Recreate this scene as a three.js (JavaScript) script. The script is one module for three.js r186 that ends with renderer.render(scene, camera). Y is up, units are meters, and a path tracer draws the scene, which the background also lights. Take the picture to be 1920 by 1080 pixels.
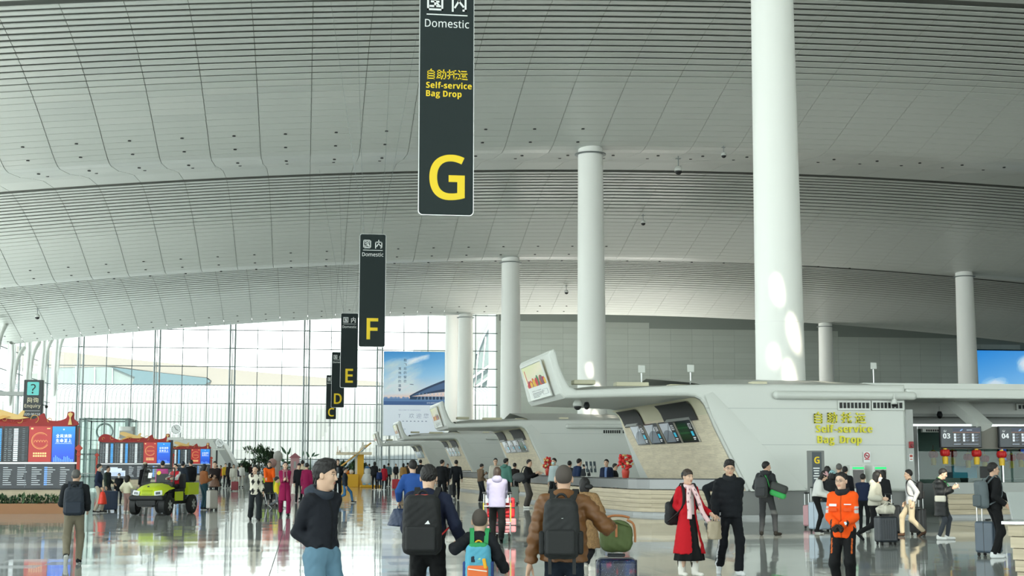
import * as THREE from 'three';
import { RoundedBoxGeometry } from 'three/addons/geometries/RoundedBoxGeometry.js';
import { TextGeometry } from 'three/addons/geometries/TextGeometry.js';
import { FontLoader } from 'three/addons/loaders/FontLoader.js';
import { mergeGeometries } from 'three/addons/utils/BufferGeometryUtils.js';
import { RectAreaLightUniformsLib } from 'three/addons/lights/RectAreaLightUniformsLib.js';

// ---------------------------------------------------------------- camera, sky, sun, exposure
// y is up, the hall runs along -z (depth D = -z), x to the right; the camera stands at the origin
const FOC = 2700, PITCH = Math.atan(332 / FOC), YAW = Math.atan(388 * Math.cos(PITCH) / FOC), EYE = 1.62;
const scene = new THREE.Scene();
const camera = new THREE.PerspectiveCamera(2 * Math.atan(540 / FOC) * 180 / Math.PI, 1920 / 1080, 0.5, 1500);
camera.position.set(0, EYE, 0);
camera.lookAt(Math.sin(YAW) * Math.cos(PITCH), EYE + Math.sin(PITCH), -Math.cos(YAW) * Math.cos(PITCH));
const renderer = new THREE.WebGLRenderer();
renderer.toneMapping = THREE.LinearToneMapping;
renderer.toneMappingExposure = 1.2;
renderer.shadowMap.enabled = true;
const FILL_UPLIGHT = 14; // strength of the added, unseen uplights that brighten the ceiling
RectAreaLightUniformsLib.init();
{ // bright hazy winter sky, a little bluer towards the zenith
  const W = 256, H = 128, data = new Float32Array(W * H * 4);
  for (let r = 0; r < H; r++) {
    const el = ((r + 0.5) / H - 0.5) * Math.PI, t = Math.max(0, Math.sin(el));
    for (let c = 0; c < W; c++) {
      const i = (r * W + c) * 4, k = 3.6;
      data[i] = k * (0.955 - 0.14 * t); data[i + 1] = k * (0.985 - 0.09 * t); data[i + 2] = k * (0.965 - 0.02 * t); data[i + 3] = 1;
    }
  }
  const t = new THREE.DataTexture(data, W, H, THREE.RGBAFormat, THREE.FloatType);
  t.mapping = THREE.EquirectangularReflectionMapping; t.magFilter = THREE.LinearFilter; t.needsUpdate = true;
  scene.background = t; scene.environment = t;
}
const sun = new THREE.DirectionalLight(new THREE.Color(1.0, 0.9, 0.74), 5.5);
sun.name = 'sun'; sun.position.set(-14, 73, 100); sun.target.position.set(0, 0, 0); sun.castShadow = true;
sun.shadow.mapSize.set(4096, 4096);
Object.assign(sun.shadow.camera, { left: -130, right: 130, top: 130, bottom: -130, near: 1, far: 400 });
scene.add(sun, sun.target);

// ---------------------------------------------------------------- helpers
const V3 = (x, y, z) => new THREE.Vector3(x, y, z);
const cR = V3(Math.cos(YAW), 0, Math.sin(YAW)), cF0 = V3(Math.sin(YAW), 0, -Math.cos(YAW));
const cF = cF0.clone().multiplyScalar(Math.cos(PITCH)).add(V3(0, Math.sin(PITCH), 0));
const cU = V3(0, Math.cos(PITCH), 0).sub(cF0.clone().multiplyScalar(Math.sin(PITCH)));
const ray = (px, py) => cF.clone().multiplyScalar(FOC).add(cR.clone().multiplyScalar(px - 960)).add(cU.clone().multiplyScalar(540 - py));
const atY = (px, py, y = 0) => { const d = ray(px, py); return d.multiplyScalar((y - EYE) / d.y).add(V3(0, EYE, 0)); };
const atD = (px, py, D) => { const d = ray(px, py); return d.multiplyScalar(-D / d.z).add(V3(0, EYE, 0)); };
let seed = 7;
const rnd = () => { seed = (seed * 1664525 + 1013904223) >>> 0; return seed / 4294967296; };
const rr = (a, b) => a + (b - a) * rnd();
const names = {};
const numbered = (n) => { const k = names[n] = (names[n] ?? -1) + 1; return k ? n + '_' + String(k).padStart(3, '0') : n; };
const tagOf = (o, label, category, group, kind) => { if (label) o.userData.label = label; if (category) o.userData.category = category; if (group) o.userData.group = group; if (kind) o.userData.kind = kind; return o; };
function thing(name, label, category, pos, turn = 0, group, kind) {
  const o = new THREE.Group(); o.name = numbered(name); scene.add(o);
  if (pos) o.position.set(...(pos.isVector3 ? pos.toArray() : pos)); o.rotation.y = turn;
  return tagOf(o, label, category, group, kind);
}
function M(name, geo, mat, parent, label) {
  const g = Array.isArray(geo) ? merge(geo) : geo, m = new THREE.Mesh(g, mat);
  m.name = parent ? name : numbered(name); (parent ?? scene).add(m); m.castShadow = m.receiveShadow = true;
  if (label) m.userData.label = label;
  return m;
}
const solo = (name, geo, mat, label, category, group, kind) => tagOf(M(name, geo, mat), label, category, group, kind);
function merge(list) {
  if (list.length === 1) return list[0];
  return mergeGeometries(list.map((g) => {
    let q = g.index ? g.toNonIndexed() : g.clone();
    for (const k of Object.keys(q.attributes)) if (!['position', 'normal', 'uv'].includes(k)) q.deleteAttribute(k);
    if (!q.attributes.uv) q.setAttribute('uv', new THREE.BufferAttribute(new Float32Array(q.attributes.position.count * 2), 2));
    if (!q.attributes.normal) q.computeVertexNormals();
    return q;
  }), false);
}
const bx = (w, h, d, x = 0, y = 0, z = 0) => new THREE.BoxGeometry(w, h, d).translate(x, y, z);
const rb = (w, h, d, r, x = 0, y = 0, z = 0, s = 2) => new RoundedBoxGeometry(w, h, d, s, Math.min(r, w / 2.01, h / 2.01, d / 2.01)).translate(x, y, z);
const cyl = (r0, r1, h, x = 0, y = 0, z = 0, n = 16) => new THREE.CylinderGeometry(r1, r0, h, n).translate(x, y + h / 2, z);
const rotG = (g, rx = 0, ry = 0, rz = 0) => { g.rotateX(rx); g.rotateY(ry); g.rotateZ(rz); return g; };
const mv = (g, x, y, z) => g.translate(x, y, z);
function bar(a, b, r, n = 8) { // round bar between two points
  const A = a.isVector3 ? a : V3(...a), B = b.isVector3 ? b : V3(...b), L = A.distanceTo(B), g = new THREE.CylinderGeometry(r, r, L, n);
  g.applyQuaternion(new THREE.Quaternion().setFromUnitVectors(V3(0, 1, 0), B.clone().sub(A).normalize()));
  return g.translate((A.x + B.x) / 2, (A.y + B.y) / 2, (A.z + B.z) / 2);
}
function beam(a, b, w, h) { // rectangular bar, w sideways, h upwards
  const A = a.isVector3 ? a : V3(...a), B = b.isVector3 ? b : V3(...b), m = new THREE.Matrix4(), L = A.distanceTo(B);
  m.lookAt(A, B, Math.abs(B.y - A.y) > 0.99 * L ? V3(1, 0, 0) : V3(0, 1, 0)); m.setPosition(A.clone().add(B).multiplyScalar(0.5));
  return new THREE.BoxGeometry(w, h, L).applyMatrix4(m);
}
const tube = (pts, r, seg = 24, n = 8, closed = false) => new THREE.TubeGeometry(new THREE.CatmullRomCurve3(pts.map((p) => p.isVector3 ? p : V3(...p)), closed), seg, r, n, closed);
const shapeOf = (pts) => { const s = new THREE.Shape(); pts.forEach(([x, y], i) => i ? s.lineTo(x, y) : s.moveTo(x, y)); s.closePath(); return s; };
const splineShape = (pts, n = 60) => { const c = new THREE.CatmullRomCurve3(pts.map(([x, y]) => V3(x, y, 0)), true); return shapeOf(c.getPoints(n).slice(0, -1).map((p) => [p.x, p.y])); };
const ext = (shape, depth, bevel = 0, seg = 2) => new THREE.ExtrudeGeometry(shape, { depth: depth - 2 * bevel, bevelEnabled: bevel > 0, bevelThickness: bevel, bevelSize: bevel, bevelOffset: -bevel, bevelSegments: seg, curveSegments: 12 }).translate(0, 0, bevel);
const rrect = (w, h, r) => { const s = new THREE.Shape(), x = -w / 2, y = -h / 2; s.moveTo(x + r, y); s.lineTo(x + w - r, y); s.absarc(x + w - r, y + r, r, -Math.PI / 2, 0); s.lineTo(x + w, y + h - r); s.absarc(x + w - r, y + h - r, r, 0, Math.PI / 2); s.lineTo(x + r, y + h); s.absarc(x + r, y + h - r, r, Math.PI / 2, Math.PI); s.lineTo(x, y + r); s.absarc(x + r, y + r, r, Math.PI, 1.5 * Math.PI); return s; };
const lathe = (pts, n = 24) => new THREE.LatheGeometry(pts.map(([r, y]) => new THREE.Vector2(r, y)), n);
function quadStrip(rows) { // rows of equal length arrays of Vector3 -> surface
  const n = rows[0].length, pos = [], uv = [], idx = [];
  rows.forEach((r, i) => r.forEach((p, j) => { pos.push(p.x, p.y, p.z); uv.push(j / (n - 1), i / (rows.length - 1)); }));
  for (let i = 0; i + 1 < rows.length; i++) for (let j = 0; j + 1 < n; j++) { const a = i * n + j; idx.push(a, a + 1, a + n, a + 1, a + n + 1, a + n); }
  const g = new THREE.BufferGeometry(); g.setAttribute('position', new THREE.Float32BufferAttribute(pos, 3)); g.setAttribute('uv', new THREE.Float32BufferAttribute(uv, 2)); g.setIndex(idx); g.computeVertexNormals(); return g;
}
// materials: colours are sRGB hex unless an array (linear)
const mats = {};
function mat(color, roughness = 0.6, metalness = 0, extra = {}) {
  const key = JSON.stringify([color, roughness, metalness, Object.keys(extra).map((k) => [k, extra[k]?.uuid ?? extra[k]])]);
  if (mats[key]) return mats[key];
  const m = new THREE.MeshPhysicalMaterial({ roughness, metalness, ...extra });
  Array.isArray(color) ? m.color.setRGB(...color) : m.color.set(color);
  return mats[key] = m;
}
function canvasTex(w, h, draw, srgb = true) {
  const c = document.createElement('canvas'); c.width = w; c.height = h; draw(c.getContext('2d'), w, h);
  const t = new THREE.CanvasTexture(c); if (srgb) t.colorSpace = THREE.SRGBColorSpace; t.magFilter = THREE.LinearFilter; return t;
}
const repeatTex = (t, u, v) => { t.wrapS = t.wrapT = THREE.RepeatWrapping; t.repeat.set(u, v); return t; };
function noiseTex(w, h, fn, srgb = true) { // fn(x, y, w, h) -> [r, g, b] 0..255
  const d = new Uint8Array(w * h * 4);
  for (let y = 0; y < h; y++) for (let x = 0; x < w; x++) { const c = fn(x, y), i = (y * w + x) * 4; d[i] = c[0]; d[i + 1] = c[1]; d[i + 2] = c[2]; d[i + 3] = 255; }
  const t = new THREE.DataTexture(d, w, h); t.magFilter = THREE.LinearFilter; t.minFilter = THREE.LinearFilter; if (srgb) t.colorSpace = THREE.SRGBColorSpace; t.wrapS = t.wrapT = THREE.RepeatWrapping; t.needsUpdate = true; return t;
}
const hash2 = (x, y) => { let h = Math.imul(x | 0, 374761393) + Math.imul(y | 0, 668265263); h = Math.imul(h ^ (h >>> 13), 1274126177); return ((h ^ (h >>> 16)) >>> 0) / 4294967296; };
function vnoise(x, y, px, py) { // tiling value noise
  const x0 = Math.floor(x), y0 = Math.floor(y), fx = x - x0, fy = y - y0, u = fx * fx * (3 - 2 * fx), v = fy * fy * (3 - 2 * fy), w = (a, n) => ((a % n) + n) % n;
  const a = hash2(w(x0, px), w(y0, py)), b = hash2(w(x0 + 1, px), w(y0, py)), c = hash2(w(x0, px), w(y0 + 1, py)), d = hash2(w(x0 + 1, px), w(y0 + 1, py));
  return a + (b - a) * u + (c - a) * v + (a - b - c + d) * u * v;
}
// lettering
const fontBold = await new FontLoader().loadAsync('fonts/droid/droid_sans_bold.typeface.json');
const fontReg = await new FontLoader().loadAsync('fonts/droid/droid_sans_regular.typeface.json');
function textGeo(s, size, depth, font = fontBold, align = 0) {
  const g = new TextGeometry(s, { font, size, depth, curveSegments: 8, bevelEnabled: false }); g.computeBoundingBox();
  const b = g.boundingBox; g.translate(-b.min.x - (b.max.x - b.min.x) * align, 0, 0); return g;
}
// Chinese characters as strokes on a 100 x 100 grid (y up)
const HZ = {
  国: [[[8, 4], [8, 96], [92, 96], [92, 4], [8, 4]], [[26, 76], [74, 76]], [[50, 76], [50, 24]], [[30, 52], [70, 52]], [[22, 24], [78, 24]], [[62, 42], [70, 32]]],
  内: [[[12, 0], [12, 76], [88, 76], [88, 4], [76, 4]], [[50, 98], [50, 62], [26, 22]], [[50, 58], [74, 28]]],
  自: [[[52, 100], [40, 84]], [[16, 0], [16, 82], [84, 82], [84, 0]], [[16, 56], [84, 56]], [[16, 30], [84, 30]], [[16, 4], [84, 4]]],
  助: [[[10, 92], [42, 92], [42, 14]], [[10, 92], [10, 14]], [[10, 66], [42, 66]], [[10, 40], [42, 40]], [[2, 10], [50, 18]], [[54, 74], [94, 74], [90, 8], [76, 4]], [[72, 98], [70, 50], [50, 2]]],
  托: [[[4, 76], [40, 76]], [[24, 98], [24, 6], [12, 6]], [[4, 36], [40, 50]], [[88, 94], [54, 82]], [[46, 52], [98, 60]], [[68, 86], [68, 12], [76, 4], [94, 6], [96, 22]]],
  运: [[[42, 88], [88, 88]], [[34, 62], [96, 62]], [[62, 60], [44, 28], [84, 34]], [[76, 46], [90, 26]], [[12, 94], [22, 82]], [[4, 58], [20, 58], [20, 22], [6, 6]], [[18, 20], [40, 6], [98, 4]]],
  问: [[[14, 98], [24, 86]], [[12, 0], [12, 76]], [[36, 90], [90, 90], [90, 4], [78, 4]], [[34, 26], [34, 60], [68, 60], [68, 26], [34, 26]]],
  询: [[[12, 96], [22, 84]], [[2, 62], [20, 62], [20, 10], [32, 22]], [[50, 98], [36, 66]], [[46, 82], [94, 82], [92, 6], [78, 6]], [[50, 20], [50, 60], [74, 60], [74, 20], [50, 20]], [[50, 40], [74, 40]]],
  欢: [[[4, 82], [40, 82], [6, 8]], [[10, 60], [42, 12]], [[62, 98], [48, 66]], [[58, 82], [94, 82], [86, 62]], [[72, 70], [66, 34], [44, 4]], [[70, 44], [96, 4]]],
  迎: [[[62, 92], [40, 84], [40, 34], [58, 46]], [[66, 84], [92, 84], [92, 36], [82, 36]], [[66, 84], [66, 18]], [[10, 92], [20, 80]], [[4, 56], [20, 56], [20, 20], [6, 4]], [[18, 18], [40, 4], [98, 2]]],
  您: [[[26, 98], [8, 66]], [[20, 82], [20, 42]], [[50, 98], [38, 74]], [[46, 86], [94, 86], [86, 72]], [[66, 84], [66, 46]], [[50, 70], [42, 54]], [[80, 70], [90, 54]], [[14, 28], [8, 8]], [[32, 34], [32, 6], [66, 6], [70, 16]], [[50, 34], [56, 22]], [[80, 32], [92, 14]]],
  全: [[[50, 98], [4, 56]], [[50, 98], [96, 56]], [[24, 54], [76, 54]], [[50, 54], [50, 6]], [[26, 30], [74, 30]], [[8, 4], [92, 4]]],
  民: [[[16, 6], [16, 92], [84, 92], [84, 64], [16, 64]], [[8, 38], [92, 38]], [[50, 64], [70, 14], [92, 4], [94, 18]], [[16, 6], [40, 18]]],
  消: [[[8, 92], [20, 82]], [[4, 62], [16, 52]], [[6, 4], [22, 36]], [[62, 98], [62, 70]], [[40, 88], [48, 74]], [[88, 88], [78, 74]], [[38, 0], [38, 66], [88, 66], [88, 4], [78, 4]], [[38, 46], [88, 46]], [[38, 26], [88, 26]]],
  防: [[[8, 0], [8, 92], [30, 92], [20, 60], [34, 40], [26, 28]], [[62, 98], [66, 84]], [[38, 76], [98, 76]], [[58, 76], [54, 34], [34, 2]], [[56, 50], [88, 50], [82, 6], [68, 8]]],
  生: [[[28, 94], [8, 52]], [[20, 72], [90, 72]], [[50, 98], [50, 4]], [[16, 40], [86, 40]], [[4, 4], [96, 4]]],
  命: [[[50, 98], [4, 60]], [[50, 98], [96, 60]], [[32, 62], [68, 62]], [[14, 14], [14, 46], [44, 46], [44, 14], [14, 14]], [[58, 0], [58, 46], [88, 46], [88, 14], [78, 14]]],
  至: [[[10, 92], [90, 92]], [[46, 90], [22, 58], [80, 62]], [[64, 76], [84, 52]], [[20, 32], [80, 32]], [[50, 54], [50, 4]], [[6, 4], [94, 4]]],
  上: [[[46, 98], [46, 6]], [[46, 58], [86, 58]], [[4, 6], [96, 6]]],
  起: [[[10, 82], [46, 82]], [[28, 98], [28, 60]], [[4, 60], [50, 60]], [[28, 58], [28, 14]], [[28, 38], [46, 38]], [[12, 44], [4, 6]], [[8, 20], [30, 6], [98, 4]], [[56, 84], [88, 84], [88, 56], [58, 56], [58, 26], [92, 26], [94, 38]]],
  飞: [[[8, 88], [74, 88], [76, 40], [86, 8], [96, 10], [96, 26]], [[94, 72], [72, 54]], [[78, 44], [94, 30]]],
  后: [[[84, 96], [18, 86]], [[18, 86], [18, 40], [4, 4]], [[18, 60], [96, 60]], [[34, 4], [34, 40], [84, 40], [84, 4], [34, 4]]],
  的: [[[28, 98], [20, 80]], [[8, 4], [8, 78], [42, 78], [42, 4], [8, 4]], [[8, 42], [42, 42]], [[64, 98], [50, 62]], [[60, 80], [94, 80], [90, 6], [76, 6]], [[60, 50], [72, 36]]],
  留: [[[40, 94], [10, 86], [10, 54], [44, 62]], [[30, 76], [42, 54]], [[52, 90], [92, 90], [88, 54], [76, 56]], [[68, 90], [50, 52]], [[18, 2], [18, 44], [82, 44], [82, 2], [18, 2]], [[50, 44], [50, 2]], [[18, 24], [82, 24]]],
  恋: [[[50, 98], [50, 88]], [[10, 86], [90, 86]], [[38, 84], [38, 52]], [[62, 84], [62, 52]], [[22, 74], [10, 54]], [[78, 74], [90, 54]], [[14, 32], [8, 8]], [[32, 38], [32, 6], [66, 6], [70, 18]], [[50, 40], [56, 26]], [[80, 34], [92, 14]]],
  落: [[[6, 86], [94, 86]], [[32, 98], [32, 74]], [[68, 98], [68, 74]], [[8, 66], [18, 58]], [[6, 4], [24, 34]], [[52, 74], [36, 46]], [[46, 64], [80, 64], [34, 30]], [[50, 56], [92, 32]], [[44, 2], [44, 28], [84, 28], [84, 2], [44, 2]]],
  地: [[[4, 66], [38, 66]], [[20, 92], [20, 22]], [[4, 16], [40, 30]], [[44, 56], [90, 72], [90, 32], [78, 34]], [[66, 96], [66, 28]], [[50, 80], [50, 14], [58, 4], [94, 4], [98, 22]]],
  时: [[[8, 10], [8, 86], [38, 86], [38, 10], [8, 10]], [[8, 48], [38, 48]], [[46, 70], [98, 70]], [[82, 96], [82, 4], [68, 4]], [[56, 50], [66, 32]]],
  温: [[[10, 94], [22, 84]], [[4, 64], [16, 54]], [[6, 4], [22, 36]], [[40, 54], [40, 94], [84, 94], [84, 54], [40, 54]], [[40, 74], [84, 74]], [[36, 4], [36, 42], [90, 42], [90, 4]], [[54, 42], [54, 4]], [[72, 42], [72, 4]], [[28, 2], [98, 2]]],
  馨: [[[8, 92], [46, 92]], [[26, 98], [26, 80]], [[12, 80], [42, 80], [42, 64], [12, 64], [12, 80]], [[60, 94], [86, 94], [84, 80]], [[54, 76], [90, 76], [56, 52]], [[62, 70], [90, 52]], [[10, 46], [90, 46]], [[50, 54], [50, 34]], [[50, 46], [16, 28]], [[50, 46], [84, 28]], [[28, 0], [28, 28], [72, 28], [72, 0], [28, 0]], [[28, 14], [72, 14]]],
};
function hzGeo(ch, size, width, depth) { // one character as flat extruded strokes, lower left corner at the origin
  const out = [], k = size / 100;
  for (const line of HZ[ch]) for (let i = 0; i + 1 < line.length; i++) {
    const [x0, y0] = line[i], [x1, y1] = line[i + 1], L = Math.hypot(x1 - x0, y1 - y0) * k;
    out.push(rotG(bx(L + width, width, depth), 0, 0, Math.atan2(y1 - y0, x1 - x0)).translate((x0 + x1) / 2 * k, (y0 + y1) / 2 * k, depth / 2));
  }
  return merge(out);
}
function hzDraw(c, ch, x, y, size, lw) { // the same on a canvas; x, y = upper left
  c.lineWidth = lw; c.lineCap = 'round'; c.lineJoin = 'round';
  for (const line of HZ[ch]) { c.beginPath(); line.forEach(([a, b], i) => { const px = x + a / 100 * size, py = y + (100 - b) / 100 * size; i ? c.lineTo(px, py) : c.moveTo(px, py); }); c.stroke(); }
}

// ---------------------------------------------------------------- materials of the hall
const mWhite = mat([0.665, 0.685, 0.65], 0.35), mColumn = mat([0.93, 0.935, 0.90], 0.42), mSteel = mat([0.26, 0.29, 0.29], 0.4, 0.5), mMullion = mat([0.1, 0.125, 0.13], 0.5, 0.2);
const mCeil = mat([0.60, 0.625, 0.585], 0.33), mCeilB = mat([0.57, 0.595, 0.56], 0.36), mCeilC = mat([0.62, 0.64, 0.60], 0.3), mDeck = mat([0.30, 0.31, 0.29], 0.8);
const mBlack = mat(0x101214, 0.5), mDark = mat(0x22262a, 0.5), mRubber = mat(0x151515, 0.8), mSlate = mat([0.016, 0.026, 0.0265], 0.6, 0, { specularIntensity: 0.5 }), mYellow = mat([0.93, 0.66, 0.008], 0.5), mTextWhite = mat([0.85, 0.87, 0.87], 0.5);
const mGlass = new THREE.MeshPhysicalMaterial({ color: new THREE.Color().setRGB(0.90, 0.97, 0.955), roughness: 0, transmission: 1, thickness: 0, ior: 1.45 });
const mGlassTint = new THREE.MeshPhysicalMaterial({ color: new THREE.Color().setRGB(0.62, 0.78, 0.74), roughness: 0, transmission: 1, thickness: 0, ior: 1.45 });
const mChrome = mat([0.72, 0.72, 0.72], 0.16, 1), mBrushed = mat([0.56, 0.57, 0.57], 0.28, 1);

// ---------------------------------------------------------------- floor
const XL = -33, XR = 118, DB = -56.1, DE = 192;
{
  const col = noiseTex(512, 512, (x, y) => { // granite: fine speckle, faint tone from slab to slab
    const t = hash2(x >> 5, (y >> 5) + 900) - 0.5, s = hash2(x, y) - 0.5, m = vnoise(x / 9, y / 9, 57, 57) - 0.5, v = 178 + 7 * t + 16 * s + 8 * m;
    return [v * 0.985, v * 1.0, v * 0.985];
  });
  const nor = noiseTex(512, 512, (x, y) => { // each slab lies a hair out of level
    const a = hash2((x >> 5) + 33, (y >> 5) + 7), b = hash2((x >> 5) + 401, (y >> 5) + 77), w = vnoise(x / 12, y / 12, 43, 43) - 0.5, w2 = vnoise(x / 12 + 7, y / 12 + 3, 43, 43) - 0.5;
    return [128 + Math.round(4 * (a - 0.5) + 1.5 * w), 128 + Math.round(8 * (b - 0.5) + 1.5 * w2), 255];
  }, false);
  const rough = noiseTex(256, 256, (x, y) => { const v = 11 + 5 * vnoise(x / 16, y / 16, 16, 16) + 4 * hash2(x >> 4, y >> 4); return [v, v, v]; }, false);
  const mf = new THREE.MeshPhysicalMaterial({ map: col, normalMap: nor, roughnessMap: rough, roughness: 1, ior: 1.5 });
  mf.normalScale.set(0.1, 0.1);
  const W = XR - XL, L = DE - DB;
  for (const t of [col, nor, rough]) t.repeat.set(W / 12.8, L / 12.8);
  const fl = thing('floor', 'polished pale grey granite floor', null, null, 0, null, 'structure');
  M('slab', new THREE.PlaneGeometry(W, L).rotateX(-Math.PI / 2).translate((XL + XR) / 2, 0, -(DB + DE) / 2), mf, fl);
  M('bed', bx(W, 0.4, L, (XL + XR) / 2, -0.205, -(DB + DE) / 2), mDeck, fl);
  const j = atY(520, 1032); // the expansion joints that show
  for (const x of [j.x, j.x + 18.0]) M('expansion_joint', bx(0.012, 0.004, 150, x, 0.0005, -85), mBlack, fl);
}

// ---------------------------------------------------------------- the wavy ceiling
const KN = [[-56.1, 25.2], [-20.1, 24.8], [15.9, 24.2], [51.9, 23.3], [87.9, 21.7], [123.9, 19.8], [159.9, 18.6]];
function ceilY(x, D) {
  const arch = -0.001 * (x - 33) ** 2;
  if (D >= 159.9) return 18.6 + (D - 159.9) * 0.155 + arch;
  const k = Math.min(5, Math.max(0, Math.floor((D + 56.1) / 36))), s = Math.max(0, D - KN[k][0]);
  const b0 = s < 16 ? 3.2 * Math.sin(Math.PI / 2 * (0.25 * s / 16 + 0.75 * Math.min(1, s / 16))) * (0.55 + 0.45 * s / 16) : 3.2 * Math.cos(Math.PI / 2 * (s - 16) / 20);
  return KN[k][1] + (KN[k + 1][1] - KN[k][1]) * s / 36 + Math.sqrt(Math.max(0, b0) ** 2 + 0.09) - 0.3 + arch;
}
const ceiling = thing('ceiling', 'white wave-shaped ceiling of narrow metal louvre panels', null, null, 0, null, 'structure');
function deck(D0, D1, lift, x0 = XL, x1 = XR, name = 'roof_deck', m = mDeck, th = 0.35, nD) { // a closed curved slab following the wave
  const nd = nD ?? Math.max(2, Math.ceil((D1 - D0) / 1.2)), nx = Math.max(2, Math.ceil((x1 - x0) / 6)), lo = [], hi = [];
  for (let i = 0; i <= nd; i++) { const D = D0 + (D1 - D0) * i / nd, a = [], b = []; for (let j = 0; j <= nx; j++) { const x = x0 + (x1 - x0) * j / nx, y = ceilY(x, D) + lift; a.push(V3(x, y, -D)); b.push(V3(x, y + th, -D)); } lo.push(a); hi.push(b); }
  const sides = [[lo[0], hi[0]], [lo[nd], hi[nd]], [lo.map((r) => r[0]), hi.map((r) => r[0])], [lo.map((r) => r[nx]), hi.map((r) => r[nx])]].map(quadStrip);
  return M(name, merge([quadStrip(lo), quadStrip(hi), ...sides]), m, ceiling);
}
const bayD = (k) => 51.9 + 36 * k;
const DAPPLE_HOLES = [[14.0, 4.2, 0.2, 0.8], [14.35, 6.0, 0.24, 0.7], [13.75, 7.4, 0.22, 0.75], [14.2, 9.2, 0.26, 0.8], [13.85, 11.0, 0.2, 0.7], [13.4, 5.2, 0.18, 0.5], [13.3, 8.4, 0.16, 0.5]];
const s0 = (k) => (k < 0 ? 14.5 : 16.35), S1 = 16.75, OPEN = (k) => k === 0 || k < -1; // the roof light of every bay
for (let k = -3; k <= 2; k++) {
  const d = bayD(k), S0 = s0(k), seen = k >= 0, lift = seen ? 0.55 : 0, m = seen ? mDeck : mCeil;
  if (k === -1 || k === 0) { // unseen oblong roof holes, added so the sun dapples the columns
    const xa = 11, xb = 17;
    deck(d, d + 3, lift, XL, XR, 'roof_deck', m); deck(d + 3, d + 13, lift, XL, xa, 'roof_deck', m); deck(d + 3, d + 13, lift, xb, XR, 'roof_deck', m); deck(d + 13, d + S0, lift, XL, XR, 'roof_deck', m);
    const sh = shapeOf([[xa, 3], [xb, 3], [xb, 13], [xa, 13]]);
    for (const [x, s, w, l] of DAPPLE_HOLES) { const h = new THREE.Path(); h.absellipse(x, s, w, l, 0, Math.PI * 2); sh.holes.push(h); }
    const g = ext(sh, 0.06), p = g.attributes.position;
    for (let i = 0; i < p.count; i++) { const x = p.getX(i), s = p.getY(i), z = p.getZ(i); p.setXYZ(i, x, ceilY(x, d + s) + lift + z, -(d + s)); }
    g.computeVertexNormals(); M('roof_deck', g, m, ceiling);
  } else deck(d, d + S0, lift, XL, XR, 'roof_deck', m);
  deck(d + S1, d + 36, lift, XL, XR, 'roof_deck', m); if (!OPEN(k)) deck(d + S0, d + S1, lift, XL, XR, 'roof_deck', m);
}
deck(159.9, DE + 1, 0.02, XL, XR, 'roof_deck', mCeil);
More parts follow.
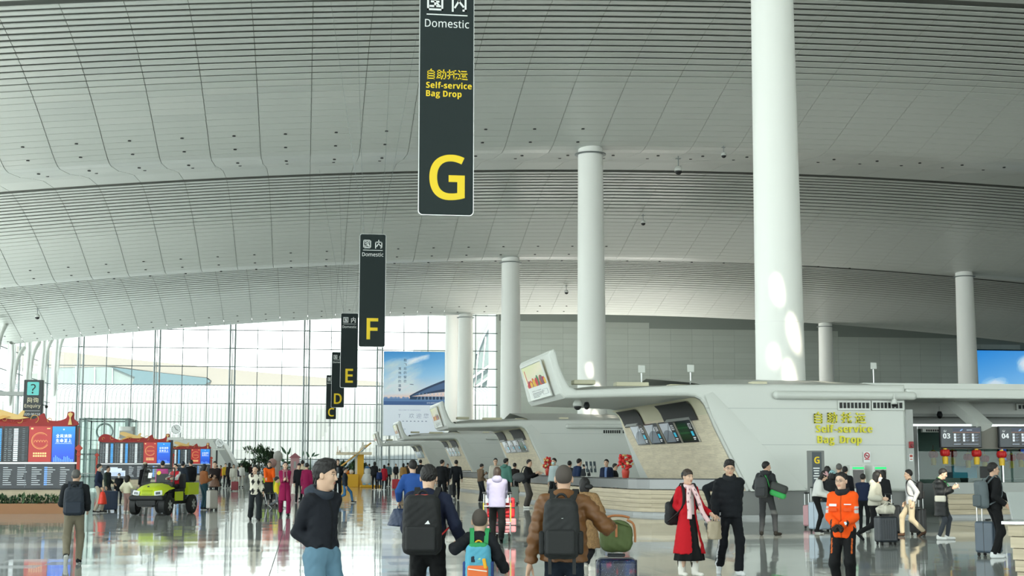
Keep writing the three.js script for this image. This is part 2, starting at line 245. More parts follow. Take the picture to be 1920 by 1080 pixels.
{ // panels: unit boxes scaled to size; the largest in view are single parts, the rest stuff
  const unit = new THREE.BoxGeometry(1, 1, 1), all = [];
  const put = (x, Da, Db, w, ox, open) => {
    const Dm = (Da + Db) / 2, y0 = ceilY(x, Da), y1 = ceilY(x, Db), xs = (ceilY(x + 1.4, Dm) - ceilY(x - 1.4, Dm)) / 2.8, ys = (y1 - y0) / (Db - Da) * (1 - open * 0.9), L = Math.hypot(Db - Da, (Db - Da) * ys);
    const m = new THREE.Matrix4(), xa = V3(1, xs, 0).normalize(), za = V3(0, -ys, 1).normalize(), ya = za.clone().cross(xa).normalize();
    m.makeBasis(xa, ya, xa.clone().cross(ya)).scale(V3(w, 0.045, L)).setPosition(x, (y0 + y1) / 2 + 0.025, -Dm);
    const zh = Dm * Math.cos(YAW) + x * Math.sin(YAW), px = 960 + FOC * (x * Math.cos(YAW) - Dm * Math.sin(YAW)) / zh, H = (y0 + y1) / 2 - EYE;
    const py = 540 - FOC * (H * Math.cos(PITCH) - zh * Math.sin(PITCH)) / (zh * Math.cos(PITCH) + H * Math.sin(PITCH));
    const inView = px > 20 && px < 1900 && py > 6 && py < 660;
    all.push({ m, size: inView ? w * (Db - Da) / zh ** 2 : 0, ox });
  };
  for (let k = 0; k <= 2; k++) {
    const d = bayD(k);
    const rows = [[0.02, 0.9, 0], [0.92, 4.6, 0], [4.62, 8.3, 0], [8.32, 12, 0], [12.02, 16.3, 0]], n = 27;
    for (let i = 0; i < n; i++) { const a = S1 + (36 - S1) * i / n, b = S1 + (36 - S1) * (i + 1) / n, u = Math.max(0, 1 - i / (n * 0.62)), gap = 0.04 + 0.22 * u ** 0.9; rows.push([a + gap, b, u]); }
    for (const [a, b, u] of rows) for (let x = XL + 1.5, c = 0; x < XR; x += 3, c++) if (!(k === 0 && x > 11 && x < 17.5 && b > 1 && b < 13)) put(x, d + a, d + b, 2.975, c, u);
  }
  const order = all.map((p, i) => i).sort((a, b) => all[b].size - all[a].size), single = new Set(order.slice(0, 300));
  const ms = [mCeil, mCeilB, mCeilC], rest = all.filter((p, i) => !single.has(i));
  let q = 0;
  for (const i of [...single].sort((a, b) => a - b)) { const o = M('ceiling_panel', unit, ms[(q++ * 7 + all[i].ox) % 3], ceiling); o.matrixAutoUpdate = false; o.matrix.copy(all[i].m); o.matrix.decompose(o.position, o.quaternion, o.scale); }
  const im = new THREE.InstancedMesh(unit, mCeil, rest.length); rest.forEach((p, i) => im.setMatrixAt(i, p.m)); im.name = 'ceiling_panels'; im.userData.kind = 'stuff'; im.castShadow = im.receiveShadow = true; ceiling.add(im);
  // recessed downlights: two rows before each trough, two behind
  const hole = cyl(0.1, 0.1, 0.05, 0, -0.03, 0, 10);
  for (let k = 1; k <= 3; k++) for (const [s, up] of [[-3.0, 0], [-1.3, 0], [2.2, 0], [5.2, 0]]) {
    if (k === 3 && s > 0) continue;
    for (let x = XL + 1.5; x < 50; x += 3) {
      const D = bayD(k) + s, zh = D * Math.cos(YAW) + x * Math.sin(YAW), px = 960 + FOC * (x * Math.cos(YAW) - D * Math.sin(YAW)) / zh; if (px < -10 || px > 1930 || (px > 1150 && s < 0)) continue;
      const o = M('downlight', hole, mBlack, ceiling); o.position.set(x, ceilY(x, D) + 0.0, -D);
    }
  }
  // roof light glazing and the baffles under it
  for (let k = -3; k <= 2; k++) {
    if (!OPEN(k)) continue;
    const d = bayD(k), S0 = s0(k);
    for (let x0 = XL; x0 < XR; x0 += 6) {
      const P = (x, s) => V3(x, ceilY(x, d + s) + (k >= 0 ? 0.8 : 0.2), -(d + s));
      M('roof_light_pane', quadStrip([[P(x0, S0), P(x0 + 6, S0)], [P(x0, S1), P(x0 + 6, S1)]]), mGlass, ceiling);
    }
  }
  for (let k = 0; k <= 0; k++) { const d = bayD(k), fins = []; for (let x = XL; x < XR; x += 0.5 + 0.5 * rnd()) fins.push(bx(0.3 + 0.5 * rnd(), 0.04, 1.1, x, ceilY(x, d + 16.2) + 0.35 + 0.2 * rnd(), -(d + 16.2))); const f = M('roof_light_baffles', fins, mCeilB, ceiling); f.userData.kind = 'stuff'; }
}

// ---------------------------------------------------------------- columns
function column(x, D, label) {
  const h = ceilY(x, D) + 0.25, c = thing('column', label, 'column', [x, 0, -D], 0, 'round columns in a row');
  M('shaft', lathe([[0.94, 0], [0.92, 4], [0.86, 12], [0.78, h - 0.02]], 40), mColumn, c);
  M('collar', lathe([[0.80, h - 0.62], [0.99, h - 0.6], [0.99, h - 0.55], [0.80, h - 0.53]], 40), mSteel, c);
  for (const y of [6.9, 13.8]) if (y < h - 2) M('joint_ring', lathe([[0.9 - (y - 6.9) * 0.0085, y], [0.915 - (y - 6.9) * 0.0085, y + 0.005], [0.9 - (y - 6.9) * 0.0085, y + 0.012]], 40), mColumn, c);
}
const CX = 17.55;
column(CX, bayD(0), 'widest white round column, rising from roof of the first check-in island');
column(CX, bayD(1), 'white round column standing behind first check-in island, sunlight dappling its foot');
column(CX, bayD(2), 'white round column between the second island and the grey panelled wall');
column(CX, bayD(3), 'thin white round column in front of the glass beside the tall travel poster');
column(CX + 0.2, 177, 'white round column right beside the tall travel poster, touching its edge');
column(59.6, bayD(2), 'white round column in front of the wide blue sky screen');
column(59.6, bayD(3), 'slim white round column standing against the grey panelled wall');

// ---------------------------------------------------------------- glass facades
function mast(parent, x, D, h, lean = 0) { // a laced pair of tubes
  const g = [bar([x - 0.33, 0, -D], [x - 0.33, h, -D], 0.12), bar([x + 0.33, 0, -D], [x + 0.33, h, -D], 0.12), bar([x, 0, -D + 0.55], [x, h, -D + 0.55], 0.055)];
  for (let y = 2.36; y < h; y += 2.41) g.push(bx(0.8, 0.16, 0.14, x, y, -D), bar([x, y, -D], [x, y, -D + 0.55], 0.03));
  M('mast', g, mSteel, parent);
}
const far = thing('window_1', 'tall gridded glass end wall of the hall', null, null, 0, null, 'structure');
{
  const D = DE, mastX = [149, 295, 435, 571, 711].map((p) => atD(p, 760, D).x), st = (mastX[4] - mastX[0]) / 4, X1 = 25.4, ys = [0]; for (let y = 2.36; y < 26; y += 2.41) ys.push(y);
  const xs = []; for (let i = -1; i < 7; i++) for (let j = 0; j < 3; j++) { const x = mastX[0] + st * (i + j / 3); if (x > XL && x < X1) xs.push([x, j]); }
  const edges = [XL, ...xs.map((a) => a[0]), X1];
  for (const [x, j] of xs) { const h = ceilY(x, D) - 0.02; j ? M('mullion', bx(0.09, h, 0.2, x, h / 2, -D), mMullion, far) : mast(far, x, D - 0.3, h); }
  for (const y of ys.slice(1)) { let xa = X1; while (xa > XL && ceilY(xa, D) > y) xa -= 1; if (xa < X1 - 2) M('transom', bx(X1 - Math.max(xa, XL), 0.1, 0.16, (X1 + Math.max(xa, XL)) / 2, y, -D), mMullion, far); }
  for (let i = 0; i + 1 < edges.length; i++) for (let j = 0; j < ys.length; j++) {
    const w = edges[i + 1] - edges[i], top = Math.min(ys[j + 1] ?? 99, ceilY((edges[i] + edges[i + 1]) / 2, D)), h = top - ys[j]; if (h < 0.2) continue;
    M('pane', new THREE.PlaneGeometry(w, h).translate((edges[i] + edges[i + 1]) / 2, ys[j] + h / 2, -D - 0.05), mGlass, far);
  }
}
M('sill_wall', bx(63, 0.55, 0.3, -6.4, 0.275, -DE + 0.35), mat([0.4, 0.42, 0.42], 0.6), far);
const left = thing('window_2', 'glass side wall of the hall', null, null, 0, null, 'structure');
for (let D = DB; D < DE; D += 6.2) { // big panes with steel mullions; only its far end is in view
  const D1 = Math.min(DE, D + 6.2), h = ceilY(XL, (D + D1) / 2);
  for (let y = 0; y < h; y += 4.82) M('pane', new THREE.PlaneGeometry(D1 - D, Math.min(4.82, h - y)).rotateY(Math.PI / 2).translate(XL, y + Math.min(4.82, h - y) / 2, -(D + D1) / 2), mGlass, left);
  M('mullion', bx(0.2, h, 0.12, XL, h / 2, -D), mMullion, left);
}
for (let y = 2.41; y < 16; y += 2.41) M('transom', bx(0.14, 0.1, DE - DB, XL, y, -(DE + DB) / 2), mMullion, left);
for (let D = 51.9; D < 190; D += 9) { // white posts with curved heads along the side glazing
  const c = thing('tree_column', 'white post with a curved bracket head beside side glazing', 'column', [XL + 1.7, 0, -D], 0, 'posts along the side glazing'), h = ceilY(XL + 1.7, D);
  M('post', bx(0.75, h + 0.02, 0.75, 0, h / 2, 0), mWhite, c);
  for (const s of [-1, 1]) M('bracket', tube([[0, h * 0.55, 0.3 * s], [0.1, h * 0.72, 1.0 * s], [0.3, h * 0.88, 1.4 * s], [0.6, h - 0.1, 3.4 * s]], 0.24, 14, 8), mWhite, c);
}
const back = thing('window_3', 'glass wall behind the viewer', null, null, 0, null, 'structure');
for (let x = XL; x < XR; x += 6.9) { const h = ceilY(x + 3, DB); M('pane', new THREE.PlaneGeometry(6.9, h).translate(x + 3.45, h / 2, -DB), mGlass, back); M('mullion', bx(0.2, h, 0.2, x, h / 2, -DB), mMullion, back); }
// solid walls
const wallR = thing('wall_right', 'grey wall on the far side of the islands', null, null, 0, null, 'structure');
M('wall_body', bx(0.5, 26, DE - DB, XR + 0.25, 13, -(DE + DB) / 2), mat([0.42, 0.45, 0.42], 0.6), wallR);
const wallE = thing('wall_end', 'grey green panelled end wall', null, null, 0, null, 'structure');
{
  const mp = [mat([0.55, 0.60, 0.55], 0.55), mat([0.535, 0.585, 0.535], 0.55), mat([0.56, 0.61, 0.56], 0.5)];
  M('wall_body', bx(XR - 25.4, 26, 0.4, (XR + 25.4) / 2, 13, -DE - 0.3), mat([0.3, 0.34, 0.31], 0.8), wallE);
  M('wall_return', bx(0.4, 26, 8, 25.4, 13, -DE - 4), mp[0], wallE);
  const pg = new THREE.BoxGeometry(2.98, 0.78, 0.06);
  for (let x = 26.9, c = 0; x < 117; x += 3, c++) for (let y = 11.0, r = 0; y < 24; y += 0.8, r++) if (y < ceilY(x, 159.9) + 2.2 + Math.max(0, x - 60) * 0.05) { const p = M('wall_panel', pg, mp[(c * 5 + r * 3 + ((c * r) % 4)) % 3], wallE); p.position.set(x, y, -DE - 0.07); }
  M('wall_base', bx(XR - 25.4, 10.6, 0.06, (XR + 25.4) / 2, 5.3, -DE - 0.07), mp[1], wallE);
}

// ---------------------------------------------------------------- outside the glass
solo('apron_ground', new THREE.PlaneGeometry(900, 700).rotateX(-Math.PI / 2).translate(0, -0.4, -DE - 350.5), mat([0.45, 0.46, 0.45], 0.8), 'pale concrete apron outside the glass', 'ground', null, 'structure');
{
  const D = 221, top = 13.0, R = 3.0, o = thing('ribbed_hall', 'long white ribbed building with rounded eaves outside the glass', 'building', [0, 0, -D]), m = mat([0.29, 0.305, 0.31], 0.5);
  const prof = []; for (let i = 0; i <= 8; i++) { const a = i / 8 * Math.PI / 2; prof.push([top - R + R * Math.sin(a), R - R * Math.cos(a)]); }
  prof.unshift([0, 0]); prof.push([top + 1.2, R + 9], [top + 1.2, R + 24]);
  M('shell', quadStrip(prof.map(([y, d]) => [V3(-75, y, -d), V3(70, y, -d)])), m, o);
  const ribs = []; for (let x = -74; x < 69; x += 0.62) for (let i = 0; i + 1 < prof.length - 1; i++) ribs.push(beam([x, prof[i][0], -prof[i][1] + 0.08], [x, prof[i + 1][0], -prof[i + 1][1] + 0.08], 0.07, 0.16));
  M('ribs', ribs, mat([0.17, 0.185, 0.19], 0.5), o).userData.kind = 'stuff';
}
{
  const D = 360, o = thing('pier_building', 'distant terminal with a long tapering roof and dark lens of glass', 'building', [0, 0, -D]);
  const poly = (pts, depth, z) => ext(shapeOf(pts.map(([px, py]) => { const p = atD(px, py, D); return [p.x, p.y]; })), depth).translate(0, 0, -depth + z);
  M('roof', poly([[20, 648], [107, 659], [250, 675], [480, 698], [620, 710], [710, 716], [710, 724], [480, 723], [395, 722], [398, 715], [390, 709], [300, 699], [215, 688], [110, 690], [20, 690]], 40, 2), mat([0.2, 0.185, 0.165], 0.6), o);
  M('glass_lens', poly([[212, 690], [300, 700], [388, 710], [396, 716], [385, 722], [250, 722], [255, 708]], 1, 2.6), mat([0.07, 0.12, 0.14], 0.3), o);
  M('glass_front', poly([[60, 676], [215, 690], [255, 708], [252, 724], [60, 724]], 2, 1.8), mat([0.17, 0.21, 0.21], 0.3), o);
  for (const [a, b] of [[75, 683], [108, 684], [145, 688], [180, 690], [213, 692]]) M('frame', poly([[a, b], [a + 1.5, b], [a + 1.5, 722], [a, 722]], 0.5, 2.9), mat([0.4, 0.44, 0.45], 0.5), o);
  M('wall', poly([[20, 716], [720, 716], [720, 888], [20, 888]], 10, -1), mat([0.4, 0.41, 0.41], 0.6), o);
}
{
  const D = 262, o = thing('wing_building', 'neighbouring terminal wing with curved white roof and slanted lattice glass', 'building', [0, 0, -D]);
  const P = (px, py) => { const p = atD(px, py, D); return [p.x, p.y]; }, poly = (pts, depth, z) => ext(shapeOf(pts.map(([a, b]) => P(a, b))), depth).translate(0, 0, -depth + z);
  M('roof', poly([[786, 668], [795, 640], [808, 606], [818, 575], [960, 560], [960, 584], [931, 590], [918, 606], [903, 632], [892, 660], [888, 700], [820, 700]], 30, 0), mat([0.24, 0.26, 0.25], 0.5), o);
  M('roof_edge', poly([[931, 588], [934, 590], [920, 608], [906, 634], [894, 664], [891, 664], [902, 632], [917, 606]], 1, 0.8), mat([0.3, 0.36, 0.38], 0.5), o);
  M('lattice_glass', poly([[889, 664], [905, 632], [920, 606], [934, 588], [990, 580], [990, 790], [860, 790], [860, 700], [889, 700]], 1, -0.5), mat([0.2, 0.25, 0.26], 0.25), o);
  for (let i = 0; i < 9; i++) M('lattice_bar', beam(V3(...P(880, 712 + i * 22), 0.4), V3(...P(980, 640 + i * 20), 0.4), 0.5, 0.35), mWhite, o);
  for (let i = 0; i < 6; i++) M('lattice_bar', beam(V3(...P(884 + i * 12, 790), 0.4), V3(...P(898 + i * 12, 640 - i * 8), 0.4), 0.25, 0.25), mWhite, o);
}

// ---------------------------------------------------------------- hanging row signs
function rowSign(letter, k, label) {
  const D = 31.2 + 36 * k, W = 1.2, H = 5.3, o = thing('row_sign', label, 'sign', [2.98, 7.1, -D]);
  M('panel', ext(rrect(W, H, 0.09), 0.14, 0.008).translate(0, H / 2, -0.14), mSlate, o);
  M('edge_trim', ext((() => { const s = rrect(W + 0.03, H + 0.03, 0.1); s.holes.push(rrect(W - 0.004, H - 0.004, 0.088)); return s; })(), 0.1).translate(0, H / 2, -0.12), mBrushed, o);
  const put = (g, x, y, m, name) => M(name, g.translate(x, y, 0.001), m, o);
  { const t = new TextGeometry(letter, { font: fontReg, size: 0.96, depth: 0.004, curveSegments: 10, bevelEnabled: true, bevelThickness: 0.002, bevelSize: 0.022, bevelSegments: 1 }); t.computeBoundingBox(); t.translate(-(t.boundingBox.max.x + t.boundingBox.min.x) / 2, 0, 0.002); put(t, 0.02, 0.36, mYellow, 'row_letter'); }
  put(merge([hzGeo('国', 0.38, 0.042, 0.006).translate(-0.46, 0, 0), hzGeo('内', 0.38, 0.042, 0.006).translate(0.08, 0, 0)]), 0, 4.64, mTextWhite, 'lettering');
  put(bx(0.92, 0.025, 0.006), 0, 4.54, mTextWhite, 'rule'); put(textGeo('Domestic', 0.175, 0.006, fontReg, 0.5), 0, 4.25, mTextWhite, 'lettering');
  if (letter === 'G') {
    put(merge([...'自助托运'].map((c, i) => hzGeo(c, 0.215, 0.024, 0.006).translate(-0.46 + i * 0.235, 0, 0))), 0, 3.06, mYellow, 'lettering');
    put(textGeo('Self-service', 0.135, 0.006, fontBold, 0), -0.46, 2.85, mYellow, 'lettering'); put(textGeo('Bag Drop', 0.135, 0.006, fontBold, 0), -0.46, 2.66, mYellow, 'lettering');
  }
  const cy = ceilY(2.98, D);
  for (const s of [-1, 1]) for (const [dx, dz] of [[s * 1.6, 1.4], [s * 0.4, -1.2]]) M('cable', bar([s * 0.42, H, -0.07], [s * 0.42 + dx * 1.2, ceilY(2.98 + s * 0.42 + dx * 1.2, D - dz) - 7.1, dz], 0.007, 5), mSteel, o);
}
rowSign('G', 0, 'tall dark hanging sign with a yellow G and Self-service Bag Drop');
rowSign('F', 1, 'tall dark hanging sign with yellow letter F and white Domestic');
rowSign('E', 2, 'tall dark hanging sign with yellow letter E and white Domestic');
rowSign('D', 3, 'tall dark hanging sign with yellow letter D');
rowSign('C', 4, 'tall dark hanging sign with yellow letter C');

// ---------------------------------------------------------------- cameras under the ceiling
function ceilCam(px, py, label, s = 1) {
  const d = ray(px, py).normalize(), p = V3(0, EYE, 0); let n = 0;
  while (p.y < ceilY(p.x, -p.z) - 0.56 * s && n++ < 4000) p.addScaledVector(d, 0.1);
  const o = thing('security_camera', label, 'camera', p);
  M('bracket', [cyl(0.02 * s, 0.02 * s, 0.45 * s, 0, 0.08 * s, 0, 8), bx(0.2 * s, 0.03, 0.2 * s, 0, 0.43 * s, 0)], mSteel, o);
  M('housing', lathe([[0, 0.14 * s], [0.1 * s, 0.13 * s], [0.15 * s, 0.02 * s], [0.16 * s, -0.06 * s], [0, -0.06 * s]], 16), mWhite, o);
  M('dome', new THREE.SphereGeometry(0.14 * s, 16, 8, 0, 6.3, Math.PI / 2, Math.PI / 2).translate(0, -0.06 * s, 0), mBlack, o);
}
ceilCam(1272, 318, 'large bracketed dome camera on ceiling wave above the first island wing', 1.7);
ceilCam(1206, 417, 'small dome camera on the second ceiling wave between two columns', 1.3);
ceilCam(1062, 547, 'small dome camera on the ceiling beside the slim middle column', 1.4);
ceilCam(1357, 290, 'black dome camera in the ceiling trough beside the widest column', 1.1);
ceilCam(70, 593, 'dark dome camera hanging on a rod near the side glazing', 1.6);

// ---------------------------------------------------------------- check-in islands
const D0 = 43, P0 = (px, py, D = D0) => { const p = atD(px, py, D); return [p.x, p.y]; };
const planExt = (poly, y0, h, bevel = 0) => ext(shapeOf(poly), h, bevel).rotateX(-Math.PI / 2).translate(0, y0, 0); // plan polygon in (x, D)
const woodTex = noiseTex(512, 512, (x, y) => {
  const row = Math.floor(y / 32), off = hash2(row, 5) * 512, pl = Math.floor((x + off) / 190), tone = (hash2(pl, row) - 0.5) * 14;
  const g = (vnoise(x / 60 + row * 7, y / 2.2, 64, 256) - 0.5) * 26 + (vnoise(x / 16, y / 1.3, 32, 394) - 0.5) * 12, j = y % 32 < 1 ? -22 : 0, v = tone + g + j;
  return [232 + v, 220 + v, 195 + v * 0.95];
});
const woodOf = (u, v) => { const t = woodTex.clone(); t.repeat.set(u, v); t.needsUpdate = true; return new THREE.MeshPhysicalMaterial({ map: t, roughness: 0.55 }); };
const mWood = woodOf(1, 1), mSlats = [woodOf(0.35, 0.35), woodOf(0.3, 0.4)];
mSlats[0].color.setRGB(0.68, 0.65, 0.61); mSlats[1].color.setRGB(0.63, 0.6, 0.56);
const mKick = mat([0.36, 0.37, 0.37], 0.45, 0.5), mSteelDark = mat([0.2, 0.205, 0.205], 0.36, 1), mPlinth = mat([0.22, 0.225, 0.22], 0.45), mGrey = mat([0.42, 0.435, 0.42], 0.5), mCream = mat([0.72, 0.68, 0.5], 0.5), mJoint = mat([0.38, 0.41, 0.4], 0.6), mTop = mat(0x15181a, 0.25);
function worldUV(g, k = 1) { // box mapped uv in metres
  const p = g.attributes.position, n = g.attributes.normal, uv = new Float32Array(p.count * 2);
  for (let i = 0; i < p.count; i++) { const ax = Math.abs(n.getX(i)), ay = Math.abs(n.getY(i)), az = Math.abs(n.getZ(i)); uv[2 * i] = (ax > az && ax > ay ? p.getZ(i) : p.getX(i)) * k; uv[2 * i + 1] = (ay > ax && ay > az ? p.getZ(i) : p.getY(i)) * k; }
  g.setAttribute('uv', new THREE.BufferAttribute(uv, 2)); return g;
}
const edgePx = [[1290, 742], [1304, 744], [1314, 749], [1322, 759], [1330, 776], [1340, 800], [1366, 852], [1402, 921]], edge = edgePx.map((p) => P0(...p));
const farD = (x) => Math.min(60.8, 48.5 + Math.max(0, x - 7.2) * 1.28);
const outline = [[1059, 747], [1050, 738], [1036, 694], [1027, 664], [1031, 657], [1039, 654], [1044, 660], [1049, 682], [1060, 709], [1069, 724], [1082, 731], [1130, 729], [1200, 726], [1300, 721], [1340, 720]].map((p) => P0(...p));
const xEnd = P0(1700, 800)[0], yTop = outline[outline.length - 1][1], yBot = edge[edge.length - 1][1];
function slope(name, t0, t1, v0, v1, parent, m, off = 0.03, depth = 0.06) { // a plate on the leaning wood wall: t = depth D range, v = heights
  const X = (y) => { for (let i = 4; i + 1 < edge.length; i++) if (y <= edge[i][1] && y >= edge[i + 1][1]) { const f = (edge[i][1] - y) / (edge[i][1] - edge[i + 1][1]); return edge[i][0] + f * (edge[i + 1][0] - edge[i][0]); } return edge[5][0]; };
  const shear = (D) => -(D - D0) * 0.012, pt = (D, y, o) => V3(X(y) + shear(D) - o, y, -D);
  const fr = [[pt(t1, v0, off + depth), pt(t0, v0, off + depth)], [pt(t1, v1, off + depth), pt(t0, v1, off + depth)]], bk = [[pt(t1, v0, off), pt(t0, v0, off)], [pt(t1, v1, off), pt(t0, v1, off)]];
  const side = (a, b, c, d) => quadStrip([[a, b], [c, d]]);
  const g = [side(bk[0][0], bk[0][1], fr[0][0], fr[0][1]), side(bk[1][0], bk[1][1], fr[1][0], fr[1][1]), side(bk[0][0], fr[0][0], bk[1][0], fr[1][0]), side(bk[0][1], fr[0][1], bk[1][1], fr[1][1])];
  M(name + '_case', g, mBrushed, parent); return M(name, quadStrip(fr), m, parent);
}
const mScreens = [0, 1, 2, 3].map((i) => {
  const t = canvasTex(256, 128, (c, w, h) => {
    c.fillStyle = '#1d2429'; c.fillRect(0, 0, w, h); c.fillStyle = i === 3 ? '#0c1a10' : '#6e7880'; c.fillRect(8, 8, 170, 112);
    if (i === 3) { c.fillStyle = '#14401f'; for (let k = 0; k < 5; k++) c.fillRect(20 + k * 30, 20, 16, 90); c.fillStyle = '#1d5a2b'; c.fillRect(8, 40, 170, 7); c.fillRect(8, 70, 170, 7); }
    else { c.fillStyle = '#a9b2b8'; c.beginPath(); c.moveTo(8, 8); c.lineTo(178, 8); c.lineTo(178, 40 + i * 12); c.quadraticCurveTo(90, 30, 8, 90 - i * 10); c.fill(); c.strokeStyle = '#39424a'; c.lineWidth = 6; c.beginPath(); c.moveTo(20, 118); c.quadraticCurveTo(90, 60 + i * 10, 172, 14); c.stroke(); }
    c.fillStyle = '#f2f4f5'; c.font = '44px sans-serif'; c.fillText('0' + (5 - i), 190, 52); c.fillStyle = '#3fb9d8'; c.fillRect(192, 66, 36, 26); c.fillStyle = '#dfe4e6'; c.fillRect(192, 100, 40, 6); c.fillRect(192, 110, 28, 5);
  });
  return new THREE.MeshPhysicalMaterial({ map: t, roughness: 0.12, emissive: 0xffffff, emissiveMap: t, emissiveIntensity: 0.35 });
});
const wingAd = (() => {
  const t = canvasTex(256, 512, (c, w, h) => {
    c.fillStyle = '#eef3f0'; c.fillRect(0, 0, w, h); const g = c.createLinearGradient(0, 0, w, 330); g.addColorStop(0, '#e6efb4'); g.addColorStop(0.5, '#f3ead0'); g.addColorStop(1, '#bfe0c8'); c.fillStyle = g; c.fillRect(0, 0, w, 330);
    for (let i = 0; i < 26; i++) { c.fillStyle = ['#c8243a', '#d95a2e', '#2f7a45', '#a0326a', '#e9b93a'][i % 5]; const x = hash2(i, 3) * 220, hh = 40 + hash2(i, 9) * 120; c.beginPath(); c.ellipse(x + 20, 330 - hh / 2, 12 + 14 * hash2(i, 4), hh / 2, 0, 0, 7); c.fill(); }
    c.fillStyle = '#d23a46'; c.fillRect(20, 60, 8, 220); c.fillStyle = '#6d7679'; c.font = '26px sans-serif'; c.fillText('WELCOME', 40, 400); for (let i = 0; i < 4; i++) c.fillRect(40, 420 + i * 20, 150 - i * 24, 7); c.strokeStyle = '#8b9497'; c.lineWidth = 4; c.strokeRect(170, 400, 60, 70);
  });
  return new THREE.MeshPhysicalMaterial({ map: t, roughness: 0.15, emissive: 0xffffff, emissiveMap: t, emissiveIntensity: 0.12 });
})();
function vent(parent, x0, x1, y0, y1, D, n) {
  const w = x1 - x0, h = y1 - y0, sh = shapeOf([[x0, y0], [x1, y0], [x1, y1], [x0, y1]]); { const a = w * 0.04, b = h * 0.2, p = new THREE.Path(); p.moveTo(x0 + a, y0 + b); p.lineTo(x1 - a, y0 + b); p.lineTo(x1 - a, y1 - b); p.lineTo(x0 + a, y1 - b); p.closePath(); sh.holes.push(p); }
  M('vent_frame', ext(sh, 0.06).translate(0, 0, -D), mWhite, parent); M('vent_shade_plate', bx(w * 0.97, h * 0.9, 0.02, (x0 + x1) / 2, (y0 + y1) / 2, -D + 0.0), mBlack, parent);  // black plate stands in for the shade inside the vent
  for (let i = 1; i < n; i++) M('vent_fin', bx(w * 0.022, h * 0.62, 0.04, x0 + w * (0.04 + 0.92 * i / n), (y0 + y1) / 2, -D + 0.03), mWhite, parent);
}
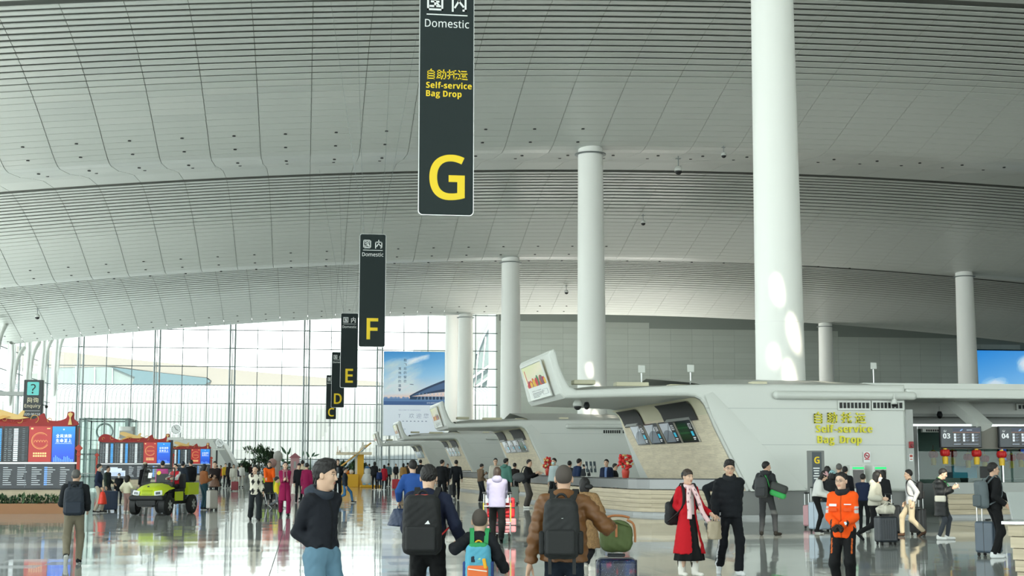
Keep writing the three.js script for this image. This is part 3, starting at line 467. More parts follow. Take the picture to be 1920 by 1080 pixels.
function island(k, letter, words) {
  const o = thing('check_in_island', words, 'check-in island', [0, 0, -36 * k]);
  // white shell with wing and canopy, lofted towards the far side
  const sh = shapeOf([...outline, [xEnd, yTop + 0.02], [xEnd, yBot - 0.02], ...edge.slice().reverse(), ...[[1180, 744]].map((p) => P0(...p))]);
  const g = ext(sh, 5, 0.1, 3), p = g.attributes.position;
  for (let i = 0; i < p.count; i++) { const u = 5 - p.getZ(i), x = p.getX(i), fd = farD(x) - D0; p.setZ(i, -(D0 + (u < 0.2 ? u : 0.2 + (u - 0.2) / 4.8 * (fd - 0.2)))); if (u > 0.2) p.setX(i, x - (u - 0.2) / 4.8 * (fd - 0.2) * 0.012); }
  g.computeVertexNormals(); M('shell', g, mWhite, o);
  // low pitched roof and its seams
  const ridge = 4.78, rf = []; for (const [D, y] of [[D0 + 0.15, yTop - 0.06], [46, yTop + 0.22], [51.9, ridge], [56, yTop + 0.25], [60.5, yTop - 0.1]]) rf.push([V3(12.4, y, -D), V3(xEnd - 0.1, y, -D)]);
  const wr = []; for (const [f, y] of [[0.03, 0], [0.5, 0.26], [0.97, 0.02]]) wr.push([8.4, 9.4, 11, 12.4].map((x) => V3(x, (x < 9 ? outline[10][1] : outline[12][1]) - 0.06 + y + (x - 8.4) * 0.045, -(D0 + f * (farD(x) - D0)))));
  M('roof', [quadStrip(rf), quadStrip(wr)], mat([0.5, 0.51, 0.48], 0.5), o);
  for (const [x, D, w] of [[8.8, 45.5, 0.7], [10.6, 46.5, 1.1], [12.6, 47.5, 1.0], [14.6, 45.5, 0.5]]) M('roof_unit', rb(w, 0.14, 0.5, 0.03, x, yTop + 0.16, -D), mCream, o);
  // wood end wall with its soft cream edge, black sheet for the shaded service recess and grilles
  const wp = [4, 5, 6, 7].map((i) => edge[i]), rows = wp.map(([x, y]) => { const r = []; for (let j = 0; j <= 6; j++) { const D = D0 + 0.14 + j / 6 * 11.6; r.push(V3(x - 0.012 - (D - D0) * 0.012, y, -D)); } return r; });
  const wg = quadStrip(rows); { const q = wg.attributes.position, uv = wg.attributes.uv; for (let i = 0; i < q.count; i++) uv.setXY(i, q.getZ(i) / 2.6, q.getY(i) / 2.1); }
  M('wood_wall', wg, mWood, o, 'pale wood veneer wall');
  const cr = [1, 2, 3, 4].map((i) => { const [x, y] = edge[i]; return [D0 + 0.12, D0 + 5, D0 + 11.6].map((D) => V3(x - 0.015 - (D - D0) * 0.012, y - 0.01, -D)); }); M('cream_edge', quadStrip(cr), mCream, o, 'cream coloured curved soffit');
  for (const [a, b] of [[44.3, 48.3], [51.2, 54.2]]) { const q = [1.6, 2.5, 3.3, 4.3].map((f) => { const i = Math.floor(f), e = f - i, x = edge[i][0] + (edge[i + 1][0] - edge[i][0]) * e, y = edge[i][1] + (edge[i + 1][1] - edge[i][1]) * e; return [a, b].map((D) => V3(x - 0.05 - (D - D0) * 0.012, y - 0.03, -D)); }); M('recess_shade_sheet', quadStrip(q), mBlack, o, 'flat black sheet standing for the shaded service recess'); slope('grille', a + 0.8, b - 0.4, edge[4][1] - 0.12, edge[4][1] + 0.02, o, mGrey, 0.1, 0.08); }
  // joints between the white panels, the crease facet
  for (const py of [766, 834]) { const y = P0(1500, py)[1], x0 = edge[6][0] - (py < 800 ? 0.75 : 0.05); M('panel_joint', bx(xEnd - x0 - 0.05, 0.012, 0.01, (x0 + xEnd) / 2, y, -D0 + 0.002), mJoint, o); }
  { const yb = yBot - 0.0, a = P0(1336, 735), b = P0(1512, 919); const c = [[a, [edge[2][0] + 0.1, edge[2][1] + 0.12]], [P0(1376, 775), [edge[4][0] + 0.06, P0(0, 775)[1]]], [P0(1440, 845), [edge[6][0] + 0.02, P0(0, 845)[1]]], [b, [edge[7][0] + 0.05, yb]]].map(([s, e]) => [V3(s[0], s[1], -D0 + 0.004), V3((s[0] + e[0]) / 2, (s[1] + e[1]) / 2, -D0 + 0.05), V3(e[0] + 0.02, e[1], -D0 - 0.02 + 0.09)]); M('crease_facet', quadStrip(c), mWhite, o); }
  // grey plinth under the white wall
  const x0 = edge[7][0] - 0.25; M('plinth', bx(xEnd - x0, yBot, 15.5, (xEnd + x0) / 2, yBot / 2, -D0 - 7.9), mPlinth, o, 'dark grey plinth'); M('kick_plate', bx(xEnd - x0 + 0.3, 0.1, 0.06, (xEnd + x0) / 2, 0.05, -D0 + 0.06), mKick, o);
  // eaves roll, vents, wall end
  { const a = P0(1455, 741), b = P0(1708, 741), r = 0.13; M('eaves_roll', rotG(new THREE.CapsuleGeometry(r, b[0] - a[0], 8, 16), 0, 0, Math.PI / 2).translate((a[0] + b[0]) / 2, a[1], -D0 + 0.12), mWhite, o); }
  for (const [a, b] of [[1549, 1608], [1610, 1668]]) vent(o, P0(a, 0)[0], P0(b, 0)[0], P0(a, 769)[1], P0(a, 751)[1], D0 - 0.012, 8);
  M('wall_end', bx(0.22, P0(1704, 768)[1], 3.2, xEnd + 0.06, P0(1704, 768)[1] / 2, -D0 - 1.5), mGrey, o);
  // wing picture
  { const q = (px, py, D) => { const [x, y] = P0(px, py); return V3(x, y, -D); }, a = 43.9, b = 47.9; const A = q(1029.5, 671, a), B = q(1052, 738, a), off = -0.13;
    const tl = V3(A.x + off, A.y, -b), tr = V3(A.x + off, A.y, -a), bl = V3(B.x + off, B.y, -b), br = V3(B.x + off, B.y, -a); M('wing_picture', quadStrip([[bl, br], [tl, tr]]), wingAd, o, 'lit poster with red flowers'); 
    M('picture_frame', [bar(tl, tr, 0.03), bar(bl, br, 0.03), bar(tl, bl, 0.03), bar(tr, br, 0.03)], mWhite, o); }
  // deep roof beam and fascia over the counters
  const xr = 46, f1 = P0(1712, 729)[1], f2 = P0(1712, 747)[1];
  M('roof_beam', rb(6.4, f1 - f2, 3, 0.05, xEnd + 3.2, (f1 + f2) / 2, -D0 - 1.4), mWhite, o);
  M('roof_beam_tip', ext(shapeOf([[xEnd + 6.4, f2], [xEnd + 6.9, f2], [xEnd + 8.4, f1 + 0.25], [xEnd + 6.4, f1 + 0.02]]), 2.9).translate(0, 0, -D0 - 2.85), mWhite, o);
  M('parapet', rb(xr - 19, 0.3, 0.4, 0.05, (xr + 19.4) / 2, P0(1700, 714, 52)[1] - 0.28, -52), mColumn, o);
  M('counter_roof', bx(xr - xEnd, 0.12, 14, (xr + xEnd) / 2, f1 + 0.12, -D0 - 9), mWhite, o);
  const g1 = P0(1800, 747, 46.5)[1], g2 = P0(1800, 776, 46.5)[1]; M('fascia', bx(xr - xEnd, g1 - g2 + 0.5, 0.3, (xr + xEnd) / 2, (g1 + g2) / 2 + 0.25, -46.6), mWhite, o);
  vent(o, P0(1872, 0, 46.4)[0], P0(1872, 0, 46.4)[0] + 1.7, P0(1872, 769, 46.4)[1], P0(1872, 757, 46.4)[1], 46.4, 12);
  { const a = P0(1780, 744, 45), b = P0(1850, 801, 43.4); M('strut', beam(V3(a[0], a[1], -45), V3(b[0], b[1], -43.6), 0.62, 0.3), mWhite, o); }
  const lg = P0(1800, 799, 47.5)[1]; M('lintel', bx(xr - xEnd, g2 - lg, 0.2, (xr + xEnd) / 2, (g2 + lg) / 2, -47.6), mGrey, o);
  // back office behind the counters: side return, rear wall, glass screen
  M('office_wall', bx(xr - xEnd, g2, 0.2, (xr + xEnd) / 2, g2 / 2, -53), mat([0.52, 0.56, 0.52], 0.6), o); M('soffit', bx(xr - xEnd, 0.1, 7, (xr + xEnd) / 2, g2 - 0.05, -50), mGrey, o);
  M('side_panel', bx(2.1, lg, 0.12, xEnd + 1.2, lg / 2, -47.4), mGrey, o); M('door_head', bx(1.0, 0.12, 0.14, xEnd + 2.9, lg - 0.16, -47.3), mWhite, o);
  for (let i = 0; i < 8; i++) M('head_slot', bx(0.05, 0.07, 0.02, xEnd + 2.55 + i * 0.08, lg - 0.16, -47.22), mBlack, o);
  for (let x = xEnd + 2.3; x < xr - 3; x += 3.1) { M('glass_screen', new THREE.PlaneGeometry(3.06, lg - 1.0).translate(x + 1.5, 1.0 + (lg - 1.0) / 2, -47.5), mGlassTint, o); M('screen_post', bx(0.05, lg, 0.06, x, lg / 2, -47.5), mBrushed, o); }
  M('screen_sill', bx(xr - xEnd - 2.2, 1.0, 0.1, (xr + xEnd + 2.2) / 2, 0.5, -47.55), mat([0.16, 0.18, 0.18], 0.4), o);
  return o;
}
const islandG = island(0, 'G', 'first check-in island with Self-service Bag Drop wall and long wing canopy');
const islandNames = ['second check-in island, its wing overlapping the tall travel poster', 'third check-in island, its wing in front of the welcome line of the poster', 'furthest check-in island, smallest wing, beside the glass wall'];
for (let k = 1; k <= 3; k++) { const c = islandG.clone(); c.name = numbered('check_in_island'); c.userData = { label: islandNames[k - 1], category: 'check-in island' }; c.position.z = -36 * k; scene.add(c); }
// what hangs on and stands around each island
for (let k = 0; k <= 3; k++) {
  const nth = ['first', 'second', 'third', 'furthest'][k], z = -36 * k;
  const wEdge = (y) => { for (let i = 4; i + 1 < edge.length; i++) if (y <= edge[i][1] && y >= edge[i + 1][1]) return edge[i][0] + (edge[i][1] - y) / (edge[i][1] - edge[i + 1][1]) * (edge[i + 1][0] - edge[i][0]); return edge[5][0]; };
  for (let i = 0; i < 4; i++) { const c = 52.4 - i * 2.12, s = thing('wall_screen', ['wall screen on wood wall of the ' + nth + ' island, showing an aerial view', 'wall screen with a road picture on wood wall of ' + nth + ' island', 'wall screen with a curved landscape on wood wall of ' + nth + ' island', 'wall screen with a dark green picture on wood wall of ' + nth + ' island'][i], 'screen', [0, 0, z], 0, 'screens on the wood wall of the ' + nth + ' island'); slope('display', c - 0.94, c + 0.94, 2.36, 3.08, s, mScreens[i]); }
  // service counter wrapping round the end of the island
  const ct = thing('service_counter', 'long wood slat service counter with steel top wrapping the ' + nth + ' island end', 'counter', [0, 0, z], 0, 'service counters');
  const outer = [[13.5, 43.95], [11.6, 45.3], [11.05, 45.75], [10.75, 46.2], [10.6, 46.8], [10.3, 50.5], [10.05, 55], [9.85, 60], [9.8, 64.5]], inset = (d) => outer.map(([x, y], i) => { const a = outer[Math.max(0, i - 1)], b = outer[Math.min(outer.length - 1, i + 1)], L = Math.hypot(b[0] - a[0], b[1] - a[1]); return [x + d * (b[1] - a[1]) / L, y - d * (b[0] - a[0]) / L]; });
  const band = (o0, o1) => [...inset(o0), ...inset(o1).reverse()];
  M('kick_plate', planExt(band(0.1, 0.4), 0, 0.12), mKick, ct);
  for (let i = 0; i < 5; i++) M('slat', worldUV(planExt(band(0.0 + 0.012 * (i % 2), 0.4), 0.12 + i * 0.142, 0.134), 0.4), mSlats[i % 2], ct);
  M('steel_band', planExt(band(0.05 - 0.12, 0.4), 0.86, 0.3), mSteelDark, ct, 'brushed steel fascia'); M('counter_top', planExt(band(-0.1, 0.75), 1.16, 0.035), mTop, ct); M('steel_end', planExt([[13.4, 43.95], [15.2, 43.2], [15.2, 43.6], [13.6, 44.6]], 0, 0.86), mBrushed, ct);
}
// lettering on the first island
{
  const s = thing('wall_lettering', 'yellow raised letters reading Self-service Bag Drop on the white wall', 'sign', [0, 0, -D0 + 0.0]), m = mat([0.78, 0.72, 0.03], 0.45), dp = 0.05, yS = (py) => P0(1570, py)[1], xS = (px) => P0(px, 800)[0];
  const u = xS(1571) - xS(1570);
  [...'自助托运'].forEach((c, i) => M('letter', hzGeo(c, 18.5 * u, 2.1 * u, dp).translate(xS(1524 + i * 26.4), yS(793), 0.03), m, s));
  const line = (t, x, y, size, sp) => { let cx = 0; for (const ch of t) { if (ch === ' ') { cx += size * 0.62; continue; } const g = textGeo(ch, size, dp, fontBold, 0); g.computeBoundingBox(); const w = g.boundingBox.max.x; M('letter', g.translate(x + cx, y, 0.03), m, s); cx += w + sp; } };
  line('Self-service', xS(1529), yS(811), 13.2 * u, 2.0 * u); line('Bag Drop', xS(1531), yS(831), 13.2 * u, 2.2 * u);
  const n = thing('no_smoking_sign', 'small white no smoking plate on the white wall beside yellow lettering', 'sign', [P0(1624, 857)[0], P0(1624, 857)[1], -D0 + 0.06]);
  M('plate', bx(13 * u, 19 * u, 0.01), mTextWhite, n); const red = mat(0xc03040, 0.5);
  M('ring', new THREE.TorusGeometry(4.6 * u, 0.9 * u, 6, 24).translate(0, 2.6 * u, 0.01), red, n); M('slash', rotG(bx(9 * u, 1.1 * u, 0.01), 0, 0, -0.8).translate(0, 2.6 * u, 0.01), red, n); M('cigarette', bx(5.5 * u, 1.3 * u, 0.008, 0, 2.4 * u, 0.008), mBlack, n); M('caption', bx(9 * u, 1.5 * u, 0.008, 0, -4 * u, 0.006), red, n);
  const t = thing('row_totem', 'grey pillar sign with a yellow G standing before the white wall', 'sign', atD(1532, 972, 41.6).setY(0)), hT = P0(1530, 845, 41.6)[1];
  M('body', rb(0.4, hT, 0.42, 0.015, 0, hT / 2, 0), mat([0.2, 0.205, 0.2], 0.5), t); M('face', bx(0.29, hT * 0.96, 0.01, -0.04, hT / 2, 0.215), mat(0x39434a, 0.4), t);
  M('letter', textGeo('G', 0.2, 0.006, fontBold, 0.5).translate(-0.04, hT - 0.38, 0.222), mYellow, t); for (let i = 0; i < 5; i++) M('text_line', bx(0.2 - 0.03 * (i % 3), 0.035, 0.004, -0.06, hT - 0.52 - i * 0.075, 0.222), mTextWhite, t);
}
// unseen uplights added on island roofs and side posts to brighten the hall
function uplight(x, y, D, k, label, group) {
  const u = thing('added_trough_uplight', label, 'lamp', [x, y, -D], 0, group);
  M('trough', [bx(12, 0.1, 1.0, 0, 0.05, 0), bx(12, 0.25, 0.05, 0, 0.13, 0.5), bx(12, 0.25, 0.05, 0, 0.13, -0.5)], mGrey, u);
  M('diffuser', bx(11.9, 0.02, 0.86, 0, 0.14, 0), new THREE.MeshPhysicalMaterial({ color: 0xffffff, emissive: 0xfff4e6, emissiveIntensity: 3 }), u);
  if (y > 6) M('post', bx(0.2, y, 0.2, 0, -y / 2, 0), mSteel, u);
  const l = new THREE.RectAreaLight(new THREE.Color(1, 0.97, 0.9), FILL_UPLIGHT * k, 11.8, 0.86); l.position.set(0, 0.2, 0); l.rotation.x = Math.PI / 2; l.name = 'uplight'; l.castShadow = true; u.add(l);
}
const UPY = P0(1712, 729)[1] + 0.185;
[0.1, 0.3, 0.9, 5].forEach((w, i) => { for (const x of [26, 39.5]) uplight(x, UPY, 56 + 36 * i, w, 'long trough uplight lying on a check-in island roof', 'uplights on the island roofs'); });
for (const [D, w] of [[34, 0.8], [70, 0.8], [106, 0.9]]) uplight(-24.5, 6.5, D, w, 'long trough uplight on a post beside the side glazing', 'added uplights along the side glazing');

// ---------------------------------------------------------------- check-in counters of the first island
{
  const xa = P0(1779, 950, 42.5)[0], c = thing('check_in_counter', 'wood slat check-in counter below the G/03 monitor', 'counter', [0, 0, 0]);
  const wC = 24.0 - xa, top = P0(1800, 905, 42.5)[1], mid = P0(1800, 926, 42.5)[1];
  M('kick_plate', bx(wC, 0.1, 0.6, xa + wC / 2, 0.05, -42.95), mKick, c);
  for (let i = 0; i < 4; i++) M('slat', worldUV(bx(wC, (mid - 0.1) / 4 - 0.01, 0.7, xa + wC / 2, 0.1 + (mid - 0.1) * (i + 0.5) / 4, -42.85 + 0.012 * (i % 2)), 0.5), mSlats[i % 2], c);
  M('steel_band', bx(wC + 0.1, top - mid, 0.8, xa + wC / 2, (top + mid) / 2, -42.85), mGrey, c, 'steel counter top edge');
  const mon = thing('desk_monitor', 'black desk monitor standing on the check-in counter', 'monitor', [P0(1852, 880, 42.9)[0], top, -42.9]);
  M('screen', rb(0.52, 0.36, 0.03, 0.01, 0, 0.32, 0), mBlack, mon); M('stand', [bx(0.06, 0.16, 0.03, 0, 0.08, -0.02), bx(0.24, 0.015, 0.16, 0, 0.008, 0)], mDark, mon);
  const sc = thing('bag_scale', 'pale grey baggage scale housing beside the check-in counter', 'scale', [24.45, 0, -42.9]);
  M('housing', rb(0.55, 1.35, 0.8, 0.04, 0, 0.675, 0), mat([0.55, 0.56, 0.55], 0.4), sc); M('belt', bx(1.1, 0.35, 0.8, 0.9, 0.175, 0), mDark, sc); M('belt_frame', bx(1.2, 0.08, 0.9, 0.9, 0.36, 0), mBrushed, sc);
  const tray = thing('blue_tray', 'bright blue plastic tray standing behind the glass screen', 'tray', [P0(1803, 880, 48.4)[0], 1.16, -48.4]); M('tray_body', [bx(0.9, 0.4, 0.5, 0, 0.21, 0)], mat(0x2fa3c8, 0.4), tray); M('rim', bx(0.96, 0.05, 0.56, 0, 0.4, 0), mat(0x2b93b6, 0.4), tray);
  const sh = thing('office_bench', 'long grey back office bench behind the glass screen', 'bench', [0, 0, -48.4]); M('bench_top', bx(20, 0.05, 0.7, 33, 1.135, 0), mGrey, sh); M('bench_front', bx(20, 1.1, 0.6, 33, 0.555, 0), mat([0.25, 0.27, 0.26], 0.5), sh);
  for (const [a, b] of [[1838, 1852], [1876, 1898]]) { const s = thing('office_screen', (a === 1838 ? 'narrow' : 'wide') + ' blue lit screen mounted on the back office wall', 'screen', [P0((a + b) / 2, 0, 52.8)[0], P0(0, 848, 52.8)[1], -52.8], 0, 'blue office screens'); M('case', bx((b - a) / 50 + 0.1, 0.62, 0.06, 0, 0, -0.02), mBlack, s); M('display', bx((b - a) / 50, 0.52, 0.01, 0, 0, 0.02), new THREE.MeshPhysicalMaterial({ color: 0x3058c8, emissive: 0x2a4fc0, emissiveIntensity: 0.3, roughness: 0.2 }), s); }
}
function monitor(px, num, label) {
  const D = 43.5, a = P0(px, 801, D), b = P0(px + 76, 838, D), w = b[0] - a[0], h = a[1] - b[1], o = thing('check_in_monitor', label, 'screen', [(a[0] + b[0]) / 2, b[1], -D]);
  const t = canvasTex(512, 250, (c, W, H) => {
    c.fillStyle = '#222c34'; c.fillRect(0, 0, W, H); c.fillStyle = '#070b14'; c.fillRect(150, 10, 352, 230); c.fillStyle = '#0d1c3c'; c.fillRect(150, 10, 352, 52); c.fillStyle = '#b5642c'; c.fillRect(150, 62, 352, 4);
    c.fillStyle = '#eef2f4'; c.font = '34px sans-serif'; c.fillText('G/', 34, 62); c.font = 'bold 88px sans-serif'; c.fillText(num, 22, 142); c.fillStyle = '#7fa6d8'; c.beginPath(); c.ellipse(262, 36, 22, 8, -0.6, 0, 7); c.fill(); c.fillStyle = '#8f9bab'; c.fillRect(330, 28, 70, 14);
    for (let i = 0; i < 3; i++) for (let j = 0; j < 3; j++) { c.fillStyle = '#dbe0ea'; c.fillRect(164 + i * 116, 80 + j * 36, 28, 30); c.fillStyle = '#6f7a8c'; c.fillRect(200 + i * 116, 88 + j * 36, 50, 6); c.fillRect(200 + i * 116, 100 + j * 36, 34, 5); } c.fillStyle = '#7d8797'; c.fillRect(160, 208, 90, 14); c.fillRect(280, 210, 200, 10);
  });
  const lean = new THREE.Group(); M('case', rb(w + 0.06, h + 0.06, 0.1, 0.02, 0, h / 2, -0.06), mDark, o); M('display', new THREE.PlaneGeometry(w, h).translate(0, h / 2, 0.0), new THREE.MeshPhysicalMaterial({ map: t, roughness: 0.25, emissive: 0xffffff, emissiveMap: t, emissiveIntensity: 0.25 }), o);
}
monitor(1764, '03', 'check-in monitor reading G/03 above the wood counter'); monitor(1874, '04', 'check-in monitor over the baggage scale, next to the G/03 monitor');
{ // the taupe fascia that carries the monitors
  const a = P0(1763, 799, 43.7), b = P0(1763, 840, 43.7), o = thing('monitor_fascia', 'taupe boxed fascia carrying the check-in monitors', 'fascia', [0, 0, 0]); M('board', bx(46 - a[0], a[1] - b[1] + 0.06, 0.1, (46 + a[0]) / 2, (a[1] + b[1]) / 2, -43.75), mat([0.2, 0.19, 0.165], 0.6), o); M('top_rail', bx(46 - xEnd, 0.07, 0.14, (46 + xEnd) / 2, a[1] + 0.03, -43.75), mBrushed, o); M('hanger', [bx(0.1, P0(0, 747)[1] - a[1] + 0.4, 0.1, 28, (P0(0, 747)[1] + a[1]) / 2, -43.8), bx(0.1, P0(0, 747)[1] - a[1] + 0.4, 0.1, 40, (P0(0, 747)[1] + a[1]) / 2, -43.8)], mBrushed, o);
}
function lantern(px, py, D, s, label) {
  const p = atD(px, py, D), o = thing('lantern', label, 'lantern', [p.x, p.y, -D], 0, 'red paper lanterns over the counters'), red = mat([0.55, 0.012, 0.012], 0.45), gold = mat([0.85, 0.55, 0.04], 0.45);
  const ribs = []; for (let i = 0; i < 10; i++) { const a = i / 10 * 6.283; ribs.push(new THREE.SphereGeometry(0.1 * s, 8, 10).scale(0.62, 1.0, 0.62).translate(Math.cos(a) * 0.085 * s, 0, Math.sin(a) * 0.085 * s)); }
  M('globe', ribs, red, o); M('cap', [cyl(0.06 * s, 0.05 * s, 0.04 * s, 0, 0.09 * s, 0, 12), cyl(0.06 * s, 0.06 * s, 0.03 * s, 0, -0.12 * s, 0, 12)], gold, o);
  M('tassel', [cyl(0.075 * s, 0.085 * s, 0.2 * s, 0, -0.32 * s, 0, 12)], gold, o, 'yellow tassel'); M('cord', cyl(0.006, 0.006, 0.12 * s + 0.04, 0, 0.12 * s, 0, 6), red, o);
}
lantern(1772, 849, 43.55, 1.1, 'red lantern with yellow tassel under the digits of the G/03 monitor'); lantern(1831, 850, 43.55, 1.1, 'red lantern with yellow tassel under the far end of the G/03 monitor'); lantern(1878, 852, 43.55, 1.1, 'red lantern with yellow tassel under the second check-in monitor');
for (const [px, py] of [[1750, 852], [1786, 851], [1815, 857], [1846, 860], [1896, 858], [1914, 856]]) lantern(px, py, 47.9, 1.15, 'small red lantern hanging behind the glass screen');
{ // fire alarm and notice on the end of the white wall
  const f = thing('fire_alarm', 'red fire alarm box on the end of the white wall', 'alarm', [xEnd + 0.07, P0(1702, 834)[1], -42.86]); M('box', rb(0.14, 0.2, 0.08, 0.02), mat(0x9c2028, 0.4), f); M('bell', rotG(cyl(0.05, 0.05, 0.05, 0, 0, 0, 14), Math.PI / 2).translate(0, -0.02, 0.04), mat(0x701018, 0.4), f);
  const n = thing('notice_plate', 'small red and white notice on end of the white wall', 'notice', [xEnd + 0.06, P0(1702, 858)[1], -42.88]); M('plate', bx(0.12, 0.22, 0.01), mTextWhite, n); M('print', [bx(0.09, 0.08, 0.006, 0, 0.05, 0.006), bx(0.08, 0.03, 0.006, 0, -0.05, 0.006)], mat(0xb05040, 0.5), n);
  for (const [px, py, D, lb] of [[1083, 760, 44.2, 'white dome camera under the wing canopy'], [1100, 762, 45.5, 'small dark dome camera under the wing canopy'], [1677, 757, 42.7, 'white bracket camera beside the wall vents'], [1762, 779, 46.2, 'dark dome camera under the counter fascia']]) {
    const p = atD(px, py, D), s = px === 1083 ? 1.3 : 0.9, o = thing('security_camera', lb, 'camera', p); M('housing', lathe([[0, 0.16 * s], [0.07 * s, 0.15 * s], [0.11 * s, 0.04 * s], [0.11 * s, -0.02 * s], [0, -0.02 * s]], 14), px === 1100 || px === 1762 ? mDark : mWhite, o); M('dome', new THREE.SphereGeometry(0.095 * s, 14, 8, 0, 6.3, Math.PI / 2, Math.PI / 2).translate(0, -0.02 * s, 0), mBlack, o); M('bracket', cyl(0.025, 0.025, 0.2, 0, 0.12 * s, 0, 8), mWhite, o);
  }
  for (const [px, py, D, lb] of [[1203, 712, 48, 'wireless panel on a post above the wall screens'], [1295, 711, 49, 'taller wireless panel on a post above the wood wall edge'], [1638, 706, 54, 'wireless panel on a post above the wall vents']]) { const p = atD(px, py, D), o = thing('roof_antenna', 'small flat ' + lb, 'antenna', [p.x, 4.3, -D], 0, 'wireless panels on island roof'); const h = atD(px, py - 20, D).y - 4.3; M('post', cyl(0.025, 0.025, h, 0, 0, 0, 8), mBrushed, o); M('panel', rb(0.24, 0.26, 0.06, 0.02, 0, h, 0.03), mWhite, o); }
}
for (const [px, lb] of [[1610, 'white self-service kiosk with green light strip, beside the person in dark blue'], [1652, 'white self-service kiosk with green light strip, facing the person in a cream puffer']]) { // kiosks
  const p = atD(px, 975, 41.9), o = thing('bag_drop_kiosk', lb, 'kiosk', [p.x, 0, -41.9], 0.12), H = 1.62;
  M('body', ext(shapeOf([[-0.3, 0], [0.3, 0], [0.3, 0.9], [0.16, H], [-0.16 - 0.12, H], [-0.3, 0.9]]), 0.5, 0.03).translate(0, 0, -0.4), mWhite, o); M('display', bx(0.36, 0.55, 0.02, -0.02, 1.2, 0.1), mat(0x2a1f1c, 0.15), o); M('light_strip', bx(0.38, 0.05, 0.02, -0.02, 1.53, 0.1), new THREE.MeshPhysicalMaterial({ color: 0x2fd07a, emissive: 0x18c060, emissiveIntensity: 0.9 }), o); M('scale_plate', bx(0.6, 0.12, 0.5, 0, 0.06, 0.35), mGrey, o); M('reader', rb(0.2, 0.1, 0.06, 0.02, 0, 0.8, 0.13), mDark, o);
}
{ // near counter at the edge of the view
  const p = atY(1886, 978, 1.05), o = thing('near_counter', 'wood slat counter with a steel top edge, closest to the viewer', 'counter', [p.x, 0, p.z]);
  const pl = (e) => [[0 + e, 0], [0.1 + e, -0.1], [4, -0.4], [4, 1.6], [1.1 + e, 1.6]];
  for (let i = 0; i < 8; i++) M('slat', worldUV(planExt(pl(0.16 - i * 0.02), 0.08 + i * 0.118, 0.11), 0.6), mSlats[i % 2], o);
  M('kick_plate', planExt(pl(0.2), 0, 0.08), mBrushed, o); M('counter_top', planExt(pl(-0.05), 1.024, 0.03), mBrushed, o, 'steel top edge'); M('screen_panel', rotG(bx(1.2, 0.3, 0.03), -0.35).translate(0.9, 1.19, -0.5), mat([0.32, 0.34, 0.33], 0.3), o);
}

// ---------------------------------------------------------------- flight boards, totem, pavilion, planters
const emis = (t, k, rough = 0.25) => new THREE.MeshPhysicalMaterial({ map: t, roughness: rough, emissive: 0xffffff, emissiveMap: t, emissiveIntensity: k });
const mRed = mat([0.36, 0.018, 0.016], 0.5), mRed2 = mat([0.5, 0.05, 0.03], 0.5), mGold = mat([0.75, 0.42, 0.1], 0.4), mGoldL = mat([0.82, 0.55, 0.2], 0.45);
const flightTex = (blue, white) => canvasTex(256, 300, (c, w, h) => {
  c.fillStyle = '#12181d'; c.fillRect(0, 0, w, h);
  for (let i = 0; i < 17; i++) { const y = 18 + i * 16.4; c.fillStyle = i % 2 ? '#1b242b' : '#151c22'; c.fillRect(6, y, w - 12, 14); c.fillStyle = '#8d979c'; for (const [x, l] of [[12, 30], [50, 42]]) c.fillRect(x, y + 5, l * (0.6 + 0.4 * hash2(i, x)), 4); c.fillStyle = white ? '#dfe6ea' : '#6b757b'; c.fillRect(104, y + 1, 46, 12); c.fillStyle = blue ? '#3f9be6' : '#59656c'; c.fillRect(194, y + 1, blue ? 46 : 26, blue ? 13 : 5); }
  c.fillStyle = '#0b0f13'; c.fillRect(0, 0, w, 14);
});
const flights = [emis(flightTex(true, true), 0.45), emis(flightTex(true, true), 0.45), emis(flightTex(false, true), 0.4)];
const redAd = emis(canvasTex(256, 420, (c, w, h) => {
  c.fillStyle = '#a81f1c'; c.fillRect(0, 0, w, h); c.strokeStyle = '#e0a35a'; c.lineWidth = 7; c.beginPath(); c.arc(128, 170, 96, 0.5, 5.6); c.stroke(); c.lineWidth = 3; c.beginPath(); c.arc(128, 170, 84, 0.2, 5.2); c.stroke(); c.lineWidth = 5; for (let i = 0; i < 5; i++) { c.beginPath(); c.moveTo(60 + i * 30, 190); c.quadraticCurveTo(70 + i * 30, 140, 90 + i * 30, 185); c.stroke(); }
  c.fillStyle = '#f3cf8a'; for (let r = 0; r < 2; r++) for (let i = 0; i < 6; i++) c.fillRect(52 + i * 26, 310 + r * 30, 20, 20); c.fillRect(20, 16, 26, 20); c.fillRect(200, 20, 36, 10);
}), 0.4);
const blueAd = emis(canvasTex(256, 400, (c, w, h) => {
  const g = c.createLinearGradient(0, 0, 0, h); g.addColorStop(0, '#1f8fe0'); g.addColorStop(0.45, '#1263dc'); g.addColorStop(1, '#0d3fbf'); c.fillStyle = g; c.fillRect(0, 0, w, h);
  c.strokeStyle = '#f0f6ff'; [...'全民消防'].forEach((ch, i) => hzDraw(c, ch, 42 + i * 46, 88, 38, 5)); [...'生命至上'].forEach((ch, i) => hzDraw(c, ch, 42 + i * 46, 140, 38, 5)); c.fillStyle = '#bcd8ff'; c.fillRect(34, 190, 190, 5); c.fillStyle = '#cfe4ff'; c.beginPath(); c.arc(128, 34, 9, 0, 7); c.fill();
  c.fillStyle = '#5e9cf2'; for (let i = 0; i < 12; i++) { const hh = 20 + 60 * hash2(i, 2); c.fillRect(20 + i * 19, h - hh, 11, hh); }
}), 0.5);
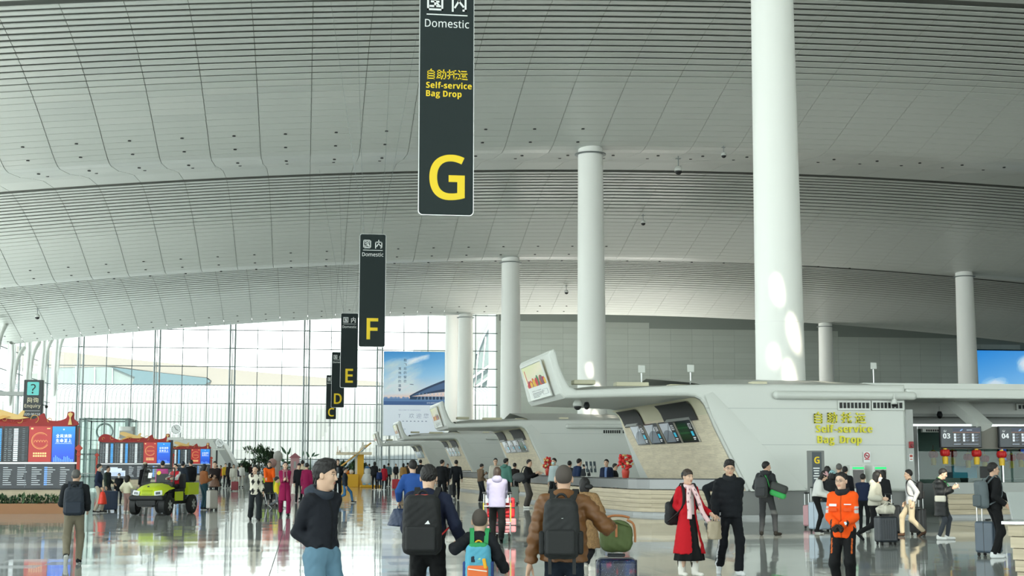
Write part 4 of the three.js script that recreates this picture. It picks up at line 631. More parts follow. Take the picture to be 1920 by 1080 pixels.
const mapTex = canvasTex(1024, 256, (c, w, h) => {
  c.fillStyle = '#262c33'; c.fillRect(0, 0, w, h); c.fillStyle = '#dfe9f4'; for (const [x, y, ww, hh] of [[80, 110, 300, 100], [110, 70, 220, 44], [150, 50, 120, 24]]) c.fillRect(x, y, ww, hh); c.fillStyle = '#9fb6e4'; for (let i = 0; i < 14; i++) c.fillRect(92 + i * 20, 150, 10, 58); c.fillStyle = '#b7c6ea'; c.fillRect(80, 140, 300, 6);
  c.fillStyle = '#c9d0d6'; for (let k = 0; k < 5; k++) for (let i = 0; i < 9; i++) c.fillRect(430 + k * 118, 36 + i * 22, 40 + 44 * hash2(k, i), 7); c.fillStyle = '#6fa2e6'; for (let i = 0; i < 9; i++) c.fillRect(770, 30 + i * 22, 26, 17); c.fillStyle = '#59626a'; c.fillRect(610, 10, 4, 236);
});
const mMap = emis(mapTex, 0.25), mBoard = mat(0x191e23, 0.35), mPlaneLine = mat([0.55, 0.2, 0.06], 0.5);
function infoBoard(k, label) {
  const D = 51.9 + 36 * k, W = 4.15, o = thing('flight_board', label, 'flight board', [-9.95, 0, -D]), y0 = 1.73, y1 = 2.95;
  M('cabinet', rb(W, 2.25, 0.5, 0.03, 0, 1.88, -0.27), mBoard, o);
  const pw = [0.84, 0.84, 0.84, 0.78, 0.78]; let x = -W / 2 + 0.03;
  pw.forEach((w, i) => { const m = i < 3 ? flights[i] : i === 3 ? redAd : blueAd; M(i < 3 ? 'flight_screen' : 'advert_screen', bx(w - 0.02, y1 - y0, 0.02, x + w / 2, (y0 + y1) / 2, -0.005), [mBoard, mBoard, mBoard, mBoard, m, mBoard], o); x += w; });
  M('ledge', bx(W + 0.1, 0.05, 0.1, 0, y0 - 0.04, 0), mBrushed, o);
  M('map_panel', bx(W - 0.04, 0.84, 0.02, 0, 1.24, -0.005), [mBoard, mBoard, mBoard, mBoard, mMap, mBoard], o);
  M('wood_base', worldUV(bx(W + 0.1, 0.42, 0.6, 0, 0.56, -0.27), 0.5), mSlats[0], o); M('plinth', bx(W - 0.2, 0.36, 0.5, 0, 0.18, -0.3), mPlinth, o);
  // festive crest: red swirl outline, gold airliner, tower
  const cr = thing('festive_crest', 'red and gold festive cut-out with an airliner on the ' + ['largest, nearest', 'second', 'furthest'][k] + ' flight board', 'decoration', [-9.95, 3.005, -D], 0, 'festive crests on the flight boards');
  M('swirl_board', ext(splineShape([[-2.1, 0], [-2.12, 0.2], [-1.85, 0.42], [-1.5, 0.38], [-1.25, 0.2], [-0.9, 0.1], [-0.5, 0.18], [-0.1, 0.34], [0.3, 0.3], [0.62, 0.2], [0.82, 0.34], [0.95, 0.4], [1.05, 0.2], [1.4, 0.14], [1.7, 0.24], [1.76, 0.44], [1.95, 0.44], [1.98, 0.2], [2.1, 0.1], [2.12, 0.0]], 120), 0.1, 0.015).translate(0, 0.0, -0.1), mRed, cr, 'red cut-out board');
  for (let i = 0; i < 7; i++) M('gold_swirl', new THREE.TorusGeometry(0.07 + 0.03 * (i % 3), 0.012, 6, 20, 4.6).rotateZ(i).translate(-1.85 + i * 0.5, 0.16 + 0.04 * (i % 2), 0.01), mGold, cr);
  const pl = new THREE.Shape(); pl.moveTo(-0.95, 0.42); pl.bezierCurveTo(-1.02, 0.55, -0.8, 0.62, -0.55, 0.52); pl.lineTo(0.05, 0.34); pl.lineTo(0.2, 0.5); pl.lineTo(0.28, 0.48); pl.lineTo(0.22, 0.28); pl.lineTo(0.45, 0.24); pl.lineTo(0.1, 0.18); pl.bezierCurveTo(-0.3, 0.16, -0.7, 0.28, -0.95, 0.42); M('airliner', ext(pl, 0.08, 0.012).translate(0.05, 0.0, 0.01), mGoldL, cr, 'golden airliner');
  M('wing', ext(shapeOf([[-0.45, 0.32], [-0.2, 0.28], [-0.75, 0.1], [-0.85, 0.12]]), 0.05, 0.01).translate(0.05, 0, 0.08), mGold, cr); M('fan_lines', Array.from({ length: 7 }, (_, i) => bar([-0.1, 0.02, 0.01], [-0.62 + i * 0.17, 0.24 - Math.abs(i - 3) * 0.03, 0.01], 0.01, 5)), mRed2, cr);
  M('tower', ext(shapeOf([[1.78, 0], [1.92, 0], [1.87, 0.24], [1.94, 0.38], [1.85, 0.44], [1.76, 0.38], [1.83, 0.24]]), 0.06, 0.008).translate(0, 0, 0.01), mGoldL, cr, 'golden tower');
  for (const q of [-1, 1]) { const r = thing('festive_ribbon', 'red hanging festive knot on ' + (q < 0 ? 'the window' : 'the aisle') + ' side of the ' + ['nearest', 'second', 'furthest'][k] + ' flight board', 'ribbon', [-9.95 + q * (W / 2 + 0.1), 0, -D + 0.05], 0, 'festive knots on the flight boards'); M('knot', [rotG(rb(0.2, 0.2, 0.05, 0.02), 0, 0, 0.785).translate(0, 2.2, 0), rotG(rb(0.13, 0.13, 0.05, 0.02), 0, 0, 0.785).translate(0, 1.98, 0)], mRed2, r); M('band', rb(0.11, 1.6, 0.03, 0.01, 0, 1.3, 0), mRed2, r); M('cord', cyl(0.012, 0.012, 0.6, 0, 2.3, 0, 6), mRed2, r); }
}
infoBoard(0, 'largest dark flight board with red and blue adverts, planter at its foot'); infoBoard(1, 'second flight board, behind the lime green buggy'); infoBoard(2, 'furthest flight board, in front of the white slanted room');
// leaves shared by all plants
function leafCloud(n, f, size, colors, sd) { // stuff: many folded leaves
  const g = new THREE.BufferGeometry(); g.setAttribute('position', new THREE.Float32BufferAttribute([0, 0, 0, 0.22, 0.5, 0.06, 0, 0.5, 0, -0.22, 0.5, 0.06, 0, 1, -0.08], 3)); g.setIndex([0, 1, 2, 0, 2, 3, 1, 4, 2, 2, 4, 3]); g.computeVertexNormals();
  const im = new THREE.InstancedMesh(g, new THREE.MeshPhysicalMaterial({ color: 0xffffff, roughness: 0.5, side: THREE.DoubleSide }), n), m = new THREE.Matrix4(), q = new THREE.Quaternion(), c = new THREE.Color(); seed = sd;
  for (let i = 0; i < n; i++) { const p = f(i), s = size * rr(0.6, 1.3); q.setFromEuler(new THREE.Euler(rr(-1.2, 1.6), rr(0, 6.28), rr(-0.6, 0.6))); m.compose(p, q, V3(s, s, s)); im.setMatrixAt(i, m); const h = colors[Math.floor(rnd() * colors.length)]; c.setRGB(...h).multiplyScalar(rr(0.7, 1.2)); im.setColorAt(i, c); }
  im.userData.kind = 'stuff'; im.castShadow = im.receiveShadow = true; return im;
}
const greens = [[0.03, 0.08, 0.035], [0.045, 0.11, 0.04], [0.025, 0.06, 0.03], [0.07, 0.14, 0.05]];
{
  const D = 50.9, o = thing('planter_box', 'long low wooden planter of leafy plants below the largest flight board', 'planter', [-10, 0, -D]);
  M('trough', [worldUV(bx(4.6, 0.34, 0.06, 0, 0.17, 0.35), 0.5), worldUV(bx(4.6, 0.34, 0.06, 0, 0.17, -0.3), 0.5), bx(0.06, 0.34, 0.7, 2.3, 0.17, 0), bx(0.06, 0.34, 0.7, -2.3, 0.17, 0)], mat([0.34, 0.16, 0.07], 0.5), o, 'brown wooden trough'); M('soil', bx(4.5, 0.26, 0.6, 0, 0.14, 0.02), mat(0x2a2018, 0.95), o);
  const l = leafCloud(900, () => V3(rr(-2.25, 2.25), rr(0.28, 0.56), rr(-0.28, 0.34)), 0.16, greens, 31); l.name = 'leaves'; o.add(l);
}
{ // enquiry totem
  const D = 56, a = atD(45, 712, D), b = atD(78, 781, D), w = b.x - a.x, o = thing('enquiry_totem', 'dark upright enquiry sign with a turquoise question mark panel', 'sign', [(a.x + b.x) / 2, 0, -D]);
  M('body', rb(w, a.y, 0.28, 0.02, 0, a.y / 2, -0.14), mat(0x2b3133, 0.4), o); M('question_panel', ext(rrect(w * 0.62, w * 0.72, 0.04), 0.02).translate(0.0, a.y - 0.08 - w * 0.36, 0), mat(0x6fd3d0, 0.4), o, 'turquoise panel'); M('question_mark', textGeo('?', w * 0.5, 0.008, fontReg, 0.5).translate(0.0, a.y - 0.08 - w * 0.62, 0.021), mBlack, o);
  M('lettering', [hzGeo('问', w * 0.27, 0.025, 0.006).translate(-w * 0.29, 0, 0), hzGeo('询', w * 0.27, 0.025, 0.006).translate(w * 0.03, 0, 0)].map((g) => g.translate(0, a.y - w * 1.24, 0.002)), mat(0xf0e6c8, 0.5), o); M('lettering', textGeo('Enquiry', w * 0.18, 0.006, fontReg, 0.5).translate(0, a.y - w * 1.5, 0.002), mat(0xf0e6c8, 0.5), o); M('rule', bx(w * 0.8, 0.012, 0.006, 0, a.y - w * 1.68, 0.003), mTextWhite, o); M('lettering', textGeo('020-96158', w * 0.13, 0.006, fontReg, 0.5).translate(0, a.y - w * 1.93, 0.002), mTextWhite, o);
  M('camera_arm', bar([w / 2, a.y - w * 1.35, -0.1], [w / 2 + 0.14, a.y - w * 1.38, -0.05], 0.015), mDark, o); M('camera_dome', new THREE.SphereGeometry(0.06, 12, 8).translate(w / 2 + 0.15, a.y - w * 1.45, -0.05), mBlack, o);
}
for (const [px, py, D, lb] of [[330, 805, 87.2, 'tall clock on a post beside the second flight board'], [412, 830, 122.9, 'small clock on a post beside the furthest flight board']]) {
  const p = atD(px, py, D), o = thing('clock_post', lb, 'clock', [p.x, 0, -D]), u = D / 2700, r = 0.33, h = p.y;
  M('post', bx(0.14, h - 0.6, 0.12, -0.22, (h - 0.6) / 2, 0), mDark, o); M('sign_box', rb(0.95, 0.16, 0.2, 0.02, -0.02, h - 0.55, 0), mWhite, o); M('case', rotG(cyl(r, r, 0.12, 0, -0.06, 0, 32), Math.PI / 2).translate(0, h, 0), mBrushed, o); M('dial', rotG(cyl(r * 0.86, r * 0.86, 0.02, 0, 0, 0, 32), Math.PI / 2).translate(0, h, 0.055), mTextWhite, o); M('hands', [rotG(bx(0.025, r * 0.62, 0.01, 0, r * 0.28, 0), 0, 0, 0.5).translate(0, h, 0.085), rotG(bx(0.03, r * 0.45, 0.01, 0, r * 0.2, 0), 0, 0, -2).translate(0, h, 0.085), ...Array.from({ length: 12 }, (_, i) => rotG(bx(0.02, 0.05, 0.008, 0, r * 0.72, 0), 0, 0, i * Math.PI / 6).translate(0, h, 0.08))], mBlack, o); M('lugs', [bar([-0.2, h - 0.48, 0], [-0.2, h - 0.25, 0], 0.025), bar([0.2, h - 0.48, 0], [0.2, h - 0.25, 0], 0.025), bar([-0.2, h + 0.25, 0], [-0.22, h + 0.42, 0], 0.02), bar([0.2, h + 0.25, 0], [0.22, h + 0.42, 0], 0.02)], mBrushed, o);
}
{ // glass lift enclosure
  const D = 94, a = atD(150, 784, D), b = atD(242, 784, D), H = a.y, W = b.x - a.x, dp = 5, o = thing('glass_lift', 'glass lift enclosure with steel frames between two flight boards', 'lift', [(a.x + b.x) / 2, 0, -D - dp / 2]);
  const P = []; for (const x of [-W / 2, 0, W / 2]) for (const z of [-dp / 2, dp / 2]) P.push([x, z]); P.forEach(([x, z]) => M('post', bx(0.09, H, 0.09, x, H / 2, z), mMullion, o)); for (const y of [0.9, 2.3, H - 0.06]) M('rail', [bx(W, 0.09, 0.09, 0, y, dp / 2), bx(W, 0.09, 0.09, 0, y, -dp / 2), bx(0.09, 0.09, dp, W / 2, y, 0), bx(0.09, 0.09, dp, -W / 2, y, 0)], mMullion, o);
  for (const x of [-W / 4, W / 4]) M('pane', new THREE.PlaneGeometry(W / 2, H).translate(x, H / 2, dp / 2 + 0.06), mGlassTint, o); M('pane', new THREE.PlaneGeometry(dp, H).rotateY(Math.PI / 2).translate(W / 2 + 0.06, H / 2, 0), mGlassTint, o); M('roof_pane', new THREE.PlaneGeometry(W, dp).rotateX(-Math.PI / 2).translate(0, H + 0.02, 0), mGlassTint, o);
  M('cab', [rb(W * 0.6, 2.5, dp * 0.4, 0.05, -W * 0.1, 1.4, -0.6)], mat([0.32, 0.38, 0.37], 0.4), o); for (const s of [-1, 1]) M('brace', beam([s * W * 0.42, 0, 1.4], [s * W * 0.42 - 0.02, H, 1.4], 0.2, 0.2), mSteel, o); M('guide_wheel', rotG(new THREE.TorusGeometry(0.5, 0.06, 8, 24), 0, 0, 0).translate(-0.2, H - 0.8, 0.8), mSteel, o); M('handrail', [bar([-W / 2, 1.1, dp / 2 + 0.4], [W / 2, 1.1, dp / 2 + 0.4], 0.03), bar([-W / 2, 0, dp / 2 + 0.4], [-W / 2, 1.1, dp / 2 + 0.4], 0.03), bar([W / 2, 0, dp / 2 + 0.4], [W / 2, 1.1, dp / 2 + 0.4], 0.03)], mBrushed, o);
  const v = thing('tall_vent', 'white rounded air outlet tower behind the second flight board', 'air outlet', atD(236, 872, 91).setY(0)); const vh = atD(236, 800, 91).y; M('body', ext(rrect(0.95, 0.75, 0.3), vh).rotateX(-Math.PI / 2), mWhite, v); M('grille', bx(0.8, 0.5, 0.02, 0, vh - 0.5, 0.38), mGrey, v);
}
{ // white slanted room
  const D = 133, P = (px, py) => { const p = atD(px, py, D); return [p.x, Math.max(0, p.y)]; }, o = thing('slanted_room', 'white room with slanted end and slit vents behind the furthest flight board', 'room', [0, 0, -D]);
  const sh = shapeOf([P(322, 823), P(404, 823), P(417, 829), P(440, 872), [P(446, 905)[0], 0], [P(322, 905)[0], 0]]); M('shell', ext(sh, 8, 0.1).translate(0, 0, -8), mWhite, o); M('slit', bx(P(366, 0)[0] - P(334, 0)[0], 0.08, 0.02, (P(366, 0)[0] + P(334, 0)[0]) / 2, P(0, 837)[1], 0.005), mBlack, o); M('end_trim', beam(V3(...P(404, 824), 0.02), V3(...P(442, 890), 0.02), 0.06, 0.5), mGrey, o);
}
// planting at the far end
function tree(px, py, w, D, lb) {
  const p = atD(px, py, D), H = p.y, o = thing('potted_tree', lb, 'tree', [p.x, 0, -D]);
  M('tub', lathe([[0, 0], [0.35, 0], [0.45, 0.5], [0.4, 0.5], [0.38, 0.42], [0, 0.42]], 20), mGrey, o); M('trunk', [tube([[0, 0.4, 0], [0.05, 1.0, 0], [-0.04, H * 0.6, 0]], 0.06, 8, 6), tube([[0, 1, 0], [0.3 * w, H * 0.55, 0.2], [0.55 * w, H * 0.75, 0.2]], 0.03, 8, 5), tube([[0, 1, 0], [-0.3 * w, H * 0.5, 0.1], [-0.55 * w, H * 0.65, -0.2]], 0.03, 8, 5)], mat([0.12, 0.08, 0.05], 0.9), o);
  const blobs = []; for (let i = 0; i < 14; i++) blobs.push([rr(-0.85, 0.85) * w, H * rr(0.45, 0.9), rr(-0.6, 0.6) * w]); blobs.push([0, H * 0.92, 0]);
  const l = leafCloud(900, (i) => { const b = blobs[i % blobs.length], a = rr(0, 6.28), e = Math.acos(rr(-1, 1)), r = 0.32 * w * Math.cbrt(rnd()); return V3(b[0] + r * Math.sin(e) * Math.cos(a), b[1] + r * 0.8 * Math.cos(e), b[2] + r * Math.sin(e) * Math.sin(a)); }, 0.33, greens, 77 + px); l.name = 'foliage'; o.add(l);
}
tree(486, 838, 1.6, 150, 'tallest leafy tree in a tub before the glass end wall'); tree(509, 848, 0.9, 152, 'slim leafy tree in a tub beside the mushroom figures'); tree(458, 868, 0.9, 149, 'low bushy tree in a tub beside the tallest tree'); tree(664, 868, 1.0, 112, 'round dark bush in a tub behind the yellow stand');
{
  const o = thing('hedge', 'long dark green planted hedge along the far end of the floor', 'hedge', [-2.5, 0, -151]); M('bed', rb(9, 0.8, 1.2, 0.05, 0, 0.4, 0), mat([0.3, 0.32, 0.31], 0.6), o); const l = leafCloud(1100, () => V3(rr(-4.4, 4.4), rr(0.75, 1.5), rr(-0.6, 0.6)), 0.25, greens, 5); l.name = 'leaves'; o.add(l);
  const leaf = (px, py, h, w, a, m = 0) => { const p = atD(px, py, 147), s = new THREE.Shape(); s.moveTo(0, 0); s.quadraticCurveTo(w, h * 0.4, 0, h); s.quadraticCurveTo(-w, h * 0.4, 0, 0); return ext(s, 0.03).rotateZ(a).translate(p.x, p.y, 0); };
  const b = thing('banana_plant', 'banana plant with long upright leaves beside the pink house', 'plant', [0, 0, -147]); for (const [x, y, h, w, a] of [[537, 852, 1.0, 0.25, 0.6], [541, 853, 0.8, 0.2, -0.25], [534, 866, 0.6, 0.3, 0.9], [539, 870, 0.5, 0.3, -0.9]]) M('leaf', leaf(x, y, h, w, a), mat([0.04, 0.12, 0.06], 0.5), b); { const p = atD(539, 872, 147); M('stem', cyl(0.1, 0.06, p.y + 1.3, p.x, 0, 0, 8), mat([0.06, 0.12, 0.06], 0.6), b); }
  const b2 = thing('banana_plant', 'banana plant with drooping leaves against the glass, beyond the pink house', 'plant', [0, 0, -146.5]); for (const [x, y, h, w, a] of [[580, 858, 0.7, 0.22, 0.5], [584, 857, 0.6, 0.2, -0.6], [587, 856, 0.7, 0.16, -1.2], [568, 856, 0.6, 0.15, -0.1]]) M('leaf', leaf(x, y, h, w, a), mat([0.05, 0.14, 0.08], 0.5), b2); { const p = atD(582, 862, 146.5); M('stem', cyl(0.1, 0.06, p.y + 0.2, p.x, 0, 0, 8), mat([0.06, 0.12, 0.06], 0.6), b2); }
  const hs = thing('pink_house', 'small pink model house with a pitched roof among the plants', 'model house', atD(553, 872, 128).setY(0)), hp = atD(553, 850, 128).y; M('walls', bx(0.75, hp - 0.35, 0.6, 0, (hp - 0.35) / 2, 0), mat([0.55, 0.3, 0.32], 0.6), hs); M('roof', ext(shapeOf([[-0.55, 0], [0.55, 0], [0, 0.45]]), 0.8).translate(0, hp - 0.4, -0.4), mat([0.4, 0.15, 0.18], 0.6), hs); M('door', bx(0.2, 0.6, 0.02, 0, hp - 1.0, 0.31), mGrey, hs);
  const ms = thing('mushroom_figure', 'pale pink and grey mushroom figures among the plants', 'figure', atD(521, 872, 140).setY(0)); const mp = atD(521, 846, 140).y; M('stalk', cyl(0.3, 0.25, mp - 0.6, 0, 0, 0, 16), mat([0.6, 0.5, 0.46], 0.6), ms); M('hat', new THREE.SphereGeometry(0.5, 20, 10).scale(0.9, 1.1, 0.8).translate(0, mp - 0.5, 0), mat([0.62, 0.6, 0.57], 0.6), ms); M('side_hat', new THREE.SphereGeometry(0.42, 16, 8).translate(-0.5, mp - 1.1, 0.1), mat([0.6, 0.36, 0.33], 0.6), ms);
}
{ // yellow stand
  const D = 108, P = (px, py) => atD(px, py, D), o = thing('yellow_stand', 'yellow stand with pillar, counter and a flat canopy carrying a model plane', 'stand', P(676, 872).setY(0)), yel = mat([0.80, 0.42, 0.015], 0.5), H = P(676, 852).y, u = 0.0402;
  M('pillar', rb(0.46, H, 0.5, 0.02, 0, H / 2, 0), yel, o); M('counter', rb(1.3, 0.95, 0.8, 0.03, -0.8, 0.475, 0.1), yel, o); M('round_base', rb(1.6, 0.16, 1.4, 0.06, 0.75, 0.08, 0.2), yel, o); M('canopy', [rb(2.6, 0.08, 1.3, 0.02, -0.5, H + 0.02, 0), rb(2.6, 0.06, 1.3, 0.02, -0.5, H + 0.12, 0)], mat([0.75, 0.6, 0.36], 0.5), o, 'pale canopy boards'); M('white_post', bx(0.16, H, 0.16, -0.32, H / 2, 0), mWhite, o);
  M('slant_pole', bar([-1.6, 1.4, 0.3], [0.75, H + 0.85, 0.3], 0.06), mGold, o); M('slant_pole', bar([-1.3, 1.3, 0.35], [0.3, H + 0.5, 0.35], 0.045), mat([0.5, 0.65, 0.75], 0.5), o);
  M('model_plane', [new THREE.SphereGeometry(0.16, 14, 8).scale(2.2, 1, 1).rotateZ(0.6).translate(0.2, H + 0.5, 0), bx(0.12, 0.7, 0.03, 0.15, H + 0.55, 0), bx(0.3, 0.05, 0.9, 0.2, H + 0.5, 0)], mat([0.7, 0.66, 0.58], 0.5), o, 'cream model plane'); M('finial', [cyl(0.04, 0.03, 0.5, -1.7, H + 0.1, 0, 8), cyl(0.08, 0.05, 0.2, -1.55, H + 0.1, 0, 8)], mat([0.75, 0.6, 0.5], 0.5), o);
  const f = thing('toy_figure', 'white and blue rounded toy figure standing on the yellow base', 'figure', P(688, 872).setY(0.165)); M('figure_body', lathe([[0, 0], [0.42, 0.02], [0.5, 0.4], [0.36, 0.8], [0, 0.85]], 18), mat([0.7, 0.72, 0.72], 0.5), f); M('figure_head', new THREE.SphereGeometry(0.3, 16, 10).translate(0, 1.0, 0), mat([0.75, 0.76, 0.76], 0.5), f); M('blue_hat', new THREE.SphereGeometry(0.22, 14, 8, 0, 6.3, 0, 1.4).translate(0, 1.18, 0), mat([0.1, 0.25, 0.5], 0.5), f); M('blue_feet', [bx(0.2, 0.12, 0.3, -0.2, 0.06, 0.3), bx(0.2, 0.12, 0.3, 0.2, 0.06, 0.3)], mat([0.25, 0.45, 0.65], 0.5), f);
  const b = thing('toy_bear', 'small orange and white toy sitting on the yellow counter', 'figure', P(656, 890).setY(0.96)); M('toy_body', new THREE.SphereGeometry(0.18, 14, 8).translate(0.1, 0.16, 0), mat([0.75, 0.7, 0.66], 0.6), b); M('toy_head', new THREE.SphereGeometry(0.15, 14, 8).scale(1.5, 1, 1).translate(-0.2, 0.14, 0), mat([0.75, 0.25, 0.04], 0.6), b);
}
// ---------------------------------------------------------------- big posters
{
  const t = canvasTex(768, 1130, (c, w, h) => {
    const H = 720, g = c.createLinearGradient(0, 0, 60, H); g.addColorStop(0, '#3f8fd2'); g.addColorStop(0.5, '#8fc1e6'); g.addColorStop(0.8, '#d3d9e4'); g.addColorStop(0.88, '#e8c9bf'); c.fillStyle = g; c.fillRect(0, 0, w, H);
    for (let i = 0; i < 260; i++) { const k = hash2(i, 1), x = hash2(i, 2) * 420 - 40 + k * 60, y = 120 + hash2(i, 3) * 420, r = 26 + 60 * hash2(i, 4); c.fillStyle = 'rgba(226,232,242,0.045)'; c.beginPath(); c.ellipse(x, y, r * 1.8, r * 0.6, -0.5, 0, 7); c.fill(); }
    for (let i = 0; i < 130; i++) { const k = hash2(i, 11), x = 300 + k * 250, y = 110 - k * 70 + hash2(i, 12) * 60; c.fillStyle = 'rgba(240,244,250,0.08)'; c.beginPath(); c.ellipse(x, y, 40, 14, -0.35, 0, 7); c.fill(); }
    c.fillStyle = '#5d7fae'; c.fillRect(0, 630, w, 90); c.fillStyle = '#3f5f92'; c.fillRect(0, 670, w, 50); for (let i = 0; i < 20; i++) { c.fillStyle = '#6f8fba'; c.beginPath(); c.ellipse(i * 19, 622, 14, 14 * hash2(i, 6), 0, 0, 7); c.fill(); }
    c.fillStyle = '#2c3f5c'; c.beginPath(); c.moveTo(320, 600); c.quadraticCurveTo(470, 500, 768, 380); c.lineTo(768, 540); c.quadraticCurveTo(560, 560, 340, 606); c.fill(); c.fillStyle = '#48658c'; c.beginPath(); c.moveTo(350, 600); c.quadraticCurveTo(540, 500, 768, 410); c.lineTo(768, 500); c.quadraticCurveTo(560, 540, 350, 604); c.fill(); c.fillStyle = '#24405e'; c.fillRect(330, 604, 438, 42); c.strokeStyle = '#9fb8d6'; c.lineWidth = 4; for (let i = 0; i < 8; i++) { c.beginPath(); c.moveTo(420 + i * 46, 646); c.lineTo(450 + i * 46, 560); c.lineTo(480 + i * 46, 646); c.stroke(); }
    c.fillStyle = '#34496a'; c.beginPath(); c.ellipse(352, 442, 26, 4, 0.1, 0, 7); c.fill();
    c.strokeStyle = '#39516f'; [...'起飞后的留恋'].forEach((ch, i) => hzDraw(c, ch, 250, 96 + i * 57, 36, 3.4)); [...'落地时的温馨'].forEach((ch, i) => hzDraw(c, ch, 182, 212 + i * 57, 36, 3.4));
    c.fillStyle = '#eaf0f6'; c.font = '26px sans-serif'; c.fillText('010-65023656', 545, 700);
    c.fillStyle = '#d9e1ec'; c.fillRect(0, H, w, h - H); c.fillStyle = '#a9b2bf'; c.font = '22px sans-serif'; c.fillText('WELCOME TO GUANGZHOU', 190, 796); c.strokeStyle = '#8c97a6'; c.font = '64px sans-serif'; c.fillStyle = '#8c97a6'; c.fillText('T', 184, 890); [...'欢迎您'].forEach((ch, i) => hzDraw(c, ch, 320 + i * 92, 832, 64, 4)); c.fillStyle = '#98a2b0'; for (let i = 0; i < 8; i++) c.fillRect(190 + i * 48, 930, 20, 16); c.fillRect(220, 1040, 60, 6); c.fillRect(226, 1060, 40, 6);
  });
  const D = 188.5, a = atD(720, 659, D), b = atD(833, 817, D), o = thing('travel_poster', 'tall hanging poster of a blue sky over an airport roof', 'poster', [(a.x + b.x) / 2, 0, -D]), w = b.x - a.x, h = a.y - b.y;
  M('print', new THREE.PlaneGeometry(w, h).translate(0, b.y + h / 2, 0.12), emis(t, 0.22, 0.5), o); M('frame', bx(w + 0.06, h + 0.06, 0.2, 0, b.y + h / 2, 0), mWhite, o); for (const s of [-1, 1]) { M('leg', bx(0.2, b.y, 0.2, s * w * 0.4, b.y / 2, 0), mSteel, o); M('stay', bar([s * w * 0.4, a.y - 1, 0], [s * w * 0.4, a.y - 1, -2.2], 0.05), mSteel, o); }  // print glows faintly by itself to lift its blue
  const t2 = canvasTex(512, 256, (c, ww, hh) => { const g = c.createLinearGradient(0, 0, 80, hh); g.addColorStop(0, '#2f8fe4'); g.addColorStop(1, '#8cc4f0'); c.fillStyle = g; c.fillRect(0, 0, ww, hh); for (let i = 0; i < 200; i++) { c.fillStyle = 'rgba(255,255,255,0.06)'; const z = i % 2; c.beginPath(); c.ellipse(z ? 60 + 90 * hash2(i, 1) : 250 + 90 * hash2(i, 2), z ? 150 + 90 * hash2(i, 3) : 40 + 50 * hash2(i, 4), 40, 22, -0.4, 0, 7); c.fill(); } });
  const a2 = atD(1824, 657, DE), o2 = thing('sky_screen', 'wide lit screen showing blue sky and clouds on the grey end wall', 'screen', [a2.x, 0, -DE + 0.12]), h2 = 7.4; M('display', new THREE.PlaneGeometry(15, h2).translate(7.5, a2.y - h2 / 2, 0.06), emis(t2, 0.6, 0.3), o2); M('frame', bx(15.3, h2 + 0.3, 0.1, 7.5, a2.y - h2 / 2, 0), mBlack, o2);
}

